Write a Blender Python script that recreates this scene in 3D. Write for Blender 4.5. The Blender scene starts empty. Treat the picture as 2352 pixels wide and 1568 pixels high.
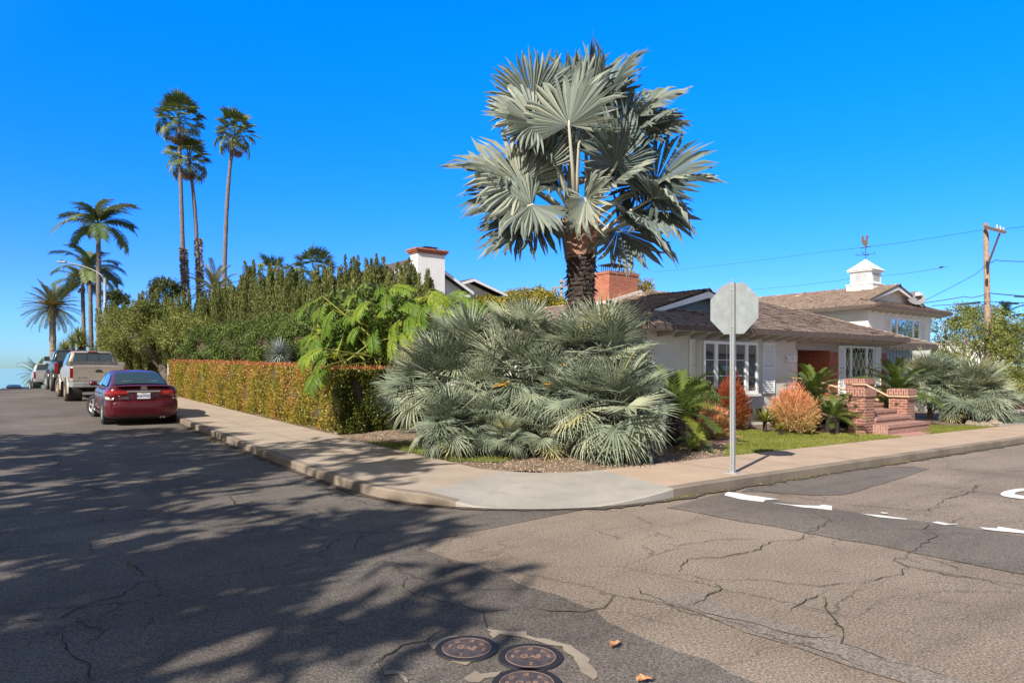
import bpy, math, random
import numpy as np
from mathutils import Vector, Matrix, Euler
random.seed(7); RS=np.random.RandomState(11)
PI=math.pi
sc=bpy.context.scene
COL=sc.collection
# ---------------------------------------------------------------- frame of reference
# world X runs along the side street (u), world Y along the street that climbs away (v)
F=1588.0; EYE=1.7; HZ=846.0
FW=(0.606,0.795); RT=(0.795,-0.606)
def W(px,py,D):
    """point at distance D in front of the viewpoint seen at photo position px,py"""
    X=(px-1176)/F*D
    return Vector((FW[0]*D+RT[0]*X, FW[1]*D+RT[1]*X, EYE+(HZ-py)/F*D))
def on_v(px,py,v):
    r=(px-1176)/F
    return W(px,py,v/(FW[1]+RT[1]*r))
def on_u(px,py,u):
    r=(px-1176)/F
    return W(px,py,u/(FW[0]+RT[0]*r))
def zA(v):
    if v<9: return 0.0
    if v<13: return 0.018*(v-9)**2/8
    if v<38: return 0.018*(v-11)
    z=0.486
    if v<62:
        t=v-38; return z+0.018*t-0.0014*t*t
    t=24; z+=0.018*t-0.0014*t*t
    return z-0.0492*(min(v,330)-62)
def zB(u,v):
    w=min(1,max(0,(16-v)/6.0))
    return -0.011*max(0,min(u,60)-8)*w
def zr(u,v): return zA(v)+zB(u,v)
def on_g(px,py,h=0.0):
    """photo position to the road surface"""
    D=F*EYE/max(py-HZ,1)
    for _ in range(30):
        p=W(px,py,D); z=zr(p.x,p.y)+h
        D=0.5*D+0.5*F*(EYE-z)/(py-HZ)
    p=W(px,py,D); return Vector((p.x,p.y,zr(p.x,p.y)+h))
# ---------------------------------------------------------------- materials
MATS={}
def nodes(name):
    m=bpy.data.materials.new(name); m.use_nodes=True
    nt=m.node_tree; nt.nodes.clear()
    out=nt.nodes.new('ShaderNodeOutputMaterial')
    b=nt.nodes.new('ShaderNodeBsdfPrincipled'); nt.links.new(b.outputs[0],out.inputs[0])
    MATS[name]=m
    return m,nt,b,out
def N(nt,t,**k):
    n=nt.nodes.new(t)
    for a,v in k.items():
        if a.startswith('i_'): n.inputs[a[2:].replace('_',' ')].default_value=v
        else: setattr(n,a,v)
    return n
def rgba(c): return (c[0],c[1],c[2],1)
def mixc(nt,fac,a,b,mode='MIX'):
    n=nt.nodes.new('ShaderNodeMix'); n.data_type='RGBA'; n.blend_type=mode
    for sock,val in ((n.inputs[0],fac),(n.inputs[6],a),(n.inputs[7],b)):
        if hasattr(val,'links') or hasattr(val,'is_linked'): nt.links.new(val,sock)
        elif isinstance(val,(int,float)): sock.default_value=val
        else: sock.default_value=rgba(val)
    return n.outputs[2]
def ramp(nt,fac,stops,interp='LINEAR'):
    r=nt.nodes.new('ShaderNodeValToRGB'); r.color_ramp.interpolation=interp
    els=r.color_ramp.elements
    while len(els)<len(stops): els.new(0.5)
    for e,(p,c) in zip(els,stops):
        e.position=p; e.color=rgba(c) if not isinstance(c,(int,float)) else (c,c,c,1)
    nt.links.new(fac,r.inputs[0]); return r.outputs[0]
def objco(nt,scale=(1,1,1)):
    t=nt.nodes.new('ShaderNodeTexCoord'); mp=nt.nodes.new('ShaderNodeMapping')
    mp.inputs['Scale'].default_value=scale
    nt.links.new(t.outputs['Object'],mp.inputs[0]); return mp.outputs[0]
def noise(nt,co,scale,detail=4,rough=0.6):
    n=N(nt,'ShaderNodeTexNoise',i_Scale=scale,i_Detail=detail,i_Roughness=rough)
    nt.links.new(co,n.inputs['Vector']); return n.outputs[0]
def bump(nt,b,h,strength=0.3,dist=0.01):
    n=N(nt,'ShaderNodeBump',i_Strength=strength,i_Distance=dist)
    nt.links.new(h,n.inputs['Height']); nt.links.new(n.outputs[0],b.inputs['Normal'])
def plain(name,c,rough=0.6,metal=0.0,var=0.12,scale=6,bumps=0.0,coat=0.0,bscale=None):
    m,nt,b,o=nodes(name); co=objco(nt)
    n=noise(nt,co,scale)
    d=tuple(x*(1-var) for x in c); l=tuple(min(1,x*(1+var)) for x in c)
    nt.links.new(ramp(nt,n,[(0.3,d),(0.7,l)]),b.inputs['Base Color'])
    b.inputs['Roughness'].default_value=rough; b.inputs['Metallic'].default_value=metal
    b.inputs['Coat Weight'].default_value=coat
    if bumps: bump(nt,b,noise(nt,co,bscale or scale*6),bumps,0.01)
    return m
def leafmat(name,stops,rough=0.45,transl=0.25,spec=0.4,attr='rnd'):
    m,nt,b,o=nodes(name)
    a=N(nt,'ShaderNodeAttribute',attribute_name=attr)
    c=ramp(nt,a.outputs['Fac'],stops)
    nt.links.new(c,b.inputs['Base Color']); b.inputs['Roughness'].default_value=rough
    b.inputs['Specular IOR Level'].default_value=spec
    if transl:
        t=nt.nodes.new('ShaderNodeBsdfTranslucent'); nt.links.new(c,t.inputs[0])
        mx=nt.nodes.new('ShaderNodeMixShader'); mx.inputs[0].default_value=transl
        nt.links.new(b.outputs[0],mx.inputs[1]); nt.links.new(t.outputs[0],mx.inputs[2])
        nt.links.new(mx.outputs[0],o.inputs[0])
    return m
def asphalt(name,dark,light,speck,scale=1.0,stain=None):
    m,nt,b,o=nodes(name); co=objco(nt)
    big=noise(nt,co,0.35,5,0.65)
    c=ramp(nt,big,[(0.32,dark),(0.68,light)])
    st=noise(nt,objco(nt,(0.25,1.6,1)),1.1,5,0.6)
    c=mixc(nt,ramp(nt,st,[(0.52,0.0),(0.72,0.5)]),c,tuple(x*0.62 for x in dark))
    fine=noise(nt,co,55*scale,3,0.8)
    c=mixc(nt,0.85,c,ramp(nt,fine,[(0.36,0.38),(0.5,0.95),(0.63,1.65)]),'MULTIPLY')
    v=N(nt,'ShaderNodeTexVoronoi',i_Scale=62*scale); nt.links.new(co,v.inputs['Vector'])
    sp=ramp(nt,v.outputs['Distance'],[(0.16,1.0),(0.27,0.0)])
    wn=N(nt,'ShaderNodeSeparateColor'); nt.links.new(v.outputs['Color'],wn.inputs[0])
    gate=ramp(nt,wn.outputs[0],[(0.6,0.0),(0.72,1.0)])
    mul=N(nt,'ShaderNodeMath',operation='MULTIPLY'); nt.links.new(sp,mul.inputs[0]); nt.links.new(gate,mul.inputs[1])
    c=mixc(nt,mul.outputs[0],c,speck)
    # worn wheel tracks, oil stains and a web of hairline cracks
    wob=N(nt,'ShaderNodeTexNoise',i_Scale=1.7,i_Detail=4,i_Roughness=0.65); nt.links.new(co,wob.inputs['Vector'])
    ad=N(nt,'ShaderNodeVectorMath',operation='MULTIPLY_ADD'); nt.links.new(wob.outputs[1],ad.inputs[0]); ad.inputs[1].default_value=(0.55,0.55,0); nt.links.new(co,ad.inputs[2])
    for sc_,wd_,lo,hi,st_ in ((0.62,0.008,0.42,0.56,0.6),(1.9,0.007,0.52,0.62,0.4)):
        vc=N(nt,'ShaderNodeTexVoronoi',feature='DISTANCE_TO_EDGE',i_Scale=sc_); nt.links.new(ad.outputs[0],vc.inputs['Vector'])
        ln=ramp(nt,vc.outputs['Distance'],[(wd_*sc_*0.5,1.0),(wd_*sc_*1.3,0.0)])
        gt=ramp(nt,noise(nt,objco(nt,(1,1,1)),0.45*sc_+0.2,3,0.5),[(lo,0.0),(hi,st_)])
        mm=N(nt,'ShaderNodeMath',operation='MULTIPLY'); nt.links.new(ln,mm.inputs[0]); nt.links.new(gt,mm.inputs[1])
        c=mixc(nt,mm.outputs[0],c,(0.03,0.027,0.02))
    oil=noise(nt,co,2.6,3,0.5)
    c=mixc(nt,ramp(nt,oil,[(0.70,0.0),(0.80,0.45)]),c,tuple(x*0.45 for x in dark))
    nt.links.new(c,b.inputs['Base Color']); b.inputs['Roughness'].default_value=0.85
    b.inputs['Specular IOR Level'].default_value=0.25
    bump(nt,b,fine,0.55,0.012)
    return m
def concrete(name,c,joint=None,dirt=0.35,c2=None):
    m,nt,b,o=nodes(name); co=objco(nt)
    n=noise(nt,co,1.3,6,0.6); c2=c2 or tuple(x*0.8 for x in c)
    col=ramp(nt,n,[(0.3,c2),(0.65,c)])
    f=noise(nt,co,90,3,0.7)
    col=mixc(nt,0.6,col,ramp(nt,f,[(0.3,0.78),(0.7,1.15)]),'MULTIPLY')
    s=noise(nt,objco(nt,(1,1,0.4)),4.0,6,0.7)
    col=mixc(nt,ramp(nt,s,[(0.55,0.0),(0.75,dirt)]),col,tuple(x*0.5 for x in c))
    nt.links.new(col,b.inputs['Base Color']); b.inputs['Roughness'].default_value=0.9
    b.inputs['Specular IOR Level'].default_value=0.2
    bump(nt,b,f,0.25,0.006)
    return m
def brick(name,c1,c2,mortar,bw=0.21,bh=0.07,ms=0.008,axis='xz',contrast=1.0,vertical=False):
    """bricks laid over object coordinates; axis picks the face pair"""
    m,nt,b,o=nodes(name)
    t=nt.nodes.new('ShaderNodeTexCoord'); g=nt.nodes.new('ShaderNodeNewGeometry')
    sx=N(nt,'ShaderNodeSeparateXYZ'); nt.links.new(t.outputs['Object'],sx.inputs[0])
    sn=N(nt,'ShaderNodeSeparateXYZ'); nt.links.new(g.outputs['True Normal'],sn.inputs[0])
    ab=N(nt,'ShaderNodeMath',operation='ABSOLUTE'); nt.links.new(sn.outputs[0],ab.inputs[0])
    gt=N(nt,'ShaderNodeMath',operation='GREATER_THAN'); nt.links.new(ab.outputs[0],gt.inputs[0]); gt.inputs[1].default_value=0.7
    az=N(nt,'ShaderNodeMath',operation='ABSOLUTE'); nt.links.new(sn.outputs[2],az.inputs[0])
    gz=N(nt,'ShaderNodeMath',operation='GREATER_THAN'); nt.links.new(az.outputs[0],gz.inputs[0]); gz.inputs[1].default_value=0.7
    mu=N(nt,'ShaderNodeMix'); nt.links.new(gt.outputs[0],mu.inputs[0]); nt.links.new(sx.outputs[0],mu.inputs[2]); nt.links.new(sx.outputs[1],mu.inputs[3])
    mv=N(nt,'ShaderNodeMix'); nt.links.new(gz.outputs[0],mv.inputs[0]); nt.links.new(sx.outputs[2],mv.inputs[2]); nt.links.new(sx.outputs[1],mv.inputs[3])
    cb=N(nt,'ShaderNodeCombineXYZ')
    nt.links.new(mu.outputs[0],cb.inputs[1 if vertical else 0]); nt.links.new(mv.outputs[0],cb.inputs[0 if vertical else 1])
    bt=N(nt,'ShaderNodeTexBrick'); nt.links.new(cb.outputs[0],bt.inputs['Vector'])
    bt.inputs['Color1'].default_value=rgba(c1); bt.inputs['Color2'].default_value=rgba(c2); bt.inputs['Mortar'].default_value=rgba(mortar)
    bt.inputs['Scale'].default_value=1; bt.inputs['Mortar Size'].default_value=ms; bt.inputs['Brick Width'].default_value=bw; bt.inputs['Row Height'].default_value=bh
    bt.inputs['Mortar Smooth'].default_value=0.1
    n=noise(nt,t.outputs['Object'],14,5,0.7)
    c=mixc(nt,0.7*contrast,bt.outputs['Color'],ramp(nt,n,[(0.3,0.62),(0.7,1.3)]),'MULTIPLY')
    nt.links.new(c,b.inputs['Base Color']); b.inputs['Roughness'].default_value=0.85
    inv=N(nt,'ShaderNodeMath',operation='SUBTRACT'); inv.inputs[0].default_value=1; nt.links.new(bt.outputs['Fac'],inv.inputs[1])
    bump(nt,b,inv.outputs[0],0.6,0.01)
    return m
def glass(name,c=(0.02,0.03,0.035),mixg=0.3,tint=(0.9,0.95,1)):
    m,nt,b,o=nodes(name)
    b.inputs['Base Color'].default_value=rgba(c); b.inputs['Roughness'].default_value=0.05
    b.inputs['IOR'].default_value=1.52
    g=nt.nodes.new('ShaderNodeBsdfGlossy'); g.inputs['Roughness'].default_value=0.015; g.inputs[0].default_value=rgba(tint)
    mx=nt.nodes.new('ShaderNodeMixShader'); mx.inputs[0].default_value=mixg
    nt.links.new(b.outputs[0],mx.inputs[1]); nt.links.new(g.outputs[0],mx.inputs[2]); nt.links.new(mx.outputs[0],o.inputs[0])
    return m
# ---------------------------------------------------------------- mesh helpers
class MB:
    """collects faces; every shape gets one random value stored per vertex"""
    def __init__(s): s.V=[]; s.I=[]; s.T=[]; s.R=[]; s.n=0
    def add(s,V,faces,rnd=None):
        V=np.asarray(V,float).reshape(-1,3)
        for f in faces: s.I.extend([i+s.n for i in f]); s.T.append(len(f))
        s.V.append(V); s.n+=len(V)
        r=random.random() if rnd is None else rnd
        s.R.append(np.full(len(V),r) if np.isscalar(r) else np.asarray(r,float))
        return s
    def arr(s,V,I,T,R):
        s.I.extend((np.asarray(I)+s.n).tolist()); s.T.extend(np.asarray(T).tolist()); s.V.append(V); s.n+=len(V); s.R.append(R)
    def box(s,a,b,M=None,rnd=None):
        x0,y0,z0=a; x1,y1,z1=b
        V=[(x0,y0,z0),(x1,y0,z0),(x1,y1,z0),(x0,y1,z0),(x0,y0,z1),(x1,y0,z1),(x1,y1,z1),(x0,y1,z1)]
        if M is not None: V=[M@Vector(p) for p in V]
        return s.add([tuple(p) for p in V],[(0,3,2,1),(4,5,6,7),(0,1,5,4),(1,2,6,5),(2,3,7,6),(3,0,4,7)],rnd)
    def tube(s,pts,rad,n=8,cap=True,rnd=None):
        pts=[Vector(p) for p in pts]; k=len(pts)
        if np.isscalar(rad): rad=[rad]*k
        V=[]; up=Vector((0,0,1))
        for i,p in enumerate(pts):
            t=(pts[min(i+1,k-1)]-pts[max(i-1,0)]).normalized()
            a=t.cross(up if abs(t.z)<0.95 else Vector((1,0,0))).normalized(); b=t.cross(a)
            for j in range(n):
                q=2*PI*j/n; V.append(tuple(p+(a*math.cos(q)+b*math.sin(q))*rad[i]))
        f=[(i*n+j,i*n+(j+1)%n,(i+1)*n+(j+1)%n,(i+1)*n+j) for i in range(k-1) for j in range(n)]
        if cap: f+=[tuple(range(n))[::-1],tuple(range((k-1)*n,k*n))]
        return s.add(V,f,rnd)
    def bar(s,p,q,w,h=None,rnd=None,up=(0,0,1)):
        p=Vector(p); q=Vector(q); h=h or w; t=(q-p).normalized(); u=Vector(up)
        if abs(t.dot(u))>0.95: u=Vector((0,1,0))
        a=t.cross(u).normalized()*w/2; b=a.cross(t).normalized()*h/2
        V=[p-a-b,p+a-b,p+a+b,p-a+b,q-a-b,q+a-b,q+a+b,q-a+b]
        return s.add([tuple(x) for x in V],[(0,1,2,3),(7,6,5,4),(0,4,5,1),(1,5,6,2),(2,6,7,3),(3,7,4,0)],rnd)
    def prism(s,poly,d,rnd=None):
        """closed polygon of 3D points extruded by vector d"""
        n=len(poly); d=Vector(d); V=[tuple(Vector(p)) for p in poly]+[tuple(Vector(p)+d) for p in poly]
        f=[tuple(range(n))[::-1],tuple(range(n,2*n))]+[(i,(i+1)%n,n+(i+1)%n,n+i) for i in range(n)]
        return s.add(V,f,rnd)
    def face(s,pts,rnd=None): return s.add([tuple(p) for p in pts],[tuple(range(len(pts)))],rnd)
    def lathe(s,prof,c,n=16,rnd=None,cap=True):
        V=[]; k=len(prof)
        for r,z in prof:
            for j in range(n): q=2*PI*j/n; V.append((c[0]+r*math.cos(q),c[1]+r*math.sin(q),c[2]+z))
        f=[(i*n+j,i*n+(j+1)%n,(i+1)*n+(j+1)%n,(i+1)*n+j) for i in range(k-1) for j in range(n)]
        if cap: f+=[tuple(range(n))[::-1],tuple(range((k-1)*n,k*n))]
        return s.add(V,f,rnd)
    def grid(s,rows,rnd=None,closed=False):
        k=len(rows); n=len(rows[0]); V=[tuple(p) for r in rows for p in r]
        f=[(i*n+j,i*n+(j+1)%n,(i+1)*n+(j+1)%n,(i+1)*n+j) for i in range(k-1) for j in range(n if closed else n-1)]
        return s.add(V,f,rnd)
    def mesh(s,name,mat,off=None,smooth=False):
        me=bpy.data.meshes.new(name)
        V=np.concatenate(s.V) if s.V else np.zeros((0,3))
        if off is not None: V=V-np.asarray(off)
        T=np.asarray(s.T,np.int32); I=np.asarray(s.I,np.int32)
        me.vertices.add(len(V)); me.vertices.foreach_set('co',V.astype(np.float32).ravel())
        me.loops.add(len(I)); me.loops.foreach_set('vertex_index',I)
        me.polygons.add(len(T)); st=np.zeros(len(T),np.int32)
        if len(T): st[1:]=np.cumsum(T)[:-1]
        me.polygons.foreach_set('loop_start',st); me.polygons.foreach_set('loop_total',T)
        me.polygons.foreach_set('use_smooth',np.full(len(T),bool(smooth)))
        a=me.attributes.new('rnd','FLOAT','POINT'); a.data.foreach_set('value',np.concatenate(s.R).astype(np.float32))
        me.update(calc_edges=True); me.validate()
        me.materials.append(MATS[mat] if isinstance(mat,str) else mat)
        return me
    def base(s):
        V=np.concatenate(s.V); return Vector(((V[:,0].min()+V[:,0].max())/2,(V[:,1].min()+V[:,1].max())/2,V[:,2].min()))
def tag(o,label=None,cat=None,group=None,kind=None):
    if label: o['label']=label
    if cat: o['category']=cat
    if group: o['group']=group
    if kind: o['kind']=kind
    return o
ROOT={}
def thing(name,label,cat,loc=(0,0,0),rz=0.0,group=None):
    o=bpy.data.objects.new(name,None); COL.objects.link(o); o.empty_display_size=0.3
    o.location=loc; o.rotation_euler=(0,0,rz); ROOT[o.name]=None
    return tag(o,label,cat,group)
def part(name,mb,mat,parent,smooth=False,local=False,label=None):
    """a part in world coordinates below a thing (local=True: already in the thing's own axes)"""
    r=parent
    while r.parent: r=r.parent
    off=None if local else tuple(r.location)
    o=bpy.data.objects.new(name,mb.mesh(name,mat,off,smooth)); COL.objects.link(o); o.parent=parent
    if label: o['label']=label
    return o
def solo(name,mb,mat,label=None,cat=None,group=None,kind=None,smooth=False):
    c=(0,0,0) if kind in('structure','stuff') else tuple(mb.base())
    o=bpy.data.objects.new(name,mb.mesh(name,mat,c,smooth)); COL.objects.link(o); o.location=c
    return tag(o,label,cat,group,kind)
def text_mb(txt,size,depth,M,sx=1.0,align='CENTER',bold=0.0):
    cu=bpy.data.curves.new('t','FONT'); cu.body=txt; cu.size=size; cu.extrude=depth; cu.align_x=align; cu.align_y='CENTER'; cu.offset=bold
    o=bpy.data.objects.new('t',cu); COL.objects.link(o)
    me=bpy.data.meshes.new_from_object(o.evaluated_get(bpy.context.evaluated_depsgraph_get()))
    mb=MB(); V=[tuple(M@Vector((v.co.x*sx,v.co.y,v.co.z))) for v in me.vertices]
    mb.add(V,[tuple(p.vertices) for p in me.polygons],0.5)
    bpy.data.objects.remove(o); bpy.data.curves.remove(cu); bpy.data.meshes.remove(me)
    return mb
def frame(o,x,y,z):
    return Matrix(((x[0],y[0],z[0],o[0]),(x[1],y[1],z[1],o[1]),(x[2],y[2],z[2],o[2]),(0,0,0,1)))
def unit(v): v=np.asarray(v,float); return v/np.maximum(np.linalg.norm(v,axis=-1,keepdims=True),1e-9)
# ---------------------------------------------------------------- foliage shapes
def leaves(mb,C,D,l,w,rnd=None,roll=None,fold=0.0):
    """diamond leaves at C pointing along D"""
    n=len(C); D=unit(D)
    up=RS.normal(size=(n,3)) if roll is None else roll+RS.normal(size=(n,3))*0.35
    S=unit(np.cross(D,up)); l=np.broadcast_to(np.asarray(l,float),(n,))[:,None]; w=np.broadcast_to(np.asarray(w,float),(n,))[:,None]
    V=np.stack([C-D*l*0.5,C+S*w*0.5-D*l*0.05,C+D*l*0.5,C-S*w*0.5-D*l*0.05],1).reshape(-1,3)
    r=RS.rand(n) if rnd is None else rnd
    mb.arr(V,np.arange(4*n),np.full(n,4),np.repeat(r,4))
def bush(mb,c,rad,nclump,nleaf,l=0.08,w=0.04,cl=0.3,up=0.2,seed=0,low=-0.6,out=0.6,shade=None):
    """leaf clumps scattered over an ellipsoid, gaps between them"""
    rs=np.random.RandomState(seed); c=np.asarray(c,float); rad=np.asarray(rad,float)
    d=unit(rs.normal(size=(nclump,3))); d[:,2]=np.where(d[:,2]<low,-d[:,2],d[:,2])
    k=0.72+0.34*rs.rand(nclump)**0.8
    cc=c+d*rad*k[:,None]
    per=max(1,nleaf//nclump)
    dd=unit(rs.normal(size=(nclump,per,3))); rr=cl*(0.35+0.65*rs.rand(nclump,per,1))*(0.7+0.6*rs.rand(nclump,1,1))
    P=(cc[:,None,:]+dd*rr).reshape(-1,3)
    dirs=dd.reshape(-1,3)*out+rs.normal(size=(nclump*per,3))*0.6+np.array([0,0,up])
    base=np.repeat(rs.rand(nclump),per)
    leaves(mb,P,dirs,l*(0.7+0.6*rs.rand(len(P))),w*(0.7+0.6*rs.rand(len(P))),np.clip(0.55*base+0.45*rs.rand(len(P)),0,1))
def plume(mb,p0,p1,r,n,l,w,rs,spread=0.5):
    """upright feathery shoot"""
    p0=np.asarray(p0,float); p1=np.asarray(p1,float); t=rs.rand(n)
    ax=unit(p1-p0); prof=r*np.sin(PI*np.clip(0.12+0.86*t,0,1))**0.7
    d=unit(np.cross(rs.normal(size=(n,3)),ax)); P=p0+(p1-p0)*t[:,None]+d*(prof*np.sqrt(rs.rand(n)))[:,None]
    leaves(mb,P,ax*0.8+d*spread+rs.normal(size=(n,3))*0.25,l*(0.7+0.6*rs.rand(n)),w,np.clip(0.4*rs.rand()+0.6*rs.rand(n),0,1))
def fan(R,nseg,span,fused,wid,pet,cup,droop,pleat,rs,pw=0.02,hb=0.0,split=0.0,blunt=0.72):
    """palmate leaf: petiole along +Y from the origin, blade round its end, upper face +Z"""
    V=[];T=[];R_=[]
    def addp(p): V.append(p); return len(V)-1
    fc=[]
    # petiole
    for i in range(4):
        t=i/3; y=pet*t; z=0.0; a=pw*(1.25-0.5*t)
        for q in ((-a,0.3*a),(a,0.3*a),(0,-0.9*a)): addp((q[0],y,z+q[1]))
    for i in range(3):
        for j in range(3): fc.append((i*3+j,i*3+(j+1)%3,i*3+3+(j+1)%3,i*3+3+j))
    cb,sb=math.cos(hb),math.sin(hb)
    def P(th,t,off,lift):
        # local blade coordinates
        s=t/R; x=math.sin(th)*t+math.cos(th)*off; y=math.cos(th)*t-math.sin(th)*off
        z=cup*abs(math.sin(th))*t*0.6+cup*0.2*t-droop*s*s*R*(0.6+0.5*rs.rand()*0.6)+lift
        y2=y*cb-z*sb; z2=y*sb+z*cb
        return addp((x,pet+y2,z2))
    d=span/nseg/2
    for k in range(nseg):
        th=-span/2+d*(2*k+1)+rs.normal()*d*0.25; L=R*(0.72+0.28*math.cos(th*0.55))*(0.9+0.16*rs.rand())
        f=fused*L*(0.9+0.2*rs.rand()); hw=min(wid*0.5, f*math.tan(d)*1.02) if f>0 else wid*0.5
        tw=rs.normal()*0.10+ (split*rs.normal())
        h=P(th,0.02,0,0); a=P(th,f,-hw,0); b=P(th,f,0,pleat); c=P(th,f,hw,0)
        m=f+(L-f)*0.5; a2=P(th+tw*0.4,m,-hw*blunt,0); b2=P(th+tw*0.4,m,0,pleat*0.8); c2=P(th+tw*0.4,m,hw*blunt,0)
        e=P(th+tw,L,0,-droop*0.25*R*rs.rand())
        fc+= [(h,b,a),(h,c,b),(a,b,b2,a2),(b,c,c2,b2),(a2,b2,e),(b2,c2,e)]
    V=np.array(V)
    I=[i for f in fc for i in f]; T=[len(f) for f in fc]
    return V,np.array(I),np.array(T)
def pinnate(L,npair,ll,lw,bend,rs,rise=0.0,vee=0.35,droop=0.35,ang=0.75,bare=0.12,rw=0.02,prof=0.7,tipl=0.35):
    """feather leaf: rachis along +Y curving down, leaflets on both sides"""
    V=[];fc=[]
    def addp(p): V.append(tuple(p)); return len(V)-1
    K=14; pts=[]; p=np.zeros(3); a=rise
    for i in range(K+1):
        pts.append(p.copy()); st=L/K; p=p+np.array([0,math.cos(a)*st,math.sin(a)*st]); a-=bend/K
    pts=np.array(pts)
    for i in range(K+1):
        r=rw*(1.15-i/K)
        for q in ((-r,0.2*r),(r,0.2*r),(0,-r)): addp(pts[i]+np.array([q[0],0,q[1]]))
    for i in range(K):
        for j in range(3): fc.append((i*3+j,i*3+(j+1)%3,i*3+3+(j+1)%3,i*3+3+j))
    for k in range(npair):
        s=bare+(1-bare)*(k+0.5)/npair
        f=s*K; i=min(int(f),K-1); q=pts[i]+(pts[i+1]-pts[i])*(f-i); t=unit(pts[i+1]-pts[i]); nrm=np.array([0,-t[2],t[1]])
        l=ll*(max(0.05,math.sin(PI*min(1,(0.12+0.88*(s-bare)/(1-bare)*(1-tipl*0.3)))))**prof)*(0.88+0.24*rs.rand())
        al=ang*(1.0-0.35*s)
        for sd in (-1,1):
            d=unit(np.array([sd,0,0])*math.sin(al+0.5)+t*math.cos(al+0.5)+nrm*vee*(0.6+0.8*rs.rand()))
            wv=unit(np.cross(d,nrm)); dn=np.array([0,0,-1.0])
            h=lw*0.5
            m=q+d*l*0.5+dn*droop*l*0.12; e=q+d*l*0.95+dn*droop*l*0.55*(0.6+0.8*rs.rand())
            i0=addp(q-wv*h*0.6); i1=addp(q+wv*h*0.6); i2=addp(m+wv*h); i3=addp(m-wv*h); i4=addp(e)
            fc+=[(i0,i1,i2,i3),(i3,i2,i4)]
    V=np.array(V)
    return V,np.array([i for f in fc for i in f]),np.array([len(f) for f in fc])
def place(mb,leaf,pos,d,up=(0,0,1),scale=1.0,rnd=None,roll=0.0):
    V,I,T=leaf; d=unit(np.asarray(d,float)); x=np.cross(d,np.asarray(up,float))
    if np.linalg.norm(x)<1e-3: x=np.array([1.0,0,0])
    x=unit(x); z=np.cross(x,d)
    if roll:
        x,z=x*math.cos(roll)+z*math.sin(roll), -x*math.sin(roll)+z*math.cos(roll)
    M=np.stack([x,d,z],0)*scale
    r=random.random() if rnd is None else rnd
    mb.arr(V@M+np.asarray(pos,float),I,T,np.full(len(V),r))
def dir_ae(az,el): return np.array([math.cos(az)*math.cos(el),math.sin(az)*math.cos(el),math.sin(el)])
# ---------------------------------------------------------------- palette
asphalt('tan_asphalt',(0.198,0.153,0.117),(0.305,0.245,0.19),(0.46,0.41,0.36))
asphalt('grey_asphalt',(0.095,0.078,0.065),(0.185,0.16,0.138),(0.33,0.31,0.3),1.15)
asphalt('dark_asphalt',(0.125,0.105,0.087),(0.195,0.166,0.139),(0.25,0.23,0.21),1.2)
asphalt('pale_seam',(0.2,0.165,0.135),(0.29,0.245,0.205),(0.42,0.38,0.34),1.3)
concrete('tan_concrete',(0.43,0.35,0.28),c2=(0.345,0.28,0.222),dirt=0.4)
concrete('rose_concrete',(0.49,0.365,0.27),c2=(0.4,0.3,0.22),dirt=0.3)
concrete('grey_concrete',(0.38,0.355,0.315),c2=(0.3,0.28,0.25),dirt=0.4)
concrete('curb_concrete',(0.29,0.235,0.185),c2=(0.17,0.14,0.11),dirt=0.85)
concrete('mortar_concrete',(0.33,0.275,0.215),c2=(0.2,0.165,0.13),dirt=0.7)
concrete('drive_concrete',(0.4,0.38,0.35),c2=(0.33,0.31,0.29),dirt=0.3)
plain('soil',(0.16,0.115,0.08),0.95,var=0.35,scale=3,bumps=0.6)
plain('dry_ground',(0.22,0.18,0.13),0.95,var=0.3,scale=0.6,bumps=0.3)
plain('turf_base',(0.12,0.15,0.04),0.95,var=0.35,scale=2.5,bumps=0.5)
plain('road_paint',(0.72,0.71,0.68),0.7,var=0.12,scale=9,bumps=0.2)
plain('crack',(0.022,0.02,0.018),1.0,var=0.3)
plain('moss',(0.055,0.06,0.022),1.0,var=0.4,scale=14)
plain('sea',(0.20,0.385,0.50),1.0,var=0.03,scale=0.01); MATS['sea'].node_tree.nodes['Principled BSDF'].inputs['Specular IOR Level'].default_value=0.05  # pale horizon haze put into a matte base colour
brick('path_brick',(0.40,0.2,0.145),(0.46,0.25,0.19),(0.4,0.3,0.25),0.2,0.1,0.006)
# ---------------------------------------------------------------- ground and roads
def sheet(name,us,vs,zf,mat,keep=None,kind='structure'):
    mb=MB(); nu,nv=len(us),len(vs)
    V=[(u,v,zf(u,v)) for v in vs for u in us]
    f=[(j*nu+i,j*nu+i+1,(j+1)*nu+i+1,(j+1)*nu+i) for j in range(nv-1) for i in range(nu-1)
       if keep is None or keep((us[i]+us[i+1])/2,(vs[j]+vs[j+1])/2)]
    mb.add(V,f,0.5); return solo(name,mb,mat,kind=kind,smooth=True)
def rng(a,b,st): n=max(1,int(round(abs(b-a)/st))); return [a+(b-a)*i/n for i in range(n+1)]
far=[-6000,-2500,-900,-400,-200,-100,-60]
US=far+rng(-40,120,5)+[160,250,400,900,2500,6000]
VS=[-6000,-2500,-900,-300,-120,-60]+rng(-30,140,4)+[160,200,260,330]
solo_ground=sheet('ground',US,VS,lambda u,v: zr(u,v)-0.07,'dry_ground')
def water():
    mb=MB(); mb.face([(-20000,330,-13.9),(20000,330,-13.9),(20000,40000,-13.9),(-20000,40000,-13.9)]); solo('sea_water',mb,'sea',kind='structure')
water()
RU=rng(-40,-9,4)+rng(-9,6,0.5)[1:]+[6.6,7.2]+rng(8,100,2)
RV=rng(-25,7.5,0.5)+rng(7.5,140,1.5)[1:]
sheet('road',RU,RV,zr,'tan_asphalt',lambda u,v: v<7.5 or -9<u<5.5+.02*v)
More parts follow.
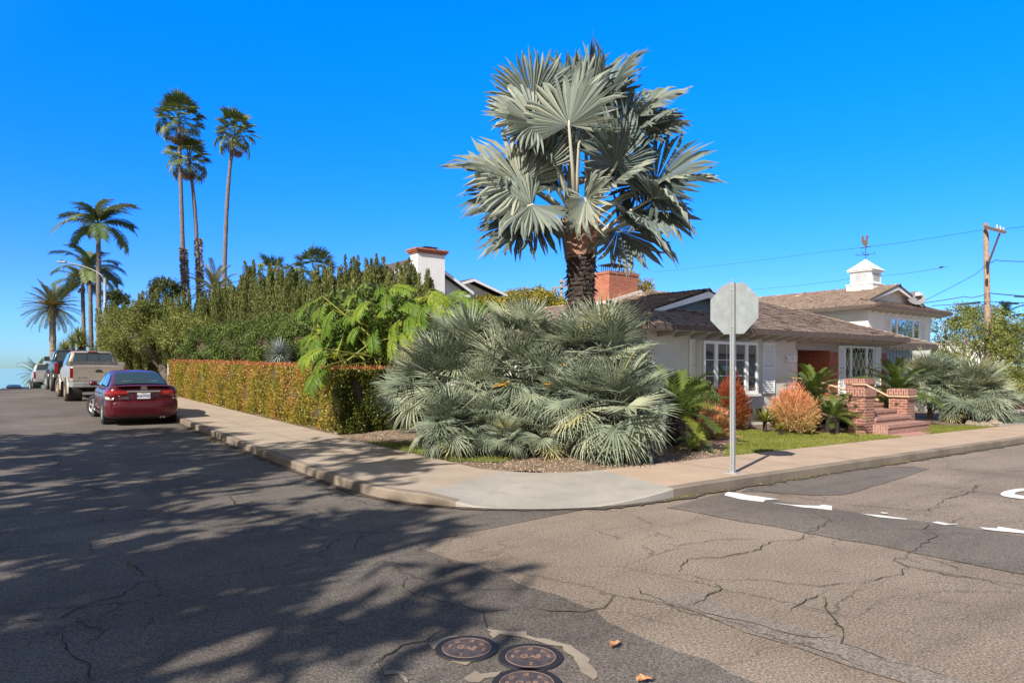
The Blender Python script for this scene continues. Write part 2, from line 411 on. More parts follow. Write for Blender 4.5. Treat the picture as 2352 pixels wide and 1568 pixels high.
def seam_u(v): return 3.35+0.05*math.sin(v*1.9)+0.035*math.sin(v*5.3+1)+0.02*math.sin(v*13)
def paving():
    mb=MB(); rows=[]
    for v in rng(-25,6.1,0.2)+rng(6.1,140,1.2):
        e=seam_u(v) if v<5.95 else 5.7+.018*(v-6)
        rows.append([(u,v,zr(u,v)+0.004) for u in rng(-9,3.0,1.5)+[e]])
    mb.grid(rows,0.5); solo('street_paving',mb,'grey_asphalt',kind='structure')
paving()
def flat(name,pts,mat,h,jit=0.0,kind='structure',dens=0.35):
    """irregular sheet on the road, pts in (u,v)"""
    out=[]
    for i,p in enumerate(pts):
        q=pts[(i+1)%len(pts)]; L=math.hypot(q[0]-p[0],q[1]-p[1]); n=max(1,int(L/dens))
        for k in range(n):
            t=k/n; out.append((p[0]+(q[0]-p[0])*t+random.gauss(0,jit),p[1]+(q[1]-p[1])*t+random.gauss(0,jit)))
    import mathutils
    tri=mathutils.geometry.delaunay_2d_cdt([Vector(p) for p in out],[],[list(range(len(out)))],1,1e-5)
    mb=MB(); mb.add([(p.x,p.y,zr(p.x,p.y)+h) for p in tri[0]],[tuple(f) for f in tri[2]],0.5)
    return solo(name,mb,mat,kind=kind)
def C1(p): return (lambda x,y:(on_g(x,y).x,on_g(x,y).y))((1900+p[0]/2.0068)*0.7656,(1300+p[1]/2.0068)*0.7656)
def C2(p): return (lambda x,y:(on_g(x,y).x,on_g(x,y).y))(p[0]*0.414,918.7+p[1]*0.414)
def C3(p): return (lambda x,y:(on_g(x,y).x,on_g(x,y).y))((1100+p[0]/2.94)*0.7656,(1700+p[1]/2.94)*0.7656)
flat('road_patch',[C1(p) for p in [(850,300),(1250,230),(1500,203),(1700,200),(1780,215),(1520,300),(1270,372),(1050,372),(800,352),(640,350)]],'dark_asphalt',0.006,0.015)
flat('road_patch',[(8.0,5.75),(6.66,5.6),(6.8,2.8),(6.9,-3.5),(8.9,-3.5),(8.35,2.5)],'dark_asphalt',0.0065,0.025)
flat('road_patch',[C2(p) for p in [(610,345),(700,352),(860,610),(700,610),(560,500)]],'dark_asphalt',0.0075,0.02)
flat('road_patch',[(3.92,3.4),(4.2,3.35),(4.3,-3),(3.98,-3)],'pale_seam',0.007,0.045)
def stop_line(pts,h=0.012): flat('stop_line',[C1(p) for p in pts],'road_paint',h,0.008,dens=0.12)
stop_line([(545,375),(570,355),(640,365),(740,380),(880,400),(800,405),(780,417),(650,400)])
stop_line([(820,418),(950,432),(1120,440),(1130,432),(1200,440),(1190,450),(1195,466),(1010,447)])
stop_line([(1365,486),(1500,498),(1650,518),(1640,523),(1480,508)])
stop_line([(1490,478),(1540,482),(1535,487),(1500,486)])
stop_line([(1795,540),(1830,535),(1900,548),(1955,545),(1960,551),(1880,555)])
stop_line([(2080,568),(2190,575),(2195,565),(2420,600),(2440,615),(2200,592),(2110,582)])
def road_text():
    # STOP painted for drivers coming along the side street, letters stretched along the lane
    M=frame((12.08,2.25,0),(0,1,0),(-1,0,0),(0,0,1))
    mb=MB(); t=text_mb('STOP',3.0,0.0,M,0.36,'CENTER',0.03)
    V=np.concatenate(t.V); V[:,2]=[zr(p[0],p[1])+0.011 for p in V]; t.V=[V]
    solo('stop_lettering',t,'road_paint',kind='structure')
road_text()
def ribbon(mb,pts,w0,h=0.011,jit=0.03):
    P=[]
    for a,b in zip(pts[:-1],pts[1:]):
        L=math.hypot(b[0]-a[0],b[1]-a[1]); n=max(2,int(L/0.06))
        for k in range(n):
            t=k/n; P.append((a[0]+(b[0]-a[0])*t,a[1]+(b[1]-a[1])*t))
    P.append(pts[-1]); ox=0;oy=0;Q=[]
    for p in P:
        ox=ox*0.8+random.gauss(0,jit*0.5); oy=oy*0.8+random.gauss(0,jit*0.5); Q.append((p[0]+ox,p[1]+oy))
    band(mb,Q,w0,h); return Q
def band(mb,Q,w0,h):
    n=len(Q); L=[];R=[]
    for i,p in enumerate(Q):
        q=Q[min(i+1,n-1)]; r=Q[max(i-1,0)]; dx,dy=q[0]-r[0],q[1]-r[1]; l=math.hypot(dx,dy) or 1
        w=w0*(0.25+1.1*random.random())*min(1,(i+2)/6,(n-i+1)/6); x,y=p
        L.append((x-dy/l*w,y+dx/l*w,zr(x,y)+h)); R.append((x+dy/l*w,y-dx/l*w,zr(x,y)+h))
    mb.grid([L,R])
cr1=[[(650,330),(950,380),(1300,430),(1600,455),(1780,470),(1900,410),(2070,340),(2075,310)],
 [(1800,540),(1760,580),(1830,625),(1680,690),(1700,735),(1600,780),(1600,850),(1400,905),(1180,930),(800,890),(460,900),(290,850),(40,850)],
 [(1690,735),(1850,775),(2050,850)],[(1620,795),(1900,850),(2150,905),(2352,950)],
 [(1140,980),(1200,1090),(1280,1190),(1290,1270),(1500,1380),(1760,1450),(1900,1501)],
 [(1180,540),(1080,590),(970,635),(840,640),(780,690),(740,720),(560,745),(310,775),(280,850)],
 [(1200,930),(1050,1000),(830,1085)],[(250,690),(480,650),(640,635),(780,635)],
 [(20,930),(40,970),(240,1020),(500,1100),(700,1150),(960,1220),(1280,1260)],[(980,1280),(1010,1260),(1060,1245)],[(1940,310),(2080,330)],[(640,1160),(900,1230),(1100,1300),(1500,1440)],[(480,900),(560,960),(400,1040)]]
cr2=[[(330,1270),(315,1350),(330,1420),(400,1460),(450,1480),(440,1530),(480,1568)],[(0,1225),(300,1215),(400,1200),(500,1150),(700,1085),(850,1000),(960,1000),(1200,970),(1500,920),(1700,880)],
 [(740,890),(770,950),(840,1000)],[(1280,530),(1290,570),(1360,590),(1360,625),(1480,655),(1640,690),(1700,720),(1900,740),(2219,745)],
 [(490,800),(485,850),(460,890)],[(560,640),(555,675),(500,690)],[(1900,740),(1820,800),(1810,840),(1600,890)],[(2000,750),(1970,800),(1965,840)],
 [(440,1210),(520,1250),(580,1270),(570,1300),(480,1350)],[(200,330),(260,315),(340,345),(320,370)],[(480,490),(590,500),(600,520)],[(1800,470),(1900,545),(2219,600)],[(2219,1390),(2100,1440),(2080,1470),(2140,1520)],[(870,1180),(865,1230),(850,1300)]]
cr3=[[(210,30),(300,60),(360,100),(310,180),(400,230),(600,290),(800,330),(1040,400),(1250,385),(1480,330)],[(1040,400),(1040,480),(1050,560)],
 [(1480,370),(1620,400),(1900,400),(2080,370),(2200,250)],[(700,20),(670,80),(690,120)],[(60,880),(120,800),(300,690),(500,670),(540,620),(640,570)]]
mb=MB(); QS=[]
for c in cr1: QS.append(ribbon(mb,[C1(p) for p in c],0.0042,jit=.045))
for c in cr2: QS.append(ribbon(mb,[C2(p) for p in c],0.0045,jit=.04))
for c in cr3: QS.append(ribbon(mb,[C3(p) for p in c],0.0045,jit=0.02))
solo('road_cracks',mb,'crack',kind='structure')
mb=MB()
for Q in QS:
    i=0
    while i<len(Q)-6:
        n=random.randint(5,22)
        if random.random()<0.45: band(mb,Q[i:i+n],0.007,0.0135)
        i+=n
solo('moss_in_cracks',mb,'moss',kind='stuff')
# mortar spilt round the valve covers
for pts in ([(1070,560),(1240,585),(1400,570),(1420,610),(1600,650),(1760,680),(1870,740),(1960,860),(2040,990),(2000,1010),(1870,900),(1830,800),(1700,720),(1540,680),(1400,640),(1190,600),(1110,640)],
            [(550,690),(640,640),(760,615),(980,625),(760,640),(640,690),(600,740)],[(650,825),(940,840),(880,880),(760,850)],
            [(850,990),(960,915),(1030,960),(1150,940),(1200,900),(1160,960),(1050,1000),(990,1024),(900,1020)],[(60,870),(100,850),(150,930),(350,930),(370,960),(300,950),(380,1023),(330,1020),(280,960),(170,960)]):
    flat('mortar_patch',[C3(p) for p in pts],'mortar_concrete',0.0095,0.009,dens=0.05)
# ---------------------------------------------------------------- kerb and pavement
def paths():
    o=[];i=[];h=[]
    for v in rng(140,50,3)+rng(50,10.2,1.2)[1:]: o.append((4.05+.023*max(0,v-10.2),v)); i.append((6.2+.013*max(0,v-10.2),v)); h.append(0.14)
    n=18
    for k in range(n+1):
        a=PI+PI/2*k/n; o.append((6.95+2.9*math.cos(a),8.8+2.9*math.sin(a))); i.append((7.55+1.4*math.cos(a),9.05+1.4*math.sin(a)))
        t=k/n; h.append(0.14-0.122*min(1,max(0,(t-0.30)/0.16))*min(1,max(0,(1.05-t)/0.3)))
    for u in rng(7.15,20,0.6)+rng(20,100,2)[1:]: o.append((u,5.9)); i.append((u+0.4 if u<9 else u,7.62)); h.append(0.14)
    return o,i,h
PO,PIN,PH=paths()
def strip(name,mat,k0,k1,w0,w1,first,last):
    mb=MB(); rows=[]
    for k in range(k0,k1):
        (a,b),(c,d),h=PO[k],PIN[k],PH[k]; L=math.hypot(c-a,d-b)
        def at(w,z):
            t=w/L; u,v=a+(c-a)*t,b+(d-b)*t; return (u,v,zr(u,v)+z)
        hi=0.14; row=[]
        if first: row+=[at(w0,-0.06),at(w0,h-0.015),at(w0+0.02,h)]
        else: row.append(at(w0,h))
        if w1 is None:
            row+=[at(L*0.5,h+(hi-h)*0.6),at(L,hi)]+([at(L,-0.06)] if last else [])
        else: row.append(at(w1,h+(hi-h)*0.05))
        rows.append(row)
    mb.grid(rows,0.5); return solo(name,mb,mat,kind='structure')
nA=len(rng(140,50,3))+len(rng(50,10.2,1.2))-1; nC=nA+18
strip('curb','curb_concrete',0,nA+8,0,0.15,True,False); strip('curb','grey_concrete',nA+7,nC+2,0,0.15,True,False); strip('curb','curb_concrete',nC+1,len(PO),0,0.15,True,False)
strip('sidewalk','tan_concrete',0,nA+6,0.15,None,False,True)
strip('sidewalk','grey_concrete',nA+5,nC+2,0.15,None,False,True)
strip('sidewalk','rose_concrete',nC+1,len(PO),0.15,None,False,True)
mb=MB()
def joint(u0,v0,u1,v1,w=0.006):
    n=5; L=math.hypot(u1-u0,v1-v0); dx,dy=(u1-u0)/L*w,(v1-v0)/L*w
    mb.grid([[(u0+(u1-u0)*t/n-s*dy,v0+(v1-v0)*t/n+s*dx,zr(u0+(u1-u0)*t/n,v0+(v1-v0)*t/n)+0.1425) for t in range(n+1)] for s in (-1,1)],0.5)
for v in rng(11.5,60,1.5): joint(4.22+.023*(v-10.2),v,6.19,v)
for u in rng(9.2,60,1.5): joint(u,6.06,u,7.61)
for v in rng(10.4,50.4,10): joint(5.2,v,5.2,v+9.9)
plain('joint_line',(0.2,0.16,0.13),1.0)
solo('sidewalk_joints',mb,'joint_line',kind='structure')
# ---------------------------------------------------------------- the corner lot
def sm(t): t=max(0,min(1,t)); return t*t*(3-2*t)
def zl(u,v): return zr(u,v)+0.115+0.09*sm((min(u-6.4,v-7.8))/3.0)+0.012*math.sin(u*2.1+v)*math.sin(v*1.7)
sheet('garden_soil',rng(5.2,28,0.4)+rng(28,120,4)[1:],rng(6.9,24,0.4)+rng(24,140,4)[1:],zl,'soil',lambda u,v: min(u-6.05,v-7.5)>-0.6 and ((u-6.05)**2+(v-7.5)**2>1.0 or u+v>14.9))
def lawn(name,poly,n,seed,lab):
    rs=np.random.RandomState(seed)
    us=[p[0] for p in poly]; vs=[p[1] for p in poly]
    def inside(u,v):
        c=False; j=len(poly)-1
        for i in range(len(poly)):
            if (poly[i][1]>v)!=(poly[j][1]>v) and u<(poly[j][0]-poly[i][0])*(v-poly[i][1])/(poly[j][1]-poly[i][1])+poly[i][0]: c=not c
            j=i
        return c
    import mathutils
    st=0.4; us_=rng(min(us)-.4,max(us)+.4,st); vs_=rng(min(vs)-.4,max(vs)+.4,st)
    mb=MB(); pts=[]
    for i,p in enumerate(poly):
        q=poly[(i+1)%len(poly)]; L=math.hypot(q[0]-p[0],q[1]-p[1]); k=max(1,int(L/0.3))
        pts+= [(p[0]+(q[0]-p[0])*t/k,p[1]+(q[1]-p[1])*t/k) for t in range(k)]
    tri=mathutils.geometry.delaunay_2d_cdt([Vector(p) for p in pts]+[Vector((u,v)) for u in us_ for v in vs_ if inside(u,v)],[],[list(range(len(pts)))],1,1e-5)
    mb.add([(p.x,p.y,zl(p.x,p.y)+0.012) for p in tri[0]],[tuple(f) for f in tri[2]],0.5)
    solo('lawn',mb,'turf_base',kind='structure')
    P=[]
    while len(P)<n:
        u=rs.uniform(min(us),max(us)); v=rs.uniform(min(vs),max(vs))
        if inside(u,v): P.append((u,v,zl(u,v)+0.012))
    P=np.array(P); g=MB(); h=0.03+0.03*rs.rand(n)
    d=np.stack([rs.normal(size=n)*0.45,rs.normal(size=n)*0.45,np.ones(n)],1)
    pn=0.5+0.5*np.sin(P[:,0]*1.3+1)*np.sin(P[:,1]*2.1+P[:,0]*0.7)
    leaves(g,P+unit(d)*h[:,None]*0.5,d,h,0.011,np.clip(0.35*pn+0.65*rs.rand(n),0,1))
    solo('grass',g,'grass_blades',lab,'grass',kind='stuff')
leafmat('grass_blades',[(0,(0.11,0.14,0.025)),(0.45,(0.22,0.245,0.045)),(0.8,(0.34,0.33,0.09)),(1,(0.36,0.29,0.11))],0.6,0.3,0.2)
LAWN1=[(10.7,7.66),(17.9,7.66),(17.75,8.2),(17.0,8.9),(16.2,9.6),(15.2,10.35),(14.2,10.4),(13.9,9.5),(12.2,8.7)]
LAWN2=[(19.3,7.66),(23.9,7.66),(23.3,8.2),(22.6,8.75),(21.2,8.9),(20.75,8.2),(19.5,7.95)]
lawn('a',LAWN1,26000,3,'short green lawn between the pavement and the orange bushes'); lawn('b',LAWN2,11000,4,'short green lawn right of the brick steps')
lawn('c',[(6.28,9.9),(6.9,9.3),(7.9,9.9),(7.7,11.2),(6.9,12.6),(6.28,13.4)],4200,5,'thin patchy grass beside the pavement left of the fan palms')
def laid(name,poly,mat,h):
    import mathutils
    mb=MB(); n=len(poly); top=[(u,v,zl(u,v)+h) for u,v in poly]
    mb.prism([(u,v,zl(u,v)-0.05) for u,v in poly],(0,0,0.05+h)); V=mb.V[0]; V[n:]=np.array(top)
    solo(name,mb,mat,kind='structure')
laid('brick_path',[(17.95,7.64),(19.35,7.64),(20.6,8.02),(18.0,8.12)],'path_brick',0.03)
laid('brick_path',[(12.0,8.95),(12.9,8.75),(14.0,9.6),(13.9,10.6),(13.2,10.6)],'path_brick',0.03)
laid('driveway',[(24.2,7.64),(32.5,7.64),(40,9.5),(48,9.5),(48,15),(30.5,14),(27.6,10.4),(25.6,8.4)],'drive_concrete',0.035)
# mulch chips and pebbles in the corner bed
def mulch():
    rs=np.random.RandomState(5); mb=MB(); P=[]
    while len(P)<9000:
        u=rs.uniform(6.2,12.6); v=rs.uniform(7.7,15.5)
        if min(u-6.25,v-7.68)<0 or (u<7.2 and v<8.8 and (u-7.5)**2+(v-9.05)**2>1.8) : continue
        if u>7.6 and v>10.5: continue
        if u>10.6 and v<8.6 and (u-10.6)*0.6>v-7.6: continue
        P.append((u,v,zl(u,v)))
    o=np.array([(1,0,0),(-.5,.87,0),(-.5,-.87,0),(0,0,.8)])
    for p in P:
        s=0.007+0.012*rs.rand(); a=rs.rand()*6.3; c,si=math.cos(a),math.sin(a)
        q=o*s*(0.6+0.8*rs.rand(4,1)); q=np.stack([q[:,0]*c-q[:,1]*si,q[:,0]*si+q[:,1]*c,q[:,2]],1)
        mb.add(q+np.array(p),[(0,1,3),(1,2,3),(2,0,3)],rs.rand())
    leafmat('mulch_chips',[(0,(0.12,0.08,0.055)),(0.4,(0.25,0.17,0.115)),(0.75,(0.38,0.28,0.2)),(1,(0.55,0.46,0.36))],0.9,0,0.1)
    solo('mulch',mb,'mulch_chips','tan bark mulch and pebbles under the corner fan palms','mulch',kind='stuff')
mulch()
def gutter():
    rs=np.random.RandomState(19); mb=MB()
    for k in range(len(PO)-1):
        (a,b_),(c,d)=PO[k],PO[k+1]; 
        if b_>45 or a>45: continue
        L=math.hypot(c-a,d-b_); n=max(2,int(L/.12)); nx,ny=-(d-b_)/L,(c-a)/L
        row=[]
        for i in range(n+1):
            t=i/n; u,v=a+(c-a)*t,b_+(d-b_)*t; w=.05+.10*abs(math.sin(u*3.1+v*2.3))*rs.rand()+.05*rs.rand()
            if (nx*(u-8)+ny*(v-9))<0: s_=1
            else: s_=1
            ou,ov=(-1,0) if v>8.8 and u<4.9 else ((0,-1) if u>6.9 else ((u-6.95)/2.9,(v-8.8)/2.9))
            row.append(((u,v,zr(u,v)+.016),(u+ou*w,v+ov*w,zr(u,v)+.0155)))
        mb.grid([[r[0] for r in row],[r[1] for r in row]],.5)
    plain('gutter_dirt',(0.075,0.06,0.045),.95,var=.5,scale=14)
    solo('gutter_dirt',mb,'gutter_dirt',kind='structure')
gutter()
def weeds():
    rs=np.random.RandomState(9); mb=MB()
    for k in range(60):
        if k<46: u=7.0+rs.rand()**1.2*7.5; v=5.88
        else: u=4.03; v=9.5+rs.rand()*9
        n=rs.randint(5,16); P=np.array([(u+rs.normal()*0.07,v-abs(rs.normal())*0.03 if k<46 else v+rs.normal()*.08,zr(u,v)+0.012) for _ in range(n)])
        if k>=46: P[:,0]=u-abs(rs.normal(size=n))*0.03
        leaves(mb,P,rs.normal(size=(n,3))+np.array([0,0,1.0]),0.05,0.022)
    leafmat('weed',[(0,(0.1,0.11,0.03)),(0.5,(0.2,0.19,0.06)),(1,(0.32,0.22,0.1))],0.7,0.2,0.2)
    solo('kerb_weeds',mb,'weed','small weeds and dry leaves along the foot of the kerb','weeds',kind='stuff')
weeds()
# ---------------------------------------------------------------- house materials
plain('grey_stucco',(0.62,0.61,0.565),0.92,var=0.07,scale=2,bumps=0.5,bscale=60)
plain('white_stucco',(0.78,0.775,0.755),0.92,var=0.05,scale=2,bumps=0.3,bscale=40)
plain('white_paint',(0.8,0.8,0.79),0.5,var=0.03,scale=4)
plain('soffit_paint',(0.5,0.46,0.41),0.8,var=0.06)
plain('frieze_paint',(0.33,0.31,0.29),0.8,var=0.06)
plain('cream_paint',(0.62,0.52,0.42),0.7,var=0.05)
plain('blue_siding',(0.16,0.23,0.3),0.7,var=0.1)
plain('dark_fascia',(0.1,0.075,0.065),0.85,var=0.2)
plain('roof_deck',(0.09,0.07,0.06),0.95,var=0.2)
plain('vent_dark',(0.06,0.065,0.07),0.8)
plain('soot_metal',(0.05,0.055,0.065),0.6,0.3)
plain('galvanised',(0.52,0.55,0.57),0.42,0.55,var=0.07,scale=5)
plain('sign_metal',(0.30,0.33,0.345),0.5,0.25,var=0.16,scale=7,bumps=.1)
plain('tan_rail',(0.46,0.34,0.22),0.6,var=0.06)
plain('copper',(0.10,0.062,0.045),0.55,0.4,var=0.3,scale=30)
plain('flashing',(0.6,0.55,0.5),0.7,var=0.25,scale=12)
brick('house_brick',(0.34,0.105,0.065),(0.42,0.14,0.085),(0.2,0.085,0.06),0.2,0.066,0.006)
brick('chimney_brick',(0.40,0.14,0.085),(0.5,0.2,0.12),(0.3,0.12,0.08),0.2,0.066,0.008)
brick('pillar_brick',(0.2,0.066,0.046),(0.28,0.11,0.078),(0.42,0.29,0.235),0.215,0.072,0.010,contrast=1.2)
brick('upright_brick',(0.22,0.07,0.05),(0.29,0.115,0.085),(0.42,0.29,0.235),0.2,0.066,0.012,vertical=True)
brick('step_brick',(0.29,0.13,0.1),(0.36,0.185,0.145),(0.42,0.3,0.25),0.2,0.064,0.009,vertical=True)
leafmat('cedar_shake',[(0,(0.145,0.104,0.082)),(0.4,(0.265,0.2,0.162)),(0.75,(0.35,0.272,0.226)),(0.96,(0.46,0.38,0.325)),(1,(0.62,0.55,0.5))],0.9,0,0.15)
glass('window_glass',(0.045,0.05,0.05),0.3)
glass('upper_glass',(0.05,0.09,0.12),0.45)
plain('curtain_dark',(0.05,0.045,0.04),0.9)
def shakes(mb,O,e,s,poly,exp=0.19,seed=1,thick=0.030):
    """overlapping split shakes; poly in (along eave, up slope) metres"""
    rs=np.random.RandomState(seed); O=np.array(O,float); e=unit(e); s=unit(s); n=np.cross(e,s)
    if n[2]<0: n=-n
    bs=[p[1] for p in poly]; b=min(bs)
    while b<max(bs):
        y=b+exp*0.5; xs=[]
        for i in range(len(poly)):
            p,q=poly[i],poly[(i+1)%len(poly)]
            if (p[1]>y)!=(q[1]>y): xs.append(p[0]+(q[0]-p[0])*(y-p[1])/(q[1]-p[1]))
        xs.sort()
        for a0,a1 in zip(xs[::2],xs[1::2]):
            x=a0
            while x<a1:
                w=min(rs.uniform(0.10,0.3),a1-x); j=rs.normal()*0.012; t=thick*(0.7+0.7*rs.rand())
                if rs.rand()<0.05: t*=1.6
                lo=b-0.02+j; hi=b+exp*1.25
                def P(a,bb,h): return tuple(O+e*a+s*bb+n*h)
                g=0.004
                V=[P(x+g,lo,t),P(x+w-g,lo,t),P(x+w-g,hi,0.008),P(x+g,hi,0.008),P(x+g,lo,-0.004),P(x+w-g,lo,-0.004)]
                r=np.clip(0.42+0.12*rs.normal(),0,0.93) if rs.rand()>0.006 else 1.0
                mb.add(V,[(0,1,2,3),(4,5,1,0)],r); x+=w
        b+=exp
def capline(mb,p,q,seed=0,w=0.26):
    rs=np.random.RandomState(seed); p=np.array(p,float); q=np.array(q,float); L=np.linalg.norm(q-p); n=int(L/0.17); t=(q-p)/L
    a=unit(np.cross(t,(0,0,1))); up=np.cross(a,t)
    for k in range(n):
        c=p+t*(k*L/n); h=0.045+0.02*rs.rand(); c2=c+t*0.32
        V=[c-a*w/2+up*(h-.09),c+up*h,c+a*w/2+up*(h-.09),c2-a*w/2+up*(0.02-.08),c2+up*0.02,c2+a*w/2+up*(0.02-.08),c-a*w/2+up*(h-.12),c+up*(h-.03),c+a*w/2+up*(h-.12)]
        mb.add(V,[(0,1,4,3),(1,2,5,4),(6,7,1,0),(7,8,2,1)],np.clip(0.4+0.2*rs.normal(),0,.95))
house=thing('house','low grey stucco and brick house with brown shake roof and white cupola','house',(18,14,0.2))
PL,PF=0.29,0.33; EZ=2.74
def zL(u): return EZ+PL*(u-12)
def zF(v): return EZ+PF*(v-10.6)
cL=1/math.sqrt(1+PL*PL); cF=1/math.sqrt(1+PF*PF)
RZ=zF(14.9)
rf=MB()
# left plane (coordinates: along v, up slope)
shakes(rf,(12,0,EZ),(0,1,0),(cL,0,PL*cL),[(v,(u-12)/cL) for u,v in [(12,10.6),(12,30),(15.75,30),(15.75,16.4),(16.9,15.3),(16.9,14.8),(15.9,13.9),(15.9,11.9),(13.5,11.9)]],seed=2)
shakes(rf,(0,10.6,EZ),(1,0,0),(0,cF,PF*cF),[(u,(v-10.6)/cF) for u,v in [(12,10.6),(25.2,10.6),(23.4,14.9),(16.9,14.9),(13.75,12.15)]],seed=3)
shakes(rf,(19.6,0,zL(15.9)-PL*(19.6-15.9)),(0,1,0),(-cL,0,PL*cL),[(v,(19.6-u)/cL) for u,v in [(15.9,11.9),(15.9,14.2),(18.0,12.05),(18.05,11.9)]],seed=4)
shakes(rf,(0,13.1,2.76),(1,0,0),(0,cF,PF*cF),[(u,b) for u,b in [(24.6,0),(34.0,0),(33.0,1.55),(24.6,1.55)]],seed=5)
capline(rf,(12,10.6,EZ),(13.7,12.1,zL(13.7)),1); capline(rf,(15.9,11.85,zL(15.9)),(15.9,14.0,zL(15.9)),2)
capline(rf,(25.2,10.6,EZ),(23.4,14.9,RZ),3); capline(rf,(16.9,14.9,RZ),(23.4,14.9,RZ),4); capline(rf,(15.75,30,zL(15.75)),(15.75,16.3,zL(15.75)),5)
capline(rf,(34.0,13.1,2.76),(33.0,14.5,3.2),6)
roof=part('roof',rf,'cedar_shake',house)
dk=MB()
def slab(pts,t=0.07):
    dk.prism([(p[0],p[1],p[2]-t-0.005) for p in pts],(0,0,t))
slab([(12,10.6,EZ),(13.5,11.9,zL(13.5)),(15.9,11.9,zL(15.9)),(15.9,13.9,zL(15.9)),(16.9,14.9,zL(16.9)),(15.75,16.4,zL(15.75)),(15.75,30,zL(15.75)),(12,30,EZ)])
slab([(12,10.6,EZ),(25.2,10.6,EZ),(23.4,14.9,RZ),(16.9,14.9,RZ),(13.75,12.15,zF(12.15))])
slab([(15.9,11.9,zL(15.9)),(18.1,11.9,zL(15.9)-PL*2.2),(15.9,14.3,zL(15.9))],0.06)
slab([(16.9,14.95,RZ),(23.4,14.95,RZ),(25.2,19.2,EZ),(12.1,19.2,EZ)]); slab([(25.2,10.62,EZ),(25.2,19.2,EZ),(23.4,15,RZ),(23.4,14.9,RZ)])
slab([(15.75,16,zL(15.75)),(15.75,30,zL(15.75)),(19.5,30,EZ),(19.5,16,EZ)])
slab([(24.6,13.1,2.76),(34.0,13.1,2.76),(33.0,14.52,3.23),(24.6,14.52,3.23)])
part('roof_deck',dk,'roof_deck',roof)
fa=MB()
fa.box((11.97,10.565,EZ-0.13),(25.23,10.6,EZ-0.005)); fa.box((11.965,10.6,EZ-0.13),(12.0,30,EZ-0.005)); fa.box((24.6,13.065,2.62),(34.0,13.1,2.75))
part('fascia',fa,'dark_fascia',roof)
so=MB(); so.box((12.02,10.61,EZ-0.14),(25.2,11.25,EZ-0.11)); so.box((12.02,11.25,EZ-0.14),(12.62,30,EZ-0.11)); so.box((24.6,13.11,2.6),(33.9,13.75,2.63))
part('soffit',so,'soffit_paint',house)
for k,u in enumerate(rng(13.0,25.0,0.62)):
    t=MB(); t.prism([(u-.035,10.63,EZ-.145),(u-.035,11.2,EZ-.145),(u-.035,11.2,EZ-.27),(u-.035,10.75,EZ-.22),(u-.035,10.63,EZ-.17)],(0.07,0,0)); part('rafter_tail',t,'soffit_paint',house)
for u in rng(25.3,33.4,0.62):
    t=MB(); t.prism([(u-.035,13.13,2.595),(u-.035,13.7,2.595),(u-.035,13.7,2.48),(u-.035,13.2,2.52)],(0.07,0,0)); part('rafter_tail',t,'soffit_paint',house)
# walls
WZ=EZ-0.13
w=MB()
w.box((12.6,11.2,0.0),(19.1,11.4,WZ)); w.box((12.6,11.4,0.0),(12.8,29.5,WZ)); w.box((19.0,11.4,0.0),(19.1,13.4,WZ)); 
w.box((19.1,13.3,0.0),(21.1,13.5,WZ)); w.box((12.8,29.3,0),(24.9,29.5,WZ)); w.box((24.7,11.5,0.0),(24.9,29.3,WZ))
part('wall',w,'grey_stucco',house)
# brick bay
b=MB(); b.box((21.06,11.2,0.0),(24.9,11.4,2.26)); b.box((21.06,11.4,0),(21.26,13.3,2.26)); part('brick_wall',b,'house_brick',house)
b=MB(); b.box((19.1,11.205,2.26),(24.9,11.4,WZ)); b.box((21.07,11.4,2.26),(21.26,13.3,WZ)); b.box((21.05,11.19,2.23),(24.9,11.2,2.30)); part('frieze_board',b,'frieze_paint',house)
b=MB(); b.box((19.1,11.22,0.75),(19.24,11.36,2.25)); part('jamb',b,'cream_paint',house)
b=MB(); b.box((19.5,13.25,0.8),(20.5,13.3,2.26)); dr=part('door',b,'white_paint',house)
b=MB(); b.tube([(20.4,13.25,1.75),(20.4,13.2,1.75)],0.03); part('handle',b,'copper',dr)
b=MB(); b.box((19.1,9.85,0.3),(21.06,13.3,0.78)); b.box((19.3,9.86,0.3),(20.1,9.9,0.775)); part('porch',b,'step_brick',house)
# blue siding and pale block at the far end
b=MB(); b.box((24.9,13.7,0),(32.9,13.9,2.6))
for u in rng(25.1,32.8,0.3): b.box((u,13.675,0.1),(u+0.05,13.7,2.6))
part('siding',b,'blue_siding',house)
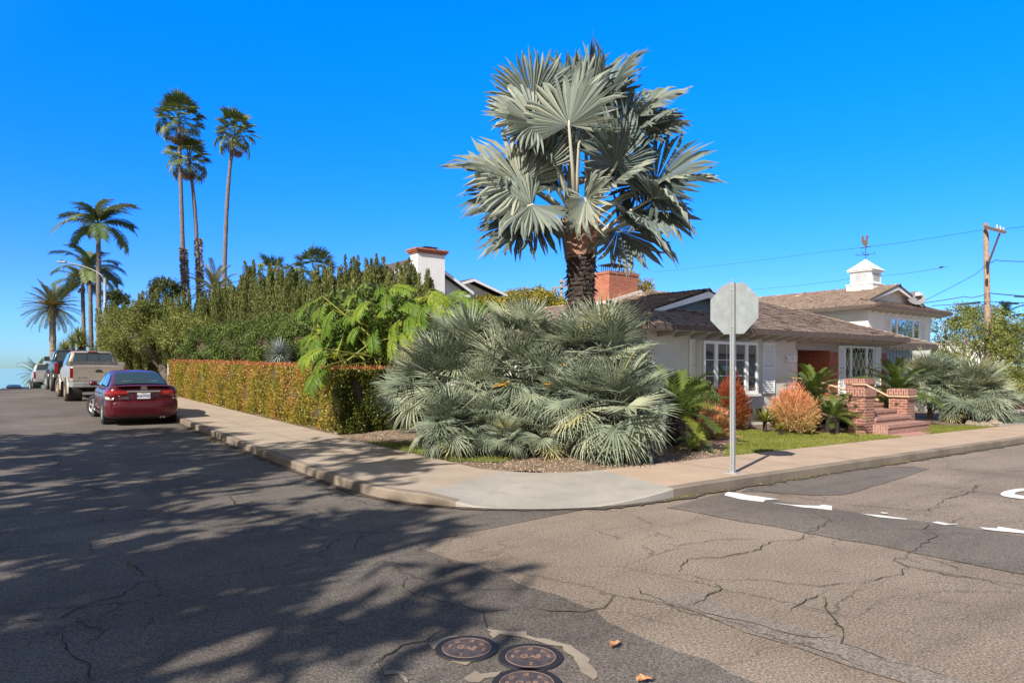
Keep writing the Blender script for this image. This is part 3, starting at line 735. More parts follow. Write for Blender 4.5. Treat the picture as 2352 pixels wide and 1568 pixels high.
# ---- windows
def window(name,u0,u1,v,z0,z1,divs,gm='window_glass',proj=0.0,fw=0.07,grid=None,diamond=False,sill=True,parent=None):
    """framed window in a wall facing the side street; divs are the inner mullion positions"""
    f=MB(); y0=v-proj-0.04; y1=v+0.03
    if proj: f.box((u0,v-proj,z1-0.1),(u1,v,z1)); f.box((u0,v-proj,z0-0.14),(u1,v,z0)); f.box((u0,v-proj,z0),(u0+.06,v,z1-.1)); f.box((u1-.06,v-proj,z0),(u1,v,z1-.1))
    f.box((u0,y0,z1-fw),(u1,y0+0.05,z1)); f.box((u0,y0,z0),(u1,y0+0.05,z0+fw))
    es=[u0]+divs+[u1]
    for i,e in enumerate(es):
        a,b_=(e,e+fw) if i==0 else ((e-fw,e) if i==len(es)-1 else (e-fw*0.9,e+fw*0.9))
        f.box((a,y0+0.001,z0+fw),(b_,y0+0.049,z1-fw))
    w_=part(name,f,'white_paint',parent or house)
    for i in range(len(es)-1):
        a=es[i]+fw*0.9; b_=es[i+1]-fw*0.9
        g=MB(); g.box((a-.01,y0+0.03,z0+fw-.01),(b_+.01,y0+0.036,z1-fw+.01)); part('pane',g,gm,w_)
        m=MB()
        if diamond:
            L=b_-a; H=z1-z0-2*fw; nx=max(1,round(L/0.27)); dx=L/nx; dz=dx*1.75; zz=z0+fw
            def clipbar(x,sg):
                # line through (x,zz) with slope sg*dz/dx clipped to the pane
                k=sg*dz/dx; t0=0; t1=H; 
                for lim in (a,b_):
                    t=(lim-x)*k
                    if (lim==a)==(k>0): t0=max(t0,t)
                    else: t1=min(t1,t)
                if t1-t0>0.03: m.bar((x+t0/k,y0+0.027,zz+t0),(x+t1/k,y0+0.027,zz+t1),0.011,0.011)
            r=int(H/dz)+nx+2
            for q in range(-r,r): clipbar(a+q*dx,1); clipbar(a+(q+.0)*dx,-1)
        elif grid:
            nx,nz=grid[i] if isinstance(grid[0],tuple) else grid
            for q in range(1,nx): x=a+(b_-a)*q/nx; m=MB(); m.box((x-.008,y0+.022,z0+fw),(x+.008,y0+.03,z1-fw)); part('glazing_bar',m,'white_paint',w_)
            for q in range(1,nz): z=z0+fw+(z1-z0-2*fw)*q/nz; m=MB(); m.box((a,y0+.021,z-.008),(b_,y0+.029,z+.008)); part('glazing_bar',m,'white_paint',w_)
        if diamond and m.V: part('diamond_lattice',m,'white_paint',w_)
    if sill:
        s=MB(); s.box((u0-0.05,y0-0.06,z0-0.07),(u1+0.05,v,z0-0.005)); part('sill',s,'white_paint',w_)
    return w_
def shutter(u0,u1,v,z0,z1,nsl=26,name='shutter'):
    s=MB(); y=v-0.045; fw=0.045
    s.box((u0,y,z0),(u0+fw,v,z1)); s.box((u1-fw,y,z0),(u1,v,z1)); s.box((u0+fw,y,z0),(u1-fw,v,z0+0.09)); s.box((u0+fw,y,z1-.07),(u1-fw,v,z1)); zm=(z0+z1)/2; s.box((u0+fw,y,zm-.035),(u1-fw,v,zm+.035))
    o=part(name,s,'white_paint',house)
    lu=MB(); ll=MB()
    for k in range(nsl):
        z=z0+.09+(z1-z0-.16)*(k+.5)/nsl; h=(z1-z0)/nsl*0.42
        if abs(z-zm)<.05: continue
        (lu if z>zm else ll).prism([(u0+fw,y+.006,z-h),(u0+fw,y+.03,z+h),(u0+fw,y+.036,z+h-.006),(u0+fw,y+.012,z-h-.006)],(u1-u0-2*fw,0,0))
    part('louvres',lu,'white_paint',o); part('louvres',ll,'white_paint',o)
    return o
def uz(px,py,v): p=on_v(px,py,v); return p.x,p.z
# main bay window; positions measured off the facade
a0=uz(1614,788,10.95)[0]; a1=uz(1739,788,10.95)[0]; zt=uz(1640,783,10.95)[1]; zb=uz(1735,903,10.95)[1]
d1=uz(1643,800,10.95)[0]; d2=uz(1713,800,10.95)[0]
window('window',a0,a1,11.2,zb,zt,[d1,d2],'window_glass',0.25,0.075,[(1,3),(3,3),(1,1)])
s0=uz(1581,790,11.2); s1=uz(1614,790,11.2); zt2=uz(1600,780,11.2)[1]; zb2=uz(1765,903,11.2)[1]
shutter(s0[0],min(s1[0],a0-0.02),11.2,zb2,zt2)
s2=uz(1750,790,11.2)[0]; s3=uz(1777,790,11.2)[0]; shutter(max(s2,a1+.03),s3,11.2,zb2,zt2)
# diamond window in the brick
e0=uz(1938,800,11.2)[0]; e1=uz(2006,800,11.2)[0]; zt3=uz(1970,795,11.2)[1]
window('window',e0,e1,11.2,0.98,zt3,[uz(1953,800,11.2)[0],uz(1989,800,11.2)[0]],'window_glass',0.0,0.06,diamond=True)
shutter(uz(1925,800,11.2)[0],e0-.01,11.2,0.88,zt3,24); shutter(uz(2009,800,11.2)[0]-.02,uz(2021,800,11.2)[0],11.2,0.92,zt3,24)
window('window',26.2,29.6,13.7,0.9,2.05,[27.0,28.8],'window_glass',0,0.08,diamond=True)
# foundation vents
for px in (1722,1742):
    p=on_v(px,944,11.2); m=MB(); m.box((p.x-.11,11.185,p.z-.07),(p.x+.11,11.2,p.z+.07)); part('foundation_vent',m,'vent_dark',house)
# house number
p=on_v(1816,824,11.2)
part('house_number',text_mb('2650',0.25,0.03,frame((p.x-.03,11.16,p.z),(1,0,0),(0,0,1),(0,-1,0)),1.12,'CENTER',0.008),'white_paint',house)
# front gable
def gable(u0,u1,uc,v,zb_,zp,par,louv=True,wallmat='frieze_paint'):
    g=MB(); g.prism([(u0,v,zb_),(u1,v,zb_),(uc,v,zp)],(0,0.12,0)); go=part('gable_wall',g,wallmat,par)
    if louv:
        l=MB()
        for k in range(5):
            z=zb_+.06+(zp-zb_-.2)*k/5; t=(z-zb_)/(zp-zb_); w_=(u1-u0)/2*(1-t)*0.72
            l.prism([(uc-w_,v-.03,z),(uc-w_,v,z+.07),(uc-w_,v,z+.05)],(2*w_,0,0))
        part('louvres',l,'blue_siding',go)
    th=0.17
    for ue in (u0,u1):
        r=MB(); sg=1 if ue>uc else -1
        r.prism([(uc,v-.32,zp+.02),(ue+sg*.25,v-.32,zb_+.02-.25*PL),(ue+sg*.25,v-.32,zb_+.02-.25*PL-th*.6),(uc,v-.32,zp+.02-th)],(0,0.05,0)); part('bargeboard',r,'white_paint',go)
    d=MB()
    for ue in (u0,u1):
        sg=1 if ue>uc else -1
        d.prism([(uc,v-.27,zp+.005),(ue+sg*.2,v-.27,zb_-.2*PL),(ue+sg*.2,v-.27,zb_-.2*PL-.02),(uc,v-.27,zp-.015)],(0,0.27,0))
    part('gable_soffit',d,'soffit_paint',go)
gable(13.9,17.9,15.9,12.2,zF(12.2)+.0,zL(15.9)-.07,house)
# chimney
zc=1.7+(846-650)/F*22.2
ch=MB(); cu0,cu1,cv0,cv1=15.24,16.52,15.07,15.75
ch.box((cu0,cv0,3.3),(cu1,cv1,4.62)); ch.box((cu0-.02,cv0-.02,4.62),(cu1+.02,cv1+.02,4.70)); chim=part('chimney',ch,'chimney_brick',roof)
fl=MB(); fl.prism([(cu0-.1,cv0-.1,zL(cu0)-.0),(cu1+.1,cv0-.1,zL(cu1)+.06),(cu1+.1,cv0-.1,zL(cu1)+.14),(cu0-.1,cv0-.1,zL(cu0)+.1)],(0,.09,0)); fl.box((cu0-.1,cv0-.1,zL(cu0)-.05),(cu0-.01,cv1,zL(cu0)+.1)); part('flashing',fl,'flashing',chim)
cp=MB(); cc=((cu0+cu1)/2-.05,(cv0+cv1)/2)
for i in range(9):
    for j in (0,1): cp.box((cc[0]-.36+.09*i-.008,cc[1]-.22+.44*j-.008,4.70),(cc[0]-.36+.09*i+.008,cc[1]-.22+.44*j+.008,4.93))
for i in range(1,5):
    for j in (0,1): cp.box((cc[0]-.36+.72*j-.008,cc[1]-.22+.088*i-.008,4.70),(cc[0]-.36+.72*j+.008,cc[1]-.22+.088*i+.008,4.93))
cp.prism([(cc[0]-.46,cc[1]-.3,4.93),(cc[0]+.46,cc[1]-.3,4.93),(cc[0]+.46,cc[1]+.3,4.93),(cc[0]-.46,cc[1]+.3,4.93)],(0,0,.025)); cp.add([(cc[0]-.44,cc[1]-.28,4.955),(cc[0]+.44,cc[1]-.28,4.955),(cc[0]+.44,cc[1]+.28,4.955),(cc[0]-.44,cc[1]+.28,4.955),(cc[0],cc[1],5.02)],[(0,1,4),(1,2,4),(2,3,4),(3,0,4)])
part('chimney_cap',cp,'soot_metal',chim)
# ---- upper storey
UZ=4.42; U0,U1,V0=29.9,37.75,13.9; UC=(U0+U1)/2; PU=0.30; cU=1/math.sqrt(1+PU*PU)
def zU(u): return UZ+PU*(u-U0)
ru=MB()
shakes(ru,(U0,0,UZ),(0,1,0),(cU,0,PU*cU),[(v,(u-U0)/cU) for u,v in [(U0,13.9),(U0,30),(UC,30),(UC,14.65),(31.0,14.65),(31.0,15.0)]],seed=7,exp=0.2)
shakes(ru,(U1,0,UZ),(0,1,0),(-cU,0,PU*cU),[(v,(U1-u)/cU) for u,v in [(U1,13.9),(U1,30),(UC,30),(UC,14.65),(36.6,14.65),(36.6,15.0)]],seed=8,exp=0.2)
shakes(ru,(0,V0,UZ),(1,0,0),(0,cF,PF*cF),[(u,(v-V0)/cF) for u,v in [(U0,13.9),(U1,13.9),(36.55,15.1),(31.05,15.1)]],seed=9,exp=0.2)
capline(ru,(U0,13.9,UZ),(31.0,15,zU(31)),7); capline(ru,(U1,13.9,UZ),(36.65,15,zU(31)),8); capline(ru,(UC,14.6,zU(UC)),(UC,30,zU(UC)),9)
uroof=part('upper_roof',ru,'cedar_shake',house)
dk=MB()
slab([(U0,13.9,UZ),(31,14.65,zU(31)),(UC,14.65,zU(UC)),(UC,30,zU(UC)),(U0,30,UZ)]); slab([(U1,13.9,UZ),(36.65,14.65,zU(31)),(UC,14.65,zU(UC)),(UC,30,zU(UC)),(U1,30,UZ)]); slab([(U0,13.9,UZ),(U1,13.9,UZ),(36.55,15.1,UZ+.39),(31.05,15.1,UZ+.39)])
part('roof_deck',dk,'roof_deck',uroof)
fa=MB(); fa.box((U0-.03,13.865,UZ-.12),(U1+.03,13.9,UZ-.005)); fa.box((U0-.035,13.9,UZ-.12),(U0,30,UZ-.005)); fa.box((U1,13.9,UZ-.12),(U1+.035,30,UZ-.005)); part('fascia',fa,'dark_fascia',uroof)
so=MB(); so.box((U0+.01,13.91,UZ-.13),(U1-.01,14.55,UZ-.1)); so.box((U0+.01,14.55,UZ-.13),(30.55,29.9,UZ-.1)); so.box((36.75,14.55,UZ-.13),(U1-.01,29.9,UZ-.1)); part('soffit',so,'soffit_paint',uroof)
for u in rng(30.2,37.4,0.65):
    t=MB(); t.prism([(u-.035,13.93,UZ-.135),(u-.035,14.5,UZ-.135),(u-.035,14.5,UZ-.25),(u-.035,14.0,UZ-.2)],(0.07,0,0)); part('rafter_tail',t,'soffit_paint',house)
gable(31.2,36.4,UC,15.0,UZ+.36,zU(UC)-.08,house,False,'grey_stucco')
w=MB(); w.box((30.5,14.5,0),(36.8,14.7,UZ-.12)); w.box((30.5,14.7,0),(30.7,29.5,UZ-.12)); w.box((36.6,14.7,0),(36.8,29.5,UZ-.12)); w.box((30.7,29.3,0),(36.6,29.5,UZ-.12))
part('upper_wall',w,'white_stucco',house)
q0=uz(2045,740,14.5)[0]; q1=uz(2111,745,14.5)[0]; zt4=uz(2080,731,14.5)[1]
window('window',q0,q1,14.5,3.05,zt4,[uz(2059,740,14.5)[0],uz(2096,745,14.5)[0]],'upper_glass',0,0.09,[(1,2),(1,1),(1,2)])
for a,b_ in ((2032,2044),(2112,2124)):
    shutter(uz(a,740,14.5)[0],uz(b_,742,14.5)[0],14.5,2.95,zt4,18)
# cupola with weather vane
cx,cy=UC,16.2; zc0=zU(UC)
cm=MB(); cm.box((cx-.62,cy-.62,zc0-.45),(cx+.62,cy+.62,zc0+.1)); cm.box((cx-.66,cy-.66,zc0+.1),(cx+.66,cy+.66,zc0+.14)); cm.box((cx-.5,cy-.5,zc0+.14),(cx+.5,cy+.5,zc0+.74)); cm.box((cx-.6,cy-.6,zc0+.74),(cx+.6,cy+.6,zc0+.80))
cup=part('cupola',cm,'white_paint',house)
ro=MB(); h=.66
prof=[(.64,.80),(.60,.84),(.36,1.05),(.14,1.25),(.03,1.36)]
rows=[]
for r,z in prof: rows.append([(cx-r,cy-r,zc0+z),(cx+r,cy-r,zc0+z),(cx+r,cy+r,zc0+z),(cx-r,cy+r,zc0+z)])
ro.grid(rows,0.5,True); part('cupola_roof',ro,'white_paint',cup)
lv=MB()
for k in range(4):
    z=zc0+.28+.1*k
    lv.box((cx-.3,cy-.515,z),(cx+.3,cy-.5,z+.045)); lv.box((cx-.515,cy-.3,z),(cx-.5,cy+.3,z+.045))
part('cupola_vent',lv,'frieze_paint',cup)
wv=MB(); zt_=zc0+1.34
wv.tube([(cx,cy,zt_-.1),(cx,cy,zt_+.75)],0.018,6); wv.bar((cx-.3,cy,zt_+.25),(cx+.3,cy,zt_+.25),.02); wv.bar((cx,cy-.42,zt_+.25),(cx,cy+.42,zt_+.25),.02)
for d,ch_ in (((0,.42),'N'),((0,-.42),'S'),((.3,0),'E'),((-.3,0),'W')):
    t=text_mb(ch_,.16,.006,frame((cx+d[0],cy+d[1],zt_+.31),(.6,-.8,0),(0,0,1),(-.8,-.6,0))); wv.add(np.concatenate(t.V),[tuple(t.I[sum(t.T[:i]):sum(t.T[:i+1])]) for i in range(len(t.T))],.5)
wv.bar((cx-.14,cy+.18,zt_+.58),(cx+.14,cy-.18,zt_+.64),.045); vane=part('weather_vane',wv,'soot_metal',cup)
rs_=MB(); ax=Vector((.35,-.93,0)).normalized(); o=Vector((cx,cy,zt_+.70))
sil=[(-.10,0),(.04,-.02),(.10,.10),(.08,.24),(.13,.40),(.12,.48),(.05,.52),(.0,.40),(-.02,.24),(-.08,.30),(-.07,.46),(-.14,.50),(-.19,.36),(-.17,.16)]
pv=Vector((-ax.y,ax.x,0))*.03
rs_.prism([o+ax*a+Vector((0,0,b_))-pv*.5 for a,b_ in sil],pv); rs_.bar(o+ax*-.02,o+ax*-.02-Vector((0,0,.1)),.02); rs_.bar(o+ax*.04,o+ax*.04-Vector((0,0,.1)),.02); part('rooster',rs_,'copper',vane)
# satellite dish on its mast behind the upper roof
D=thing('satellite_dish','grey satellite dish with white receiver beside the upper roof','satellite dish',tuple(W(2103,716,33)))
c=W(2102,686,33)
rows=[]; nx_=Vector((-.55,-.72,.35)).normalized(); sx_=nx_.cross(Vector((0,0,1))).normalized(); sy_=sx_.cross(nx_)
for r in (0.02,.15,.30,.42): rows.append([c+(sx_*math.cos(q)*r*1.05+sy_*math.sin(q)*r*.85)+nx_*(r*r*.5) for q in [2*PI*k/18 for k in range(18)]])
m=MB(); m.grid(rows,.5,True); m.grid([[p-nx_*.012 for p in r] for r in rows[::-1]],.5,True); plain('dish_grey',(0.2,0.2,0.215),0.6,var=.1); part('dish',m,'dish_grey',D,True)
m=MB(); m.box(tuple(c+Vector((-.1,-.25,.13))),tuple(c+Vector((.16,-.05,.28)))); part('receiver',m,'white_paint',D)
m=MB(); m.tube([c-Vector((0,0,.12)),c-Vector((0,0,.65))],.03,6); m.bar(c-Vector((0,0,.2)),c+Vector((.05,-.2,.14)),.03); m.bar(c-Vector((0,0,.3)),c-Vector((-.35,0,.6)),.025); part('mast',m,'soot_metal',D)
# ---------------------------------------------------------------- steps, pillars, rails
def pillar(name,u,v,w,d,z0,z1,lab,grp=None):
    t=thing(name,lab,'pillar',(u+w/2,v+d/2,z0),group=grp)
    m=MB(); m.box((u,v,z0-.1),(u+w,v+d,z1-.17)); part('shaft',m,'pillar_brick',t)
    m=MB(); m.box((u-.035,v-.035,z1-.17),(u+w+.035,v+d+.035,z1-.02)); m.box((u-.02,v-.02,z1-.02),(u+w+.02,v+d+.02,z1)); part('coping',m,'upright_brick',t)
    m=MB(); m.tube([(u-.015,v+d*.55,z1-.42),(u+.01,v+d*.55,z1-.42)],.05,14); part('step_light',m,'copper',t)
    return t
pillar('brick_pillar',17.55,8.42,.5,.42,.12,1.17,'brick pillar left of the brick steps beside the cycads','brick pillars at the front steps')
pillar('brick_pillar',20.08,8.5,.48,.48,.12,1.14,'brick pillar right of the brick steps nearest the pavement','brick pillars at the front steps')
pillar('brick_pillar',20.0,9.6,.55,.55,.12,1.41,'tallest brick pillar standing at the top of the steps','brick pillars at the front steps')
st=thing('brick_steps','four brick steps rising between brick pillars to the porch','steps',(19.1,8.9,.12))
for k in range(4):
    z=.13+.155*k; m=MB(); v=8.05+.36*k; u1=20.35 if k==0 else 20.07; u0=17.95 if k==0 else 18.06
    m.box((u0,v,z-.1),(u1,v+.42 if k<3 else 9.84,z+.145)); m.box((u0-.0,v-.025,z+.075),(u1+.0,v+.0,z+.15)); part('step',m,'step_brick',st)
def rail(lab,pts,cat='handrail'):
    t=MB(); t.tube(pts,.028,8); return solo('handrail',t,'tan_rail',lab,cat,'tan handrails of the front steps')
rail('tan handrail sloping down to the right brick pillar',[(19.98,9.95,1.24),(19.96,9.55,1.24),(20.04,8.98,.93),(20.04,8.44,.93),(20.56,8.44,.93)])
rail('short tan handrail end at the left brick pillar',[(18.12,8.35,.9),(18.12,9.3,.94),(18.1,10.1,1.24)])
rail('tan handrail behind the top of the left brick pillar',[(17.5,8.9,1.16),(17.5,9.9,1.42),(18.6,11.0,1.42)])
# ---------------------------------------------------------------- road sign seen from behind
p0=on_g(1683,1086,0.14); 
sg=thing('stop_sign','octagonal road sign seen from behind on perforated metal post','road sign',tuple(p0))
top=W(1689,672,10.5); px_=p0.x; py_=p0.y
ht=2.86
pm=MB(); w=.03
ax=Vector((-.16,.987,0)).normalized(); nx=Vector((ax.y,-ax.x,0))   # sign plane holds ax, faces nx
t0=Vector((px_,py_,p0.z)); lean=nx*.0+ax*.0
for s_ in (-1,1):
    pm.prism([t0+ax*(w*s_-.004)+nx*.02,t0+ax*(w*s_+.004)+nx*.02,t0+ax*(w*s_+.004)-nx*.03,t0+ax*(w*s_-.004)-nx*.03],(0,0,ht)); 
pm.prism([t0+ax*-w-nx*.03,t0+ax*w-nx*.03,t0+ax*w-nx*.022,t0+ax*-w-nx*.022],(0,0,ht))
plain('post_metal',(0.36,0.38,0.385),0.5,0.3,var=0.08,scale=8)
part('post',pm,'post_metal',sg)
hm=MB()
for k in range(110):
    z=.04+.0254*k
    c=t0-nx*.0312+Vector((0,0,z)); hm.prism([c+ax*.009+Vector((0,0,.0)),c+Vector((0,0,.009)),c-ax*.009,c-Vector((0,0,.009))],-nx*.002)
part('post_holes',hm,'vent_dark',sg)
bm_=MB(); bm_.prism([t0+ax*.09+nx*.07,t0+ax*.09-nx*.07,t0-ax*.09-nx*.07,t0-ax*.09+nx*.07],(0,0,.012)); part('base_plate',bm_,'galvanised',sg)
pl=MB(); c=t0+nx*.036+Vector((0,0,2.47)); R=.381/math.cos(PI/8)
oct_=[c+ax*(R*math.cos(PI/8+k*PI/4))+Vector((0,0,R*math.sin(PI/8+k*PI/4))) for k in range(8)]
pl.prism(oct_,nx*.004); part('sign_plate',pl,'sign_metal',sg)
fr=MB(); R2=R*.995; fr.prism([c+nx*.0045+ax*(R2*math.cos(PI/8+k*PI/4))+Vector((0,0,R2*math.sin(PI/8+k*PI/4))) for k in range(8)],nx*.001); plain('sign_red',(0.5,0.02,0.02),0.4); part('sign_face',fr,'sign_red',sg)
part('sign_text',text_mb('STOP',.3,.0005,frame(tuple(c+nx*.0065),tuple(ax),(0,0,1),tuple(nx)),.85),'road_paint',sg)
bo=MB()
for z in (2.75,2.2): bo.tube([t0-nx*.033+Vector((0,0,z)),t0-nx*.045+Vector((0,0,z))],.012,6)
part('bolt',bo,'galvanised',sg)
# ---------------------------------------------------------------- neighbour's white house
nh=thing('neighbour_house','white two storey house with brick topped chimney behind the tall hedge','house',(18,30,.4))
w=MB(); w.box((14.6,27.7,.2),(18.1,36,5.45)); w.prism([(14.6,27.7,5.45),(14.6,27.7,6.05),(15.8,27.7,6.65),(18.1,27.7,5.45)][::1],(0,.2,0)); w.box((18.1,31,.2),(22.5,38,5.7)); w.prism([(18.9,31,5.7),(22.5,31,5.7),(20.7,31,6.3)],(0,.2,0))
part('wall',w,'white_stucco',nh)
r=MB(); r.prism([(14.3,27.3,6.04),(15.8,27.3,6.83),(15.8,27.3,6.77),(14.3,27.3,5.98)],(0,9,0)); r.prism([(15.8,27.3,6.83),(18.5,27.3,5.36),(18.5,27.3,5.3),(15.8,27.3,6.77)],(0,9,0))
r.prism([(18.4,30.5,5.78),(20.7,30.5,6.5),(20.7,30.5,6.44),(18.4,30.5,5.72)],(0,8,0)); r.prism([(20.7,30.5,6.5),(22.95,30.5,5.8),(22.95,30.5,5.74),(20.7,30.5,6.44)],(0,8,0))
nr=part('roof',r,'roof_deck',nh)
b=MB(); 
for A,B in (((15.8,27.26,6.8),(18.5,27.26,5.33)),((14.3,27.26,6.01),(15.8,27.26,6.8)),((20.7,30.46,6.47),(22.95,30.46,5.77)),((18.4,30.46,5.75),(20.7,30.46,6.47))):
    b=MB(); b.prism([A,B,(B[0],B[1],B[2]-.14),(A[0],A[1],A[2]-.14)],(0,.04,0)); part('bargeboard',b,'white_paint',nr)
b=MB(); b.box((17.2,27.4,5.1),(18.4,27.7,5.25)); b.tube([(18.35,27.4,5.3),(18.35,27.5,5.05),(18.15,27.6,4.9),(18.15,27.62,1)],.05,6); part('gutter',b,'white_paint',nh)
b=MB(); b.box((15.3,27.0,.2),(16.72,27.7,6.86)); nc=part('chimney',b,'white_stucco',nh)
b=MB(); b.box((15.24,26.94,6.86),(16.78,27.76,6.93)); b.box((15.19,26.89,6.93),(16.83,27.81,7.0)); b.box((15.15,26.85,7.0),(16.87,27.85,7.07)); part('brick_cap',b,'chimney_brick',nc)
b=MB(); b.box((15.75,27.1,7.07),(16.35,27.6,7.16)); b.box((15.7,27.05,7.16),(16.4,27.65,7.19)); b.add([(15.7,27.05,7.19),(16.4,27.05,7.19),(16.4,27.65,7.19),(15.7,27.65,7.19),(16.05,27.35,7.26)],[(0,1,4),(1,2,4),(2,3,4),(3,0,4)]); part('chimney_cap',b,'soot_metal',nc)
wn=MB(); wn.box((17.1,27.66,3.9),(17.95,27.7,4.75)); wn_=part('window',wn,'white_paint',nh)
g=MB(); g.box((17.16,27.65,3.96),(17.89,27.66,4.69)); part('pane',g,'upper_glass',wn_)
# ---------------------------------------------------------------- vehicles
def paintmat(name,c,metal=0.3,rough=0.32,flake=0.1):
    m,nt,b,o=nodes(name); co=objco(nt)
    n=noise(nt,co,3,4); c2=tuple(x*(1-flake) for x in c)
    nt.links.new(ramp(nt,n,[(0.35,c2),(0.65,c)]),b.inputs['Base Color'])
    b.inputs['Metallic'].default_value=metal; b.inputs['Roughness'].default_value=rough
    b.inputs['Coat Weight'].default_value=0.5; b.inputs['Coat Roughness'].default_value=0.06
    dn=noise(nt,co,7,5,.7); r_=ramp(nt,dn,[(.4,rough),(.75,min(1,rough+.25))]); nt.links.new(r_,b.inputs['Roughness'])
    return m
paintmat('maroon_paint',(0.085,0.004,0.011),0.2,0.25)
paintmat('champagne_paint',(0.37,0.325,0.275),0.25,0.42,0.18)
paintmat('black_paint',(0.012,0.013,0.016),0.1,0.25)
paintmat('silver_paint',(0.5,0.5,0.5),0.45,0.35)
paintmat('pearl_paint',(0.7,0.7,0.69),0.05,0.35)
plain('tyre_rubber',(0.028,0.027,0.026),0.85,var=0.25,scale=12)
plain('dusty_rubber',(0.075,0.066,0.056),0.9,var=0.3,scale=9)
plain('alloy',(0.62,0.62,0.62),0.32,0.75,var=0.06)
plain('bronze_rim',(0.42,0.3,0.2),0.45,0.4)
plain('chrome',(0.75,0.76,0.78),0.12,1.0,var=0.02)
plain('grey_bumper',(0.27,0.28,0.28),0.45,0.3,var=0.15)
plain('black_plastic',(0.02,0.02,0.021),0.6)
plain('lamp_red',(0.26,0.006,0.006),0.12,coat=1.0)
plain('lamp_white',(0.62,0.6,0.57),0.15,coat=1.0)
plain('plate_white',(0.75,0.75,0.74),0.45)
plain('plate_blue',(0.04,0.06,0.2),0.5)
plain('weathered_board',(0.105,0.1,0.095),0.9,var=0.3,scale=8)
glass('car_glass',(0.016,0.03,0.035),0.14,(0.75,0.92,1))
glass('side_glass',(0.03,0.06,0.075),0.5,(0.8,0.95,1))
def ring(P): return P+[(x,-y,z) for x,y,z in P[::-1] if abs(y)>1e-6]
def loft(mb,R,cap0=True,cap1=True):
    k=len(R); n=len(R[0]); V=[p for r in R for p in r]
    f=[(i*n+j,(i+1)*n+j,(i+1)*n+(j+1)%n,i*n+(j+1)%n) for i in range(k-1) for j in range(n)]
    if cap0: f.append(tuple(range(n)))
    if cap1: f.append(tuple(range((k-1)*n,k*n))[::-1])
    mb.add(V,f,.5)
def wheel(car,x,y,r,w,side,rim='alloy',tyre='tyre_rubber',spokes=5,steer=0.0,rr=0.66):
    """tyre with rim in the car's own axes; side is +1 on the left"""
    M=Matrix.Translation((x,y,r))@Matrix.Rotation(steer,4,'Z')
    def ringp(rad,yy,n=28): return [tuple(M@Vector((rad*math.cos(2*PI*k/n),yy,rad*math.sin(2*PI*k/n)))) for k in range(n)]
    o=side; m=MB()
    prof=[(rr*r,-w*.42),(r*.93,-w*.5),(r*.985,-w*.4),(r,-w*.2),(r,w*.2),(r*.985,w*.4),(r*.93,w*.5),(rr*r*1.02,w*.46),(rr*r*.98,w*.36)]
    m.grid([ringp(a,b*o) for a,b in prof],.5,True)
    for q in range(36):
        a=2*PI*q/36
        for yy in (-.25,.02,.28):
            p=M@Vector((r*1.004*math.cos(a),yy*w*o,r*1.004*math.sin(a))); p2=M@Vector((r*1.004*math.cos(a+.09),(yy+.1)*w*o,r*1.004*math.sin(a+.09))); m.bar(p,p2,.022*r*2,.012,up=tuple((p-M@Vector((0,0,0))).normalized()))
    t=part('tyre',m,tyre,car,True,True)
    m=MB(); R0=rr*r
    m.grid([ringp(R0*1.0,w*.40*o),ringp(R0*.93,w*.44*o),ringp(R0*.88,w*.40*o),ringp(R0*.86,w*.0),ringp(.02,-w*.05*o)],.5,True)
    for s_ in range(spokes):
        a=2*PI*s_/spokes+.3; d=Vector((math.cos(a),0,math.sin(a))); pp=Vector((-d.z,0,d.x))
        h0,h1=.075*r*2.2/spokes*3,.055*r*2.6/spokes*3
        V=[]
        for q,hh,yy in ((.1*R0,h0,.43),(.9*R0,h1*1.15,.41)):
            for ss in (-1,1):
                for dy in (0,-.1): V.append(tuple(M@(d*q+pp*hh*ss+Vector((0,(yy+dy)*w*o,0)))))
        m.add(V,[(0,2,6,4),(1,5,7,3),(0,4,5,1),(2,3,7,6)],.5)
    m.grid([ringp(.2*R0,w*.40*o,14),ringp(.17*R0,w*.46*o,14),ringp(.02*R0,w*.47*o,14)],.5,True)
    part('rim',m,rim,t,False,True)
def quadgrid(c,n,m,bulge,nrm):
    """curved panel through 4 corners, bulged along nrm"""
    c=[Vector(p) for p in c]; nrm=Vector(nrm); R=[]
    for i in range(n+1):
        t=i/n; R.append([(c[0]*(1-t)+c[3]*t)*(1-s)+(c[1]*(1-t)+c[2]*t)*s+nrm*bulge*(1-(2*s-1)**2) for s in [j/m for j in range(m+1)]])
    return R
def interp(T,x):
    for (a,*A),(b,*B) in zip(T[:-1],T[1:]):
        if a<=x<=b:
            t=(x-a)/(b-a); return [p+(q-p)*t for p,q in zip(A,B)]
    return list(T[0][1:] if x<T[0][0] else T[-1][1:])
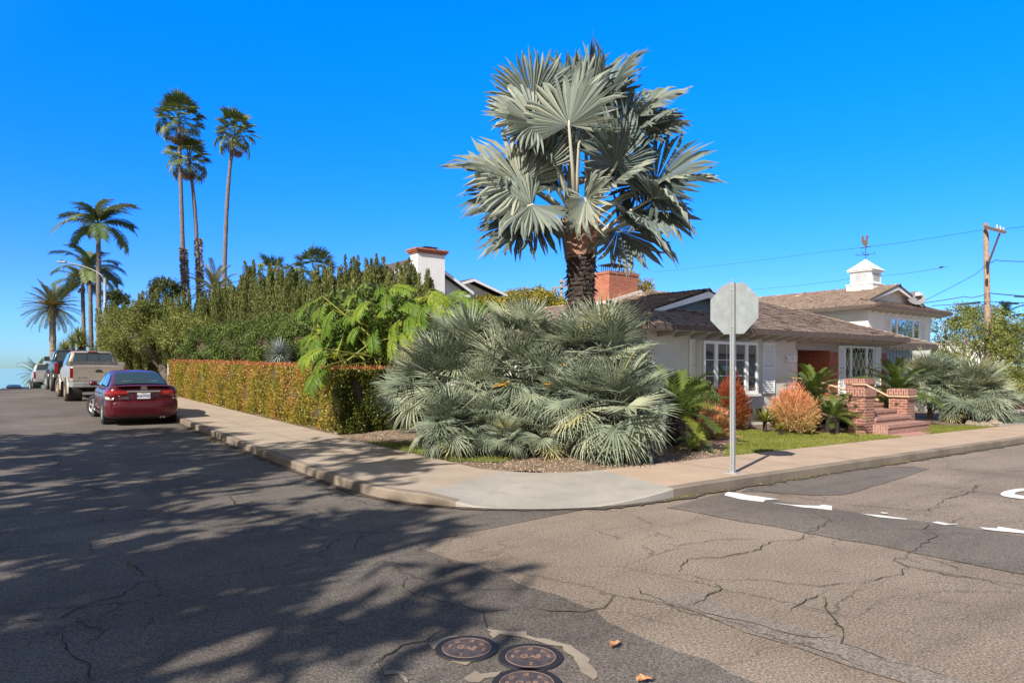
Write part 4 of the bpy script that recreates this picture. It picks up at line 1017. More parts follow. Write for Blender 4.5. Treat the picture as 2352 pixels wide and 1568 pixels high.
def sedan(label,loc,rz,paint,steer=0.0,badge=True):
    car=thing('parked_car',label,'car',loc,rz)
    # x, half width, sill height, belt height, crown
    T=[(-2.27,.66,.50,.86,.02),(-2.24,.78,.34,.99,.03),(-2.12,.84,.26,1.035,.04),(-1.9,.865,.22,1.035,.04),(-1.5,.875,.2,1.01,.03),(-.8,.876,.19,.96,.02),(0,.876,.19,.93,.02),(.8,.876,.19,.925,.02),(1.2,.87,.2,.92,.035),(1.7,.85,.22,.83,.05),(2.05,.79,.24,.70,.05),(2.2,.68,.28,.58,.03),(2.26,.52,.34,.5,.02)]
    R=[]
    for x in [-2.27,-2.255,-2.24,-2.18,-2.12,-2.0,-1.9,-1.7,-1.5,-1.2,-.8,-.4,0,.4,.8,1.0,1.2,1.45,1.7,1.9,2.05,2.13,2.2,2.26]:
        w,zs,zb,cr=interp(T,x); h=zb-zs
        R.append(ring([(x,0,zs),(x,w*.8,zs),(x,w*.95,zs+.04),(x,w*.99,zs+h*.25),(x,w,zs+h*.52),(x,w*.985,zs+h*.74),(x,w*.955,zs+h*.9),(x,w*.9,zb-.005),(x,w*.8,zb+cr*.4),(x,w*.45,zb+cr*.85),(x,0,zb+cr)]))
    m=MB(); loft(m,R); part('body',m,paint,car,True,True)
    # roof shell
    G=[(-1.72,.74,1.02,.64,1.055),(-1.5,.745,1.0,.6,1.14),(-1.1,.755,.98,.575,1.31),(-.8,.76,.96,.57,1.385),(-.4,.765,.95,.58,1.425),(0,.765,.94,.585,1.435),(.35,.765,.93,.575,1.41),(.7,.76,.93,.57,1.28),(1.0,.755,.925,.6,1.11),(1.3,.75,.92,.68,.95)]
    R=[]
    for x,wb,zb,wr,zr_ in G:
        R.append(ring([(x,0,zb-.1),(x,wb,zb-.08),(x,wb,zb),(x,(wb*.35+wr*.65)+.02,zb+(zr_-zb)*.62),(x,wr+.01,zr_-(zr_-zb)*.12),(x,wr-.07,zr_-.012),(x,wr*.5,zr_+.005),(x,0,zr_+.012)]))
    m=MB(); loft(m,R); part('cabin',m,paint,car,True,True)
    m=MB(); m.grid(quadgrid([(-1.70,-.62,1.075),(-1.70,.62,1.075),(-1.0,.52,1.362),(-1.0,-.52,1.362)],4,8,.03,(-.38,0,.92))); part('rear_window',m,'car_glass',car,True,True)
    m=MB(); m.grid(quadgrid([(1.33,.66,.975),(1.33,-.66,.975),(.52,-.53,1.385),(.52,.53,1.385)],4,8,.03,(.4,0,.9))); part('windscreen',m,'car_glass',car,True,True)
    for s_ in (1,-1):
        for c in ([(.98,.768,.985),(.05,.782,.975),(.02,.63,1.355),(.42,.625,1.335)],[(-.02,.782,.975),(-.85,.775,.995),(-.80,.628,1.31),(-.05,.632,1.358)],[(-.9,.775,1.0),(-1.25,.76,1.03),(-1.0,.66,1.22),(-.85,.635,1.29)]):
            cc=[(x,y*s_,z) for x,y,z in c]; m=MB(); m.prism(cc if s_>0 else cc[::-1],(0,.006*s_,0)); part('side_window',m,'side_glass',car,False,True)
        m=MB(); m.prism([(.05,.779*s_,.965),(-.03,.779*s_,.965),(-.06,.63*s_,1.36),(.03,.63*s_,1.36)],(0,.01*s_,0)); m.bar((1.0,.772*s_,.97),(-1.28,.768*s_,1.0),.02,.025); part('window_trim',m,'black_plastic',car,False,True)
        # mirror
        m=MB(); rows=[]
        for a in range(7):
            q=PI*a/6; rows.append([(.78+.05*-math.cos(q)*1.3,s_*(.93+.11*math.sin(q)*math.cos(k*PI/5)),1.03+.075*math.sin(q)*math.sin(k*PI/5)) for k in range(10)])
        m.grid(rows,.5,True); m.bar((.8,.78*s_,.97),(.8,.9*s_,1.0),.05,.04); part('mirror',m,paint,car,True,True)
        # tail lamps wrap the rear corner
        arc=[(-2.285,.36),(-2.285,.55),(-2.265,.70),(-2.215,.785),(-2.13,.845),(-1.98,.872),(-1.86,.876)]
        def band(z0f,z1f,a,b,mat,nm,out=0.012):
            A=arc[a:b]; m=MB(); lo=[];hi=[];
            for i,(x,y) in enumerate(A):
                t=(i+a)/6; z0=z0f(t); z1=z1f(t)
                lo.append((x-out,(y+out*.6)*s_,z0)); hi.append((x-out+.02,(y-.012)*s_,z1))
            m.grid([[(x+.06,y-.03*s_,z) for x,y,z in lo],lo,hi,[(x+.06,y-.03*s_,z) for x,y,z in hi]]); part(nm,m,mat,car,True,True)
        band(lambda t:.80-.04*min(1,t*3)+.03*t,lambda t:.925-.0*t if t<.3 else .945,0,7,'lamp_red','tail_lamp')
        band(lambda t:.685+.02*t,lambda t:.765+.02*t,2,6,'lamp_white','reversing_lamp',.016)
        for xx in (-1.42,1.38):
            m=MB(); m.add([(xx+.36*math.cos(2*PI*k/28),s_*.874,.33+.36*math.sin(2*PI*k/28)) for k in range(28)]+[(xx+.36*math.cos(2*PI*k/28),s_*.6,.33+.36*math.sin(2*PI*k/28)) for k in range(28)],[tuple(range(28))]+[(k,(k+1)%28,28+(k+1)%28,28+k) for k in range(28)],.5); part('wheel_arch',m,'black_plastic',car,False,True)
        m=MB(); m.bar((-.9,.885*s_,.27),(.9,.885*s_,.27),.03,.06); part('door_trim',m,paint,car,False,True)
        for xx in (-.55,.35): m=MB(); m.bar((xx-.1,.885*s_,.80),(xx+.1,.885*s_,.80),.03,.03); part('door_handle',m,paint,car,False,True)
        wheel(car,-1.42,.80*s_,.325,.215,s_); wheel(car,1.38,.80*s_,.325,.215,s_,steer=steer)
    # bumper, trim, plate, writing
    bp=[(-1.85,.885),(-2.05,.872),(-2.2,.81),(-2.29,.66),(-2.32,.4),(-2.325,0)]; bp=bp+[(x,-y) for x,y in bp[-2::-1]]
    m=MB(); m.grid([[(x+.12,y*.93,.21) for x,y in bp],[(x+.02,y*.98,.235) for x,y in bp],[(x-.01,y,.33) for x,y in bp],[(x,y,.52) for x,y in bp],[(x+.005,y*.998,.62) for x,y in bp],[(x+.04,y*.975,.665) for x,y in bp],[(x+.1,y*.95,.675) for x,y in bp]]); part('rear_bumper',m,paint,car,True,True)
    m=MB(); m.box((-2.2,-.62,.18),(-2.0,.62,.24)); part('bumper_lip',m,'black_plastic',car,False,True)
    m=MB(); m.grid([[(-2.30,y,z) for y in (.40,.2,0,-.2,-.40)] for z in (.895,.93)]+[[(-2.27,y,.935) for y in (.40,.2,0,-.2,-.40)]]); m.bar((-2.3,.40,.912),(-2.3,-.40,.912),.02,.036,up=(0,0,1)); part('chrome_strip',m,'chrome',car,False,True)
    m=MB(); m.grid([[(-2.3,.62,1.035),(-2.33,.3,1.045),(-2.335,0,1.048),(-2.33,-.3,1.045),(-2.3,-.62,1.035)],[(-2.28,.65,1.055),(-2.31,.3,1.066),(-2.315,0,1.07),(-2.31,-.3,1.066),(-2.28,-.65,1.055)],[(-2.1,.62,1.06),(-2.1,.3,1.075),(-2.1,0,1.08),(-2.1,-.3,1.075),(-2.1,-.62,1.06)]]); part('boot_lip',m,paint,car,True,True)
    F_=lambda y,z,x=-2.305: frame((x,y,z),(0,-1,0),(0,0,1),(-1,0,0))
    m=MB(); m.box((-2.295,-.24,.70),(-2.24,.24,.885)); part('plate_recess',m,paint,car,False,True)
    m=MB(); m.box((-2.312,-.155,.715),(-2.296,.155,.87)); pl_=part('licence_plate',m,'plate_white',car,False,True)
    part('plate_number',text_mb('4NAW229',.098,.001,F_(0,.783,-2.3135),.80,'CENTER',.002),'plate_blue',pl_,False,True)
    part('plate_heading',text_mb('California',.03,.001,F_(0,.853,-2.3135)),'lamp_red',pl_,False,True)
    if badge:
        part('model_badge',text_mb('CIVIC',.075,.003,F_(.47,.735,-2.302),1.25,'CENTER',.002),'chrome',car,False,True)
        m=MB(); t=text_mb('H',.11,.004,F_(0,.985,-2.318),.95,'CENTER',.003)
        for a,b in zip([(.062,.05),(.075,-.0),(.055,-.055),(0,-.06),(-.055,-.055),(-.075,0),(-.062,.05),(0,.058)],[(.075,-.0),(.055,-.055),(0,-.06),(-.055,-.055),(-.075,0),(-.062,.05),(0,.058),(.062,.05)]): t.bar((-2.322,a[0],.985+a[1]),(-2.322,b[0],.985+b[1]),.012,.01)
        part('emblem',t,'chrome',car,False,True)
    m=MB(); m.tube([(-2.25,-.42,.21),(-1.9,-.42,.23)],.032,10); m.tube([(-2.24,-.50,.21),(-1.9,-.5,.23)],.032,10); part('exhaust',m,'chrome',car,False,True)
    m=MB(); m.box((-1.55,.2,1.0),(-1.42,.42,1.17)); m.box((-1.55,-.42,1.0),(-1.42,-.2,1.17)); part('headrest',m,'grey_bumper',car,False,True)
    return car
def pickup(label,loc,rz,paint,L=5.6,Wd=.98,r=.39,lift=0.0,rim='alloy',tyre='tyre_rubber',boards=False,badge=None,flare=0.0,bump='grey_bumper',lampw=.1,mirror=False,roofz=1.88,handle=True):
    car=thing('parked_pickup',label,'pickup truck',loc,rz); z=lift; zb=.62+z; zt=1.29+z; b0=-2.75; cab=-.75
    # bed and cab sides, front end
    R=[]
    for x,w,zs,ztp in [(b0,.965,.66,1.27),(b0+.03,.985,.62,1.285),(-2.2,1,.58,1.29),(-1.7,1.0,.58,1.29),(cab,1,.56,1.29),(0,1,.54,1.28),(.9,1,.54,1.25),(1.4,.985,.55,1.2),(2.0,.97,.56,1.15),(2.6,.93,.58,1.08),(2.75,.86,.62,.95)]:
        w*=Wd; h=ztp-zs; R.append(ring([(x,0,zs+z),(x,w*.9,zs+z),(x,w*.985,zs+z+.05),(x,w,zs+z+h*.4),(x,w*.995,zs+z+h*.75),(x,w*.96,zs+z+h*.96),(x,w*.92,ztp+z),(x,w*.5,ztp+z+.01),(x,0,ztp+z+.015)]))
    m=MB(); loft(m,R); part('body',m,paint,car,True,True)
    rz_=roofz+z; Z=zt-.03
    G=[(cab-.02,.93,.90,Z+.02),(cab+.02,.93,.80,Z+.30),(cab+.1,.93,.74,rz_-.04),(cab+.35,.93,.75,rz_),(.3,.93,.75,rz_),(.6,.93,.74,rz_-.05),(.95,.93,.78,rz_-.3),(1.35,.92,.86,Z+.03)]
    R=[]
    for x,wb,wr,zr_ in G:
        wb*=Wd;wr*=Wd
        R.append(ring([(x,0,Z-.1),(x,wb,Z-.08),(x,wb,Z),(x,wb*.4+wr*.6+.01,Z+(zr_-Z)*.6),(x,wr+.01,zr_-(zr_-Z)*.12),(x,wr-.06,zr_-.01),(x,0,zr_+.015)]))
    m=MB(); loft(m,R); part('cab',m,paint,car,True,True)
    xw=cab-.035
    def gl(y0,y1,nm='rear_window'):
        m=MB(); m.prism([(xw,y0*.86,Z+.06),(xw,y1*.86,Z+.06),(xw+.085,y1*.745,rz_-.1),(xw+.085,y0*.745,rz_-.1)],(-.012,0,0)); part(nm,m,'car_glass',car,False,True)
    gl(.86,.28);gl(.26,-.26);gl(-.28,-.86)
    m=MB()
    for y in (.27,-.27): m.bar((xw-.012,y*.86,Z+.05),(xw+.072,y*.75,rz_-.09),.03)
    m.bar((xw+.07,.66,rz_-.085),(xw+.07,-.66,rz_-.085),.035); part('window_frame',m,'black_plastic',car,False,True)
    m=MB(); m.box((cab+.0,-.17,rz_-.05),(cab+.08,.17,rz_-.005)); part('brake_lamp',m,'lamp_red',car,False,True)
    for s_ in (1,-1):
        y0=(.935*Wd)
        c=[(cab+.12,y0*s_,Z+.05),(.95,y0*s_,Z+.05),(.55,(.775*Wd+.02)*s_,rz_-.1),(cab+.2,(.785*Wd+.02)*s_,rz_-.1)]
        m=MB(); m.prism(c,(0,.012*s_,0)); part('side_window',m,'side_glass',car,False,True)
        m=MB(); m.box((b0-.025,s_*(Wd-.005)-(lampw if s_>0 else 0),.70+z+.12),(b0+.06,s_*(Wd-.005)+(0 if s_>0 else lampw),1.2+z)); part('tail_lamp',m,'lamp_red',car,False,True)
        m=MB(); m.box((b0-.027,s_*(Wd-.005)-(lampw if s_>0 else 0),.70+z),(b0+.05,s_*(Wd-.005)+(0 if s_>0 else lampw),.81+z)); part('reversing_lamp',m,'lamp_white' if badge else 'lamp_red',car,False,True)
        for xx in (-1.75,1.75):
            n=28; rr=r*1.2; m=MB()
            m.add([(xx+rr*math.cos(2*PI*k/n),s_*(Wd+.006),r+.04+rr*math.sin(2*PI*k/n)) for k in range(n)]+[(xx+rr*math.cos(2*PI*k/n),s_*.5,r+.04+rr*math.sin(2*PI*k/n)) for k in range(n)],[tuple(range(n))]+[(k,(k+1)%n,n+(k+1)%n,n+k) for k in range(n)],.5); part('wheel_arch',m,'black_plastic',car,False,True)
        if flare:
            for xx in (-1.75,1.75):
                m=MB(); A=[2*PI*k/28 for k in range(-1,16)]; m.grid([[(xx+q*math.cos(a),s_*y,r+.04+q*math.sin(a)) for a in A] for q,y in ((r*1.36,Wd),(r*1.3,Wd+flare*.8),(r*1.2,Wd+flare),(r*1.17,Wd-.02))]); part('wheel_flare',m,paint,car,True,True)
        wheel(car,-1.75,s_*(Wd-.10+flare),r,.29,s_,rim,tyre,6,rr=.56); wheel(car,1.75,s_*(Wd-.10+flare),r,.29,s_,rim,tyre,6,rr=.56,steer=.12)
        if mirror: m=MB(); m.box((.72,s_*(Wd+.08)-.11,1.33+z),(.84,s_*(Wd+.08)+.13,1.58+z)); m.bar((.78,s_*.9,1.36+z),(.78,s_*(Wd+.05),1.4+z),.05); part('mirror',m,'black_plastic',car,False,True)
    m=MB(); m.box((b0-.03,-Wd+lampw+.012,.70+z),(b0+.02,Wd-lampw-.012,1.275+z)); m.box((b0-.036,-Wd+lampw+.02,1.2+z),(b0+.02,Wd-lampw-.02,1.285+z)); tg=part('tailgate',m,paint,car,False,True)
    if handle:
        m=MB(); m.add([(b0-.042,.13*math.cos(PI*k/9),1.065+z+.085*math.sin(PI*k/9)) for k in range(10)],[tuple(range(10))],.5); m.box((b0-.046,-.12,1.05+z),(b0-.03,.12,1.075+z)); part('handle',m,'black_plastic',tg,False,True)
    if badge: part('badge',text_mb(badge,.115,.004,frame((b0-.034,.56,.83+z),(0,-1,0),(0,0,1),(-1,0,0)),1.2,'CENTER',.004),'grey_bumper',tg,False,True)
    m=MB(); bb=[(b0+.25,Wd+.0),(b0-.02,Wd-.01),(b0-.12,Wd-.1),(b0-.17,.55),(b0-.17,0)]; bb=bb+[(x,-y) for x,y in bb[-2::-1]]
    m.grid([[(x+.06,y*.97,.44+z) for x,y in bb],[(x,y,.47+z) for x,y in bb],[(x-.005,y,.63+z) for x,y in bb],[(x+.02,y*.99,.66+z) for x,y in bb],[(x+.18,y*.95,.665+z) for x,y in bb]]); part('rear_bumper',m,bump,car,False,True)
    m=MB(); m.box((b0-.19,-.05,.36+z),(b0+.2,.05,.46+z)); m.bar((b0+.1,.35,.44+z),(b0+.1,.35,.26+z),.05); m.bar((-1.75,-.8,r),(-1.75,.8,r),.12); m.box((-2.5,-.45,.45+z),(2.2,-.3,.6+z)); m.box((-2.5,.3,.45+z),(2.2,.45,.6+z)); part('chassis',m,'black_plastic',car,False,True)
    if boards:
        for s_ in (1,-1):
            m=MB(); m.box((b0+.15,s_*.93-.02,1.30+z),(cab-.05,s_*.93+.02,1.44+z)); part('bed_board',m,'weathered_board',car,False,True)
        m=MB(); m.box((cab-.18,-.95,1.29+z),(cab-.14,.95,1.36+z)); m.box((cab-.185,-.95,1.367+z),(cab-.145,.95,1.44+z)); part('bed_board',m,'weathered_board',car,False,True)
    return car
def onroad(u,v): return (u,v,zr(u,v)+0.006)
def pitch(o,v):
    s=(zr(0,v+1.5)-zr(0,v-1.5))/3; o.rotation_euler=(0,-math.atan(s),PI/2); return o
A=sedan('maroon four door saloon parked at the kerb, front wheels turned out',onroad(3.45,23.0),PI/2,'maroon_paint',0.5); pitch(A,23.0); A.rotation_euler.z-=.03
B=pickup('beige older pickup with weathered boards round its bed',onroad(3.6,34.6),PI/2,'champagne_paint',r=.41,lift=.13,rim='bronze_rim',tyre='dusty_rubber',boards=True,badge='F-150',flare=.06); pitch(B,35.0)
C_=pickup('black lifted pickup with tall red tail lamps and tow mirrors',onroad(3.75,44.4),PI/2,'black_paint',r=.47,lift=.22,flare=.07,tyre='dusty_rubber',bump='black_plastic',lampw=.16,mirror=True,roofz=1.93); pitch(C_,44.6)
D_=pickup('silver pickup parked at the crest of the street',onroad(3.75,63.0),PI/2,'silver_paint',r=.4,lift=.08,lampw=.13); pitch(D_,63.0)
E_=sedan('black car beyond the crest with only its roof showing',onroad(2.56,96),PI/2,'black_paint',0,False); pitch(E_,96)
G_=sedan('white car beyond the crest beside the silver pickup',onroad(3.8,104),PI/2,'pearl_paint',0,False); pitch(G_,104)
# ---------------------------------------------------------------- plant materials
leafmat('silver_palm',[(0,(0.10,0.138,0.10)),(0.5,(0.24,0.282,0.2)),(0.85,(0.44,0.465,0.31)),(1,(0.5,0.44,0.19))],0.5,0.2,0.3)
leafmat('bismarck_leaf',[(0,(0.075,0.108,0.1)),(0.5,(0.172,0.208,0.185)),(1,(0.36,0.375,0.29))],0.5,0.1,0.3)
leafmat('fan_leaf',[(0,(0.06,0.095,0.028)),(0.6,(0.14,0.19,0.05)),(1,(0.32,0.31,0.11))],0.5,0.2)
leafmat('dead_frond',[(0,(0.14,0.09,0.05)),(1,(0.3,0.21,0.12))],0.8,0.15)
leafmat('feather_leaf',[(0,(0.06,0.10,0.04)),(0.6,(0.12,0.175,0.065)),(1,(0.27,0.3,0.12))],0.45,0.25)
leafmat('date_leaf',[(0,(0.12,0.14,0.06)),(0.6,(0.21,0.225,0.1)),(1,(0.38,0.34,0.14))],0.5,0.2)
leafmat('date_fruit',[(0,(0.5,0.27,0.04)),(1,(0.62,0.38,0.08))],0.7,0)
leafmat('cycad_leaf',[(0,(0.05,0.085,0.02)),(0.55,(0.12,0.165,0.032)),(0.85,(0.21,0.235,0.045)),(1,(0.42,0.32,0.06))],0.32,0.2,0.5)
leafmat('hedge_leaf',[(0,(0.09,0.10,0.014)),(0.35,(0.25,0.235,0.03)),(0.62,(0.38,0.30,0.045)),(0.85,(0.43,0.24,0.06)),(1,(0.55,0.26,0.1))],0.45,0.3,0.45)
leafmat('hedge_tip',[(0,(0.3,0.16,0.03)),(0.5,(0.42,0.15,0.055)),(1,(0.5,0.22,0.09))],0.45,0.3,0.4)
leafmat('hedge_shaded_green',[(0,(0.04,0.065,0.01)),(0.5,(0.095,0.125,0.018)),(0.85,(0.2,0.2,0.03)),(1,(0.4,0.22,0.05))],0.4,0.25,0.5)  # hedge end leaves: green, with the shade of that face put into the colour
leafmat('yew_leaf',[(0,(0.06,0.085,0.022)),(0.5,(0.14,0.165,0.045)),(0.85,(0.245,0.25,0.078)),(1,(0.32,0.27,0.12))],0.55,0.2,0.3)
leafmat('yew_leaf_green',[(0,(0.07,0.095,0.02)),(0.5,(0.17,0.195,0.045)),(1,(0.33,0.32,0.1))],0.5,0.25,0.35)
leafmat('glossy_leaf',[(0,(0.045,0.075,0.018)),(0.55,(0.115,0.165,0.04)),(1,(0.22,0.27,0.07))],0.55,0.2,0.25)
leafmat('philodendron_leaf',[(0,(0.05,0.12,0.012)),(0.5,(0.135,0.22,0.02)),(0.85,(0.27,0.34,0.035)),(1,(0.47,0.41,0.035))],0.5,0.3,0.25)
leafmat('philodendron_rib',[(0,(0.2,0.25,0.04)),(1,(0.3,0.3,0.06))],0.6,0.1,0.2)
leafmat('yucca_leaf',[(0,(0.22,0.27,0.26)),(1,(0.36,0.40,0.36))],0.5,0.1)
leafmat('agave_leaf',[(0,(0.09,0.11,0.02)),(1,(0.27,0.25,0.04))],0.4,0.1)
leafmat('fire_stick',[(0,(0.30,0.30,0.1)),(0.35,(0.55,0.36,0.15)),(0.7,(0.68,0.29,0.14)),(1,(0.66,0.2,0.13))],0.45,0.15)
leafmat('red_stick',[(0,(0.13,0.09,0.03)),(0.45,(0.25,0.07,0.025)),(1,(0.36,0.06,0.025))],0.45,0.15)
leafmat('ochre_tree',[(0,(0.14,0.145,0.018)),(0.5,(0.31,0.27,0.03)),(1,(0.52,0.4,0.07))],0.5,0.3)
leafmat('street_tree',[(0,(0.09,0.115,0.025)),(0.5,(0.2,0.225,0.05)),(1,(0.38,0.37,0.11))],0.5,0.3)
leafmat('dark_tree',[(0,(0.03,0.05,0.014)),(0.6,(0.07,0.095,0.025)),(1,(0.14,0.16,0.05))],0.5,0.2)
plain('twig',(0.07,0.055,0.035),0.95,var=0.3,scale=20)
plain('bark',(0.13,0.105,0.08),0.95,var=0.35,scale=8,bumps=0.8)
plain('pale_bark',(0.36,0.33,0.28),0.9,var=0.3,scale=10,bumps=0.5)
plain('palm_bark',(0.24,0.2,0.165),0.95,var=0.35,scale=9,bumps=0.8)
plain('ringed_bark',(0.17,0.14,0.13),0.95,var=0.3,scale=(5),bumps=0.6)
plain('dark_fibre',(0.045,0.032,0.028),0.95,var=0.5,scale=14,bumps=0.8)
plain('husk',(0.3,0.17,0.115),0.85,var=0.4,scale=12,bumps=0.6)
leafmat('silver_stalk',[(0,(0.38,0.39,0.33)),(1,(0.5,0.48,0.4))],0.6,0)
RG=np.random.RandomState(21)
def v3(a): return np.array([a[0],a[1],a[2]],float)
R3=np.array([0.795,-0.606,0]); F3=np.array([0.606,0.795,0]); U3=np.array([0,0,1.0])
def gz(p): return zl(p[0],p[1])
# ---------------------------------------------------------------- the big silver palm
BX=W(1331,720,15.0); bx,by=BX.x,BX.y; bz=zl(bx,by)
bp=thing('silver_fan_palm','tall silver fan palm with stout dark trunk towering over the shrubs','palm tree',(bx,by,bz))
m=MB(); rs=np.random.RandomState(3); rows=[]
trunk_h=4.3
for i in range(60):
    z=bz+trunk_h*i/59; t=i/59; r=0.225+0.04*max(0,1-t*6)+0.025*math.sin(t*3)+(0.05*sm((t-.78)/.12)); r*=1+0.05*math.sin(i*2.4)
    rows.append([(bx+(r*(1+.07*rs.normal()*.5))*math.cos(2*PI*k/20)+0.05*t,by+r*math.sin(2*PI*k/20),z) for k in range(20)])
m.grid(rows,.5,True); part('trunk',m,'palm_bark',bp,True)
m=MB(); rows=[]
for i in range(40):
    t=i/39; z=bz+2.75+1.25*t; r=.25+.05*t+.012*math.sin(i*1.9)
    rows.append([(bx+.04+(r+.05*rs.rand())*math.cos(2*PI*k/22),by+(r+.05*rs.rand())*math.sin(2*PI*k/22),z) for k in range(22)])
m.grid(rows,.5,True)
n=260; a=rs.rand(n)*2*PI; z=bz+2.1+1.9*rs.rand(n)**.7
P=np.stack([bx+.04+.3*np.cos(a),by+.3*np.sin(a),z],1); leaves(m,P,np.stack([np.cos(a),np.sin(a),-.3-rs.rand(n)],1),.16+.12*rs.rand(n),.05)
part('leaf_base_fibre',m,'dark_fibre',bp)
m=MB()
for k in range(16):
    a=2*PI*k/16*2.4+.3; zz=bz+3.75+.045*k; d=np.array([math.cos(a),math.sin(a),0]); s=np.array([-d[1],d[0],0]); c=np.array([bx+.05,by,zz])
    rows=[]
    for i in range(6):
        t=i/5; w_=.24*(1-t*.72); o=c+d*(.30+.10*t)+U3*(.62*t)
        rows.append([tuple(o-s*w_-d*.07),tuple(o-s*w_*.5+d*.02),tuple(o+d*.05),tuple(o+s*w_*.5+d*.02),tuple(o+s*w_-d*.07)])
    m.grid(rows,k/16)
part('boot',m,'husk',bp,True)
CR=np.array([bx+.06,by,bz+4.5])
# (hub px, hub py, depth offset, pointing angle in the picture, lean to the viewer, facing to viewer, radius)
FR=[(1307,290,-.75,88,-.15,.85,1.28,.95),(1345,262,.35,86,-.2,.5,1.55,.9),(1290,272,.55,104,.0,.4,1.3,.8),(1226,236,-.15,122,.05,.65,1.1,.9),(1225,490,-.15,205,.2,.5,1.15,1.0),(1195,455,.25,183,.1,.35,1.3,1.0),(1445,515,-.1,-38,.2,.55,1.3,1.0),(1475,482,.05,-15,.1,.35,1.25,1.0),(1232,285,-.35,150,.1,.8,1.12,1.0),
 (1386,232,-.1,62,.0,.7,1.25,.9),(1372,262,.7,70,-.3,.2,1.3,.8),(1465,262,.35,32,.05,.5,1.15,.95),(1412,384,-.8,70,.1,.8,1.2,.95),(1450,330,.1,38,.0,.4,1.2,1.0),
 (1200,425,-.35,146,.15,.75,1.3,1.05),(1150,408,.25,163,.1,.45,1.25,1.05),(1222,470,-.6,205,.35,.6,1.05,1.1),(1205,505,.1,215,.1,.35,1.2,1.1),
 (1505,420,-.1,48,.1,.7,1.3,1.05),(1530,425,.3,8,.1,.5,1.2,1.1),(1500,455,-.3,-40,.25,.7,1.1,1.1),(1465,440,.6,-10,-.2,.3,1.25,1.0),(1418,527,.2,-28,.1,.45,1.2,1.0),(1345,455,-.85,-85,.4,.75,.8,1.3),
 (1262,330,.1,150,.0,.55,.95,.9),(1425,290,.15,50,.0,.5,1.0,.9),(1480,300,.2,20,.0,.6,.95,.9),(1290,430,.3,170,.0,.4,1.0,.9),(1380,410,.35,60,-.1,.5,1.0,.9),(1240,395,-.1,125,.1,.6,1.0,.9),(1295,375,.4,150,-.1,.4,1.0,.9),(1400,425,-.3,35,.1,.6,1.0,.95),(1360,340,.3,80,-.1,.5,1.1,.9),(1330,330,-.6,60,.0,.7,.95,.9),(1320,250,.1,96,-.1,.6,1.3,.85)]
for k,(px,py,dd,ang,lean,face,R,spn) in enumerate(FR):
    hub=v3(W(px,py,15.0+dd)); ax_=R3*math.cos(math.radians(ang))+U3*math.sin(math.radians(ang))-F3*lean
    start=CR+R3*0.12*np.sign(px-1331)+U3*(.25 if ang>0 and ang<180 else -.3)
    pd=hub-start; pl_=np.linalg.norm(pd); pd=pd/pl_
    rs=np.random.RandomState(100+k)
    nrm=-F3*face*.8+U3*(1-face)*.9+rs.normal(size=3)*.25+R3*.3*rs.normal()
    R*=1.07; V,I,T=fan(R,36,math.radians(250*spn if spn<1.05 else 285),.6,.11,.02,.40,.26 if spn<1.2 else .45,.055,rs,.012,0,.035,.86)
    ax_=unit(ax_); x=unit(np.cross(ax_,nrm)); z_=np.cross(x,ax_); M=np.stack([x,ax_,z_],0)
    m=MB(); r0=.25+.6*rs.rand(); nseg=(len(V)-12)//8; rr=np.concatenate([np.full(12,.5),np.repeat(np.clip(r0+.16*rs.normal(size=nseg),0,1),8)])
    m.arr(V@M+hub,I,T,rr[:len(V)])
    f=part('frond',m,'bismarck_leaf',bp)
    st=MB(); mid=(start+hub)/2+U3*.1; st.tube([start,mid,hub,hub+ax_*.12],[.06,.04,.03,.02],7); part('stalk',st,'silver_stalk',f,True)
# ---------------------------------------------------------------- clumps of low silver fan palms
FV=[fan(.76,24,math.radians(218),.34,.032,.55,.28,.08,.012,np.random.RandomState(300+k),.009,-.25,.05) for k in range(6)]
FVd=[fan(.76,24,math.radians(208),.34,.032,.55,.22,.24,.012,np.random.RandomState(320+k),.009,-.5,.05) for k in range(5)]
def fan_clump(label,heads,gpx,seed,mat='silver_palm',grp='clumps of low silver fan palm at the corner'):
    """heads: (px,py,depth,scale,number of fronds, lowest elevation)"""
    rs=np.random.RandomState(seed); p0=W(*gpx); z0=zl(p0.x,p0.y)
    t=thing('fan_palm',label,'palm',(p0.x,p0.y,z0),group=grp); mb=MB()
    for px,py,D,s,n,lo in heads:
        tk=MB()
        c=v3(W(px,py,D)); c[2]-=.2*s; s*=.95
        base=np.array([c[0]+.15*(p0.x-c[0]),c[1]+.15*(p0.y-c[1]),0]); base[2]=zl(base[0],base[1])-.05
        tk.tube([base,base*.4+c*.6,c],[.08*s,.08*s,.07*s],9); part('stem',tk,'dark_fibre',t)
        n=int(n*1.15)
        for k in range(n):
            el=lo+(1.45-lo)*((k+.5)/n)**.85+rs.normal()*.1; az=2.4*k+rs.normal()*.25; el=min(el,1.5)
            d=dir_ae(az,el); v=FV[rs.randint(6)] if el>.35 else (FVd[rs.randint(5)] if el<.05 or rs.rand()<.5 else FV[rs.randint(6)])
            place(mb,v,c,d,(0,0,1) if el<1.3 else (math.cos(az+PI),math.sin(az+PI),.2),s*(.85+.3*rs.rand()),np.clip(.2+.55*rs.rand()+(.35 if rs.rand()<.06 else 0),0,1),rs.normal()*.35)
    part('crown',mb,mat,t)
    return t
fan_clump('broad silver fan palm clump against the end of the trimmed hedge',[(1010,865,13.3,1.0,44,-.7),(1080,800,13.6,.95,34,-.3),(960,880,13.5,.8,20,-.6)],(1050,1000,13.3),31)
fan_clump('fan palm clump at the middle of the corner bed below the tall silver palm',[(1180,850,13.0,.95,36,-.6),(1200,770,13.4,.85,26,-.1),(1260,880,12.6,.8,30,-.9),(1120,890,12.7,.7,24,-.9)],(1210,1000,12.9),32)
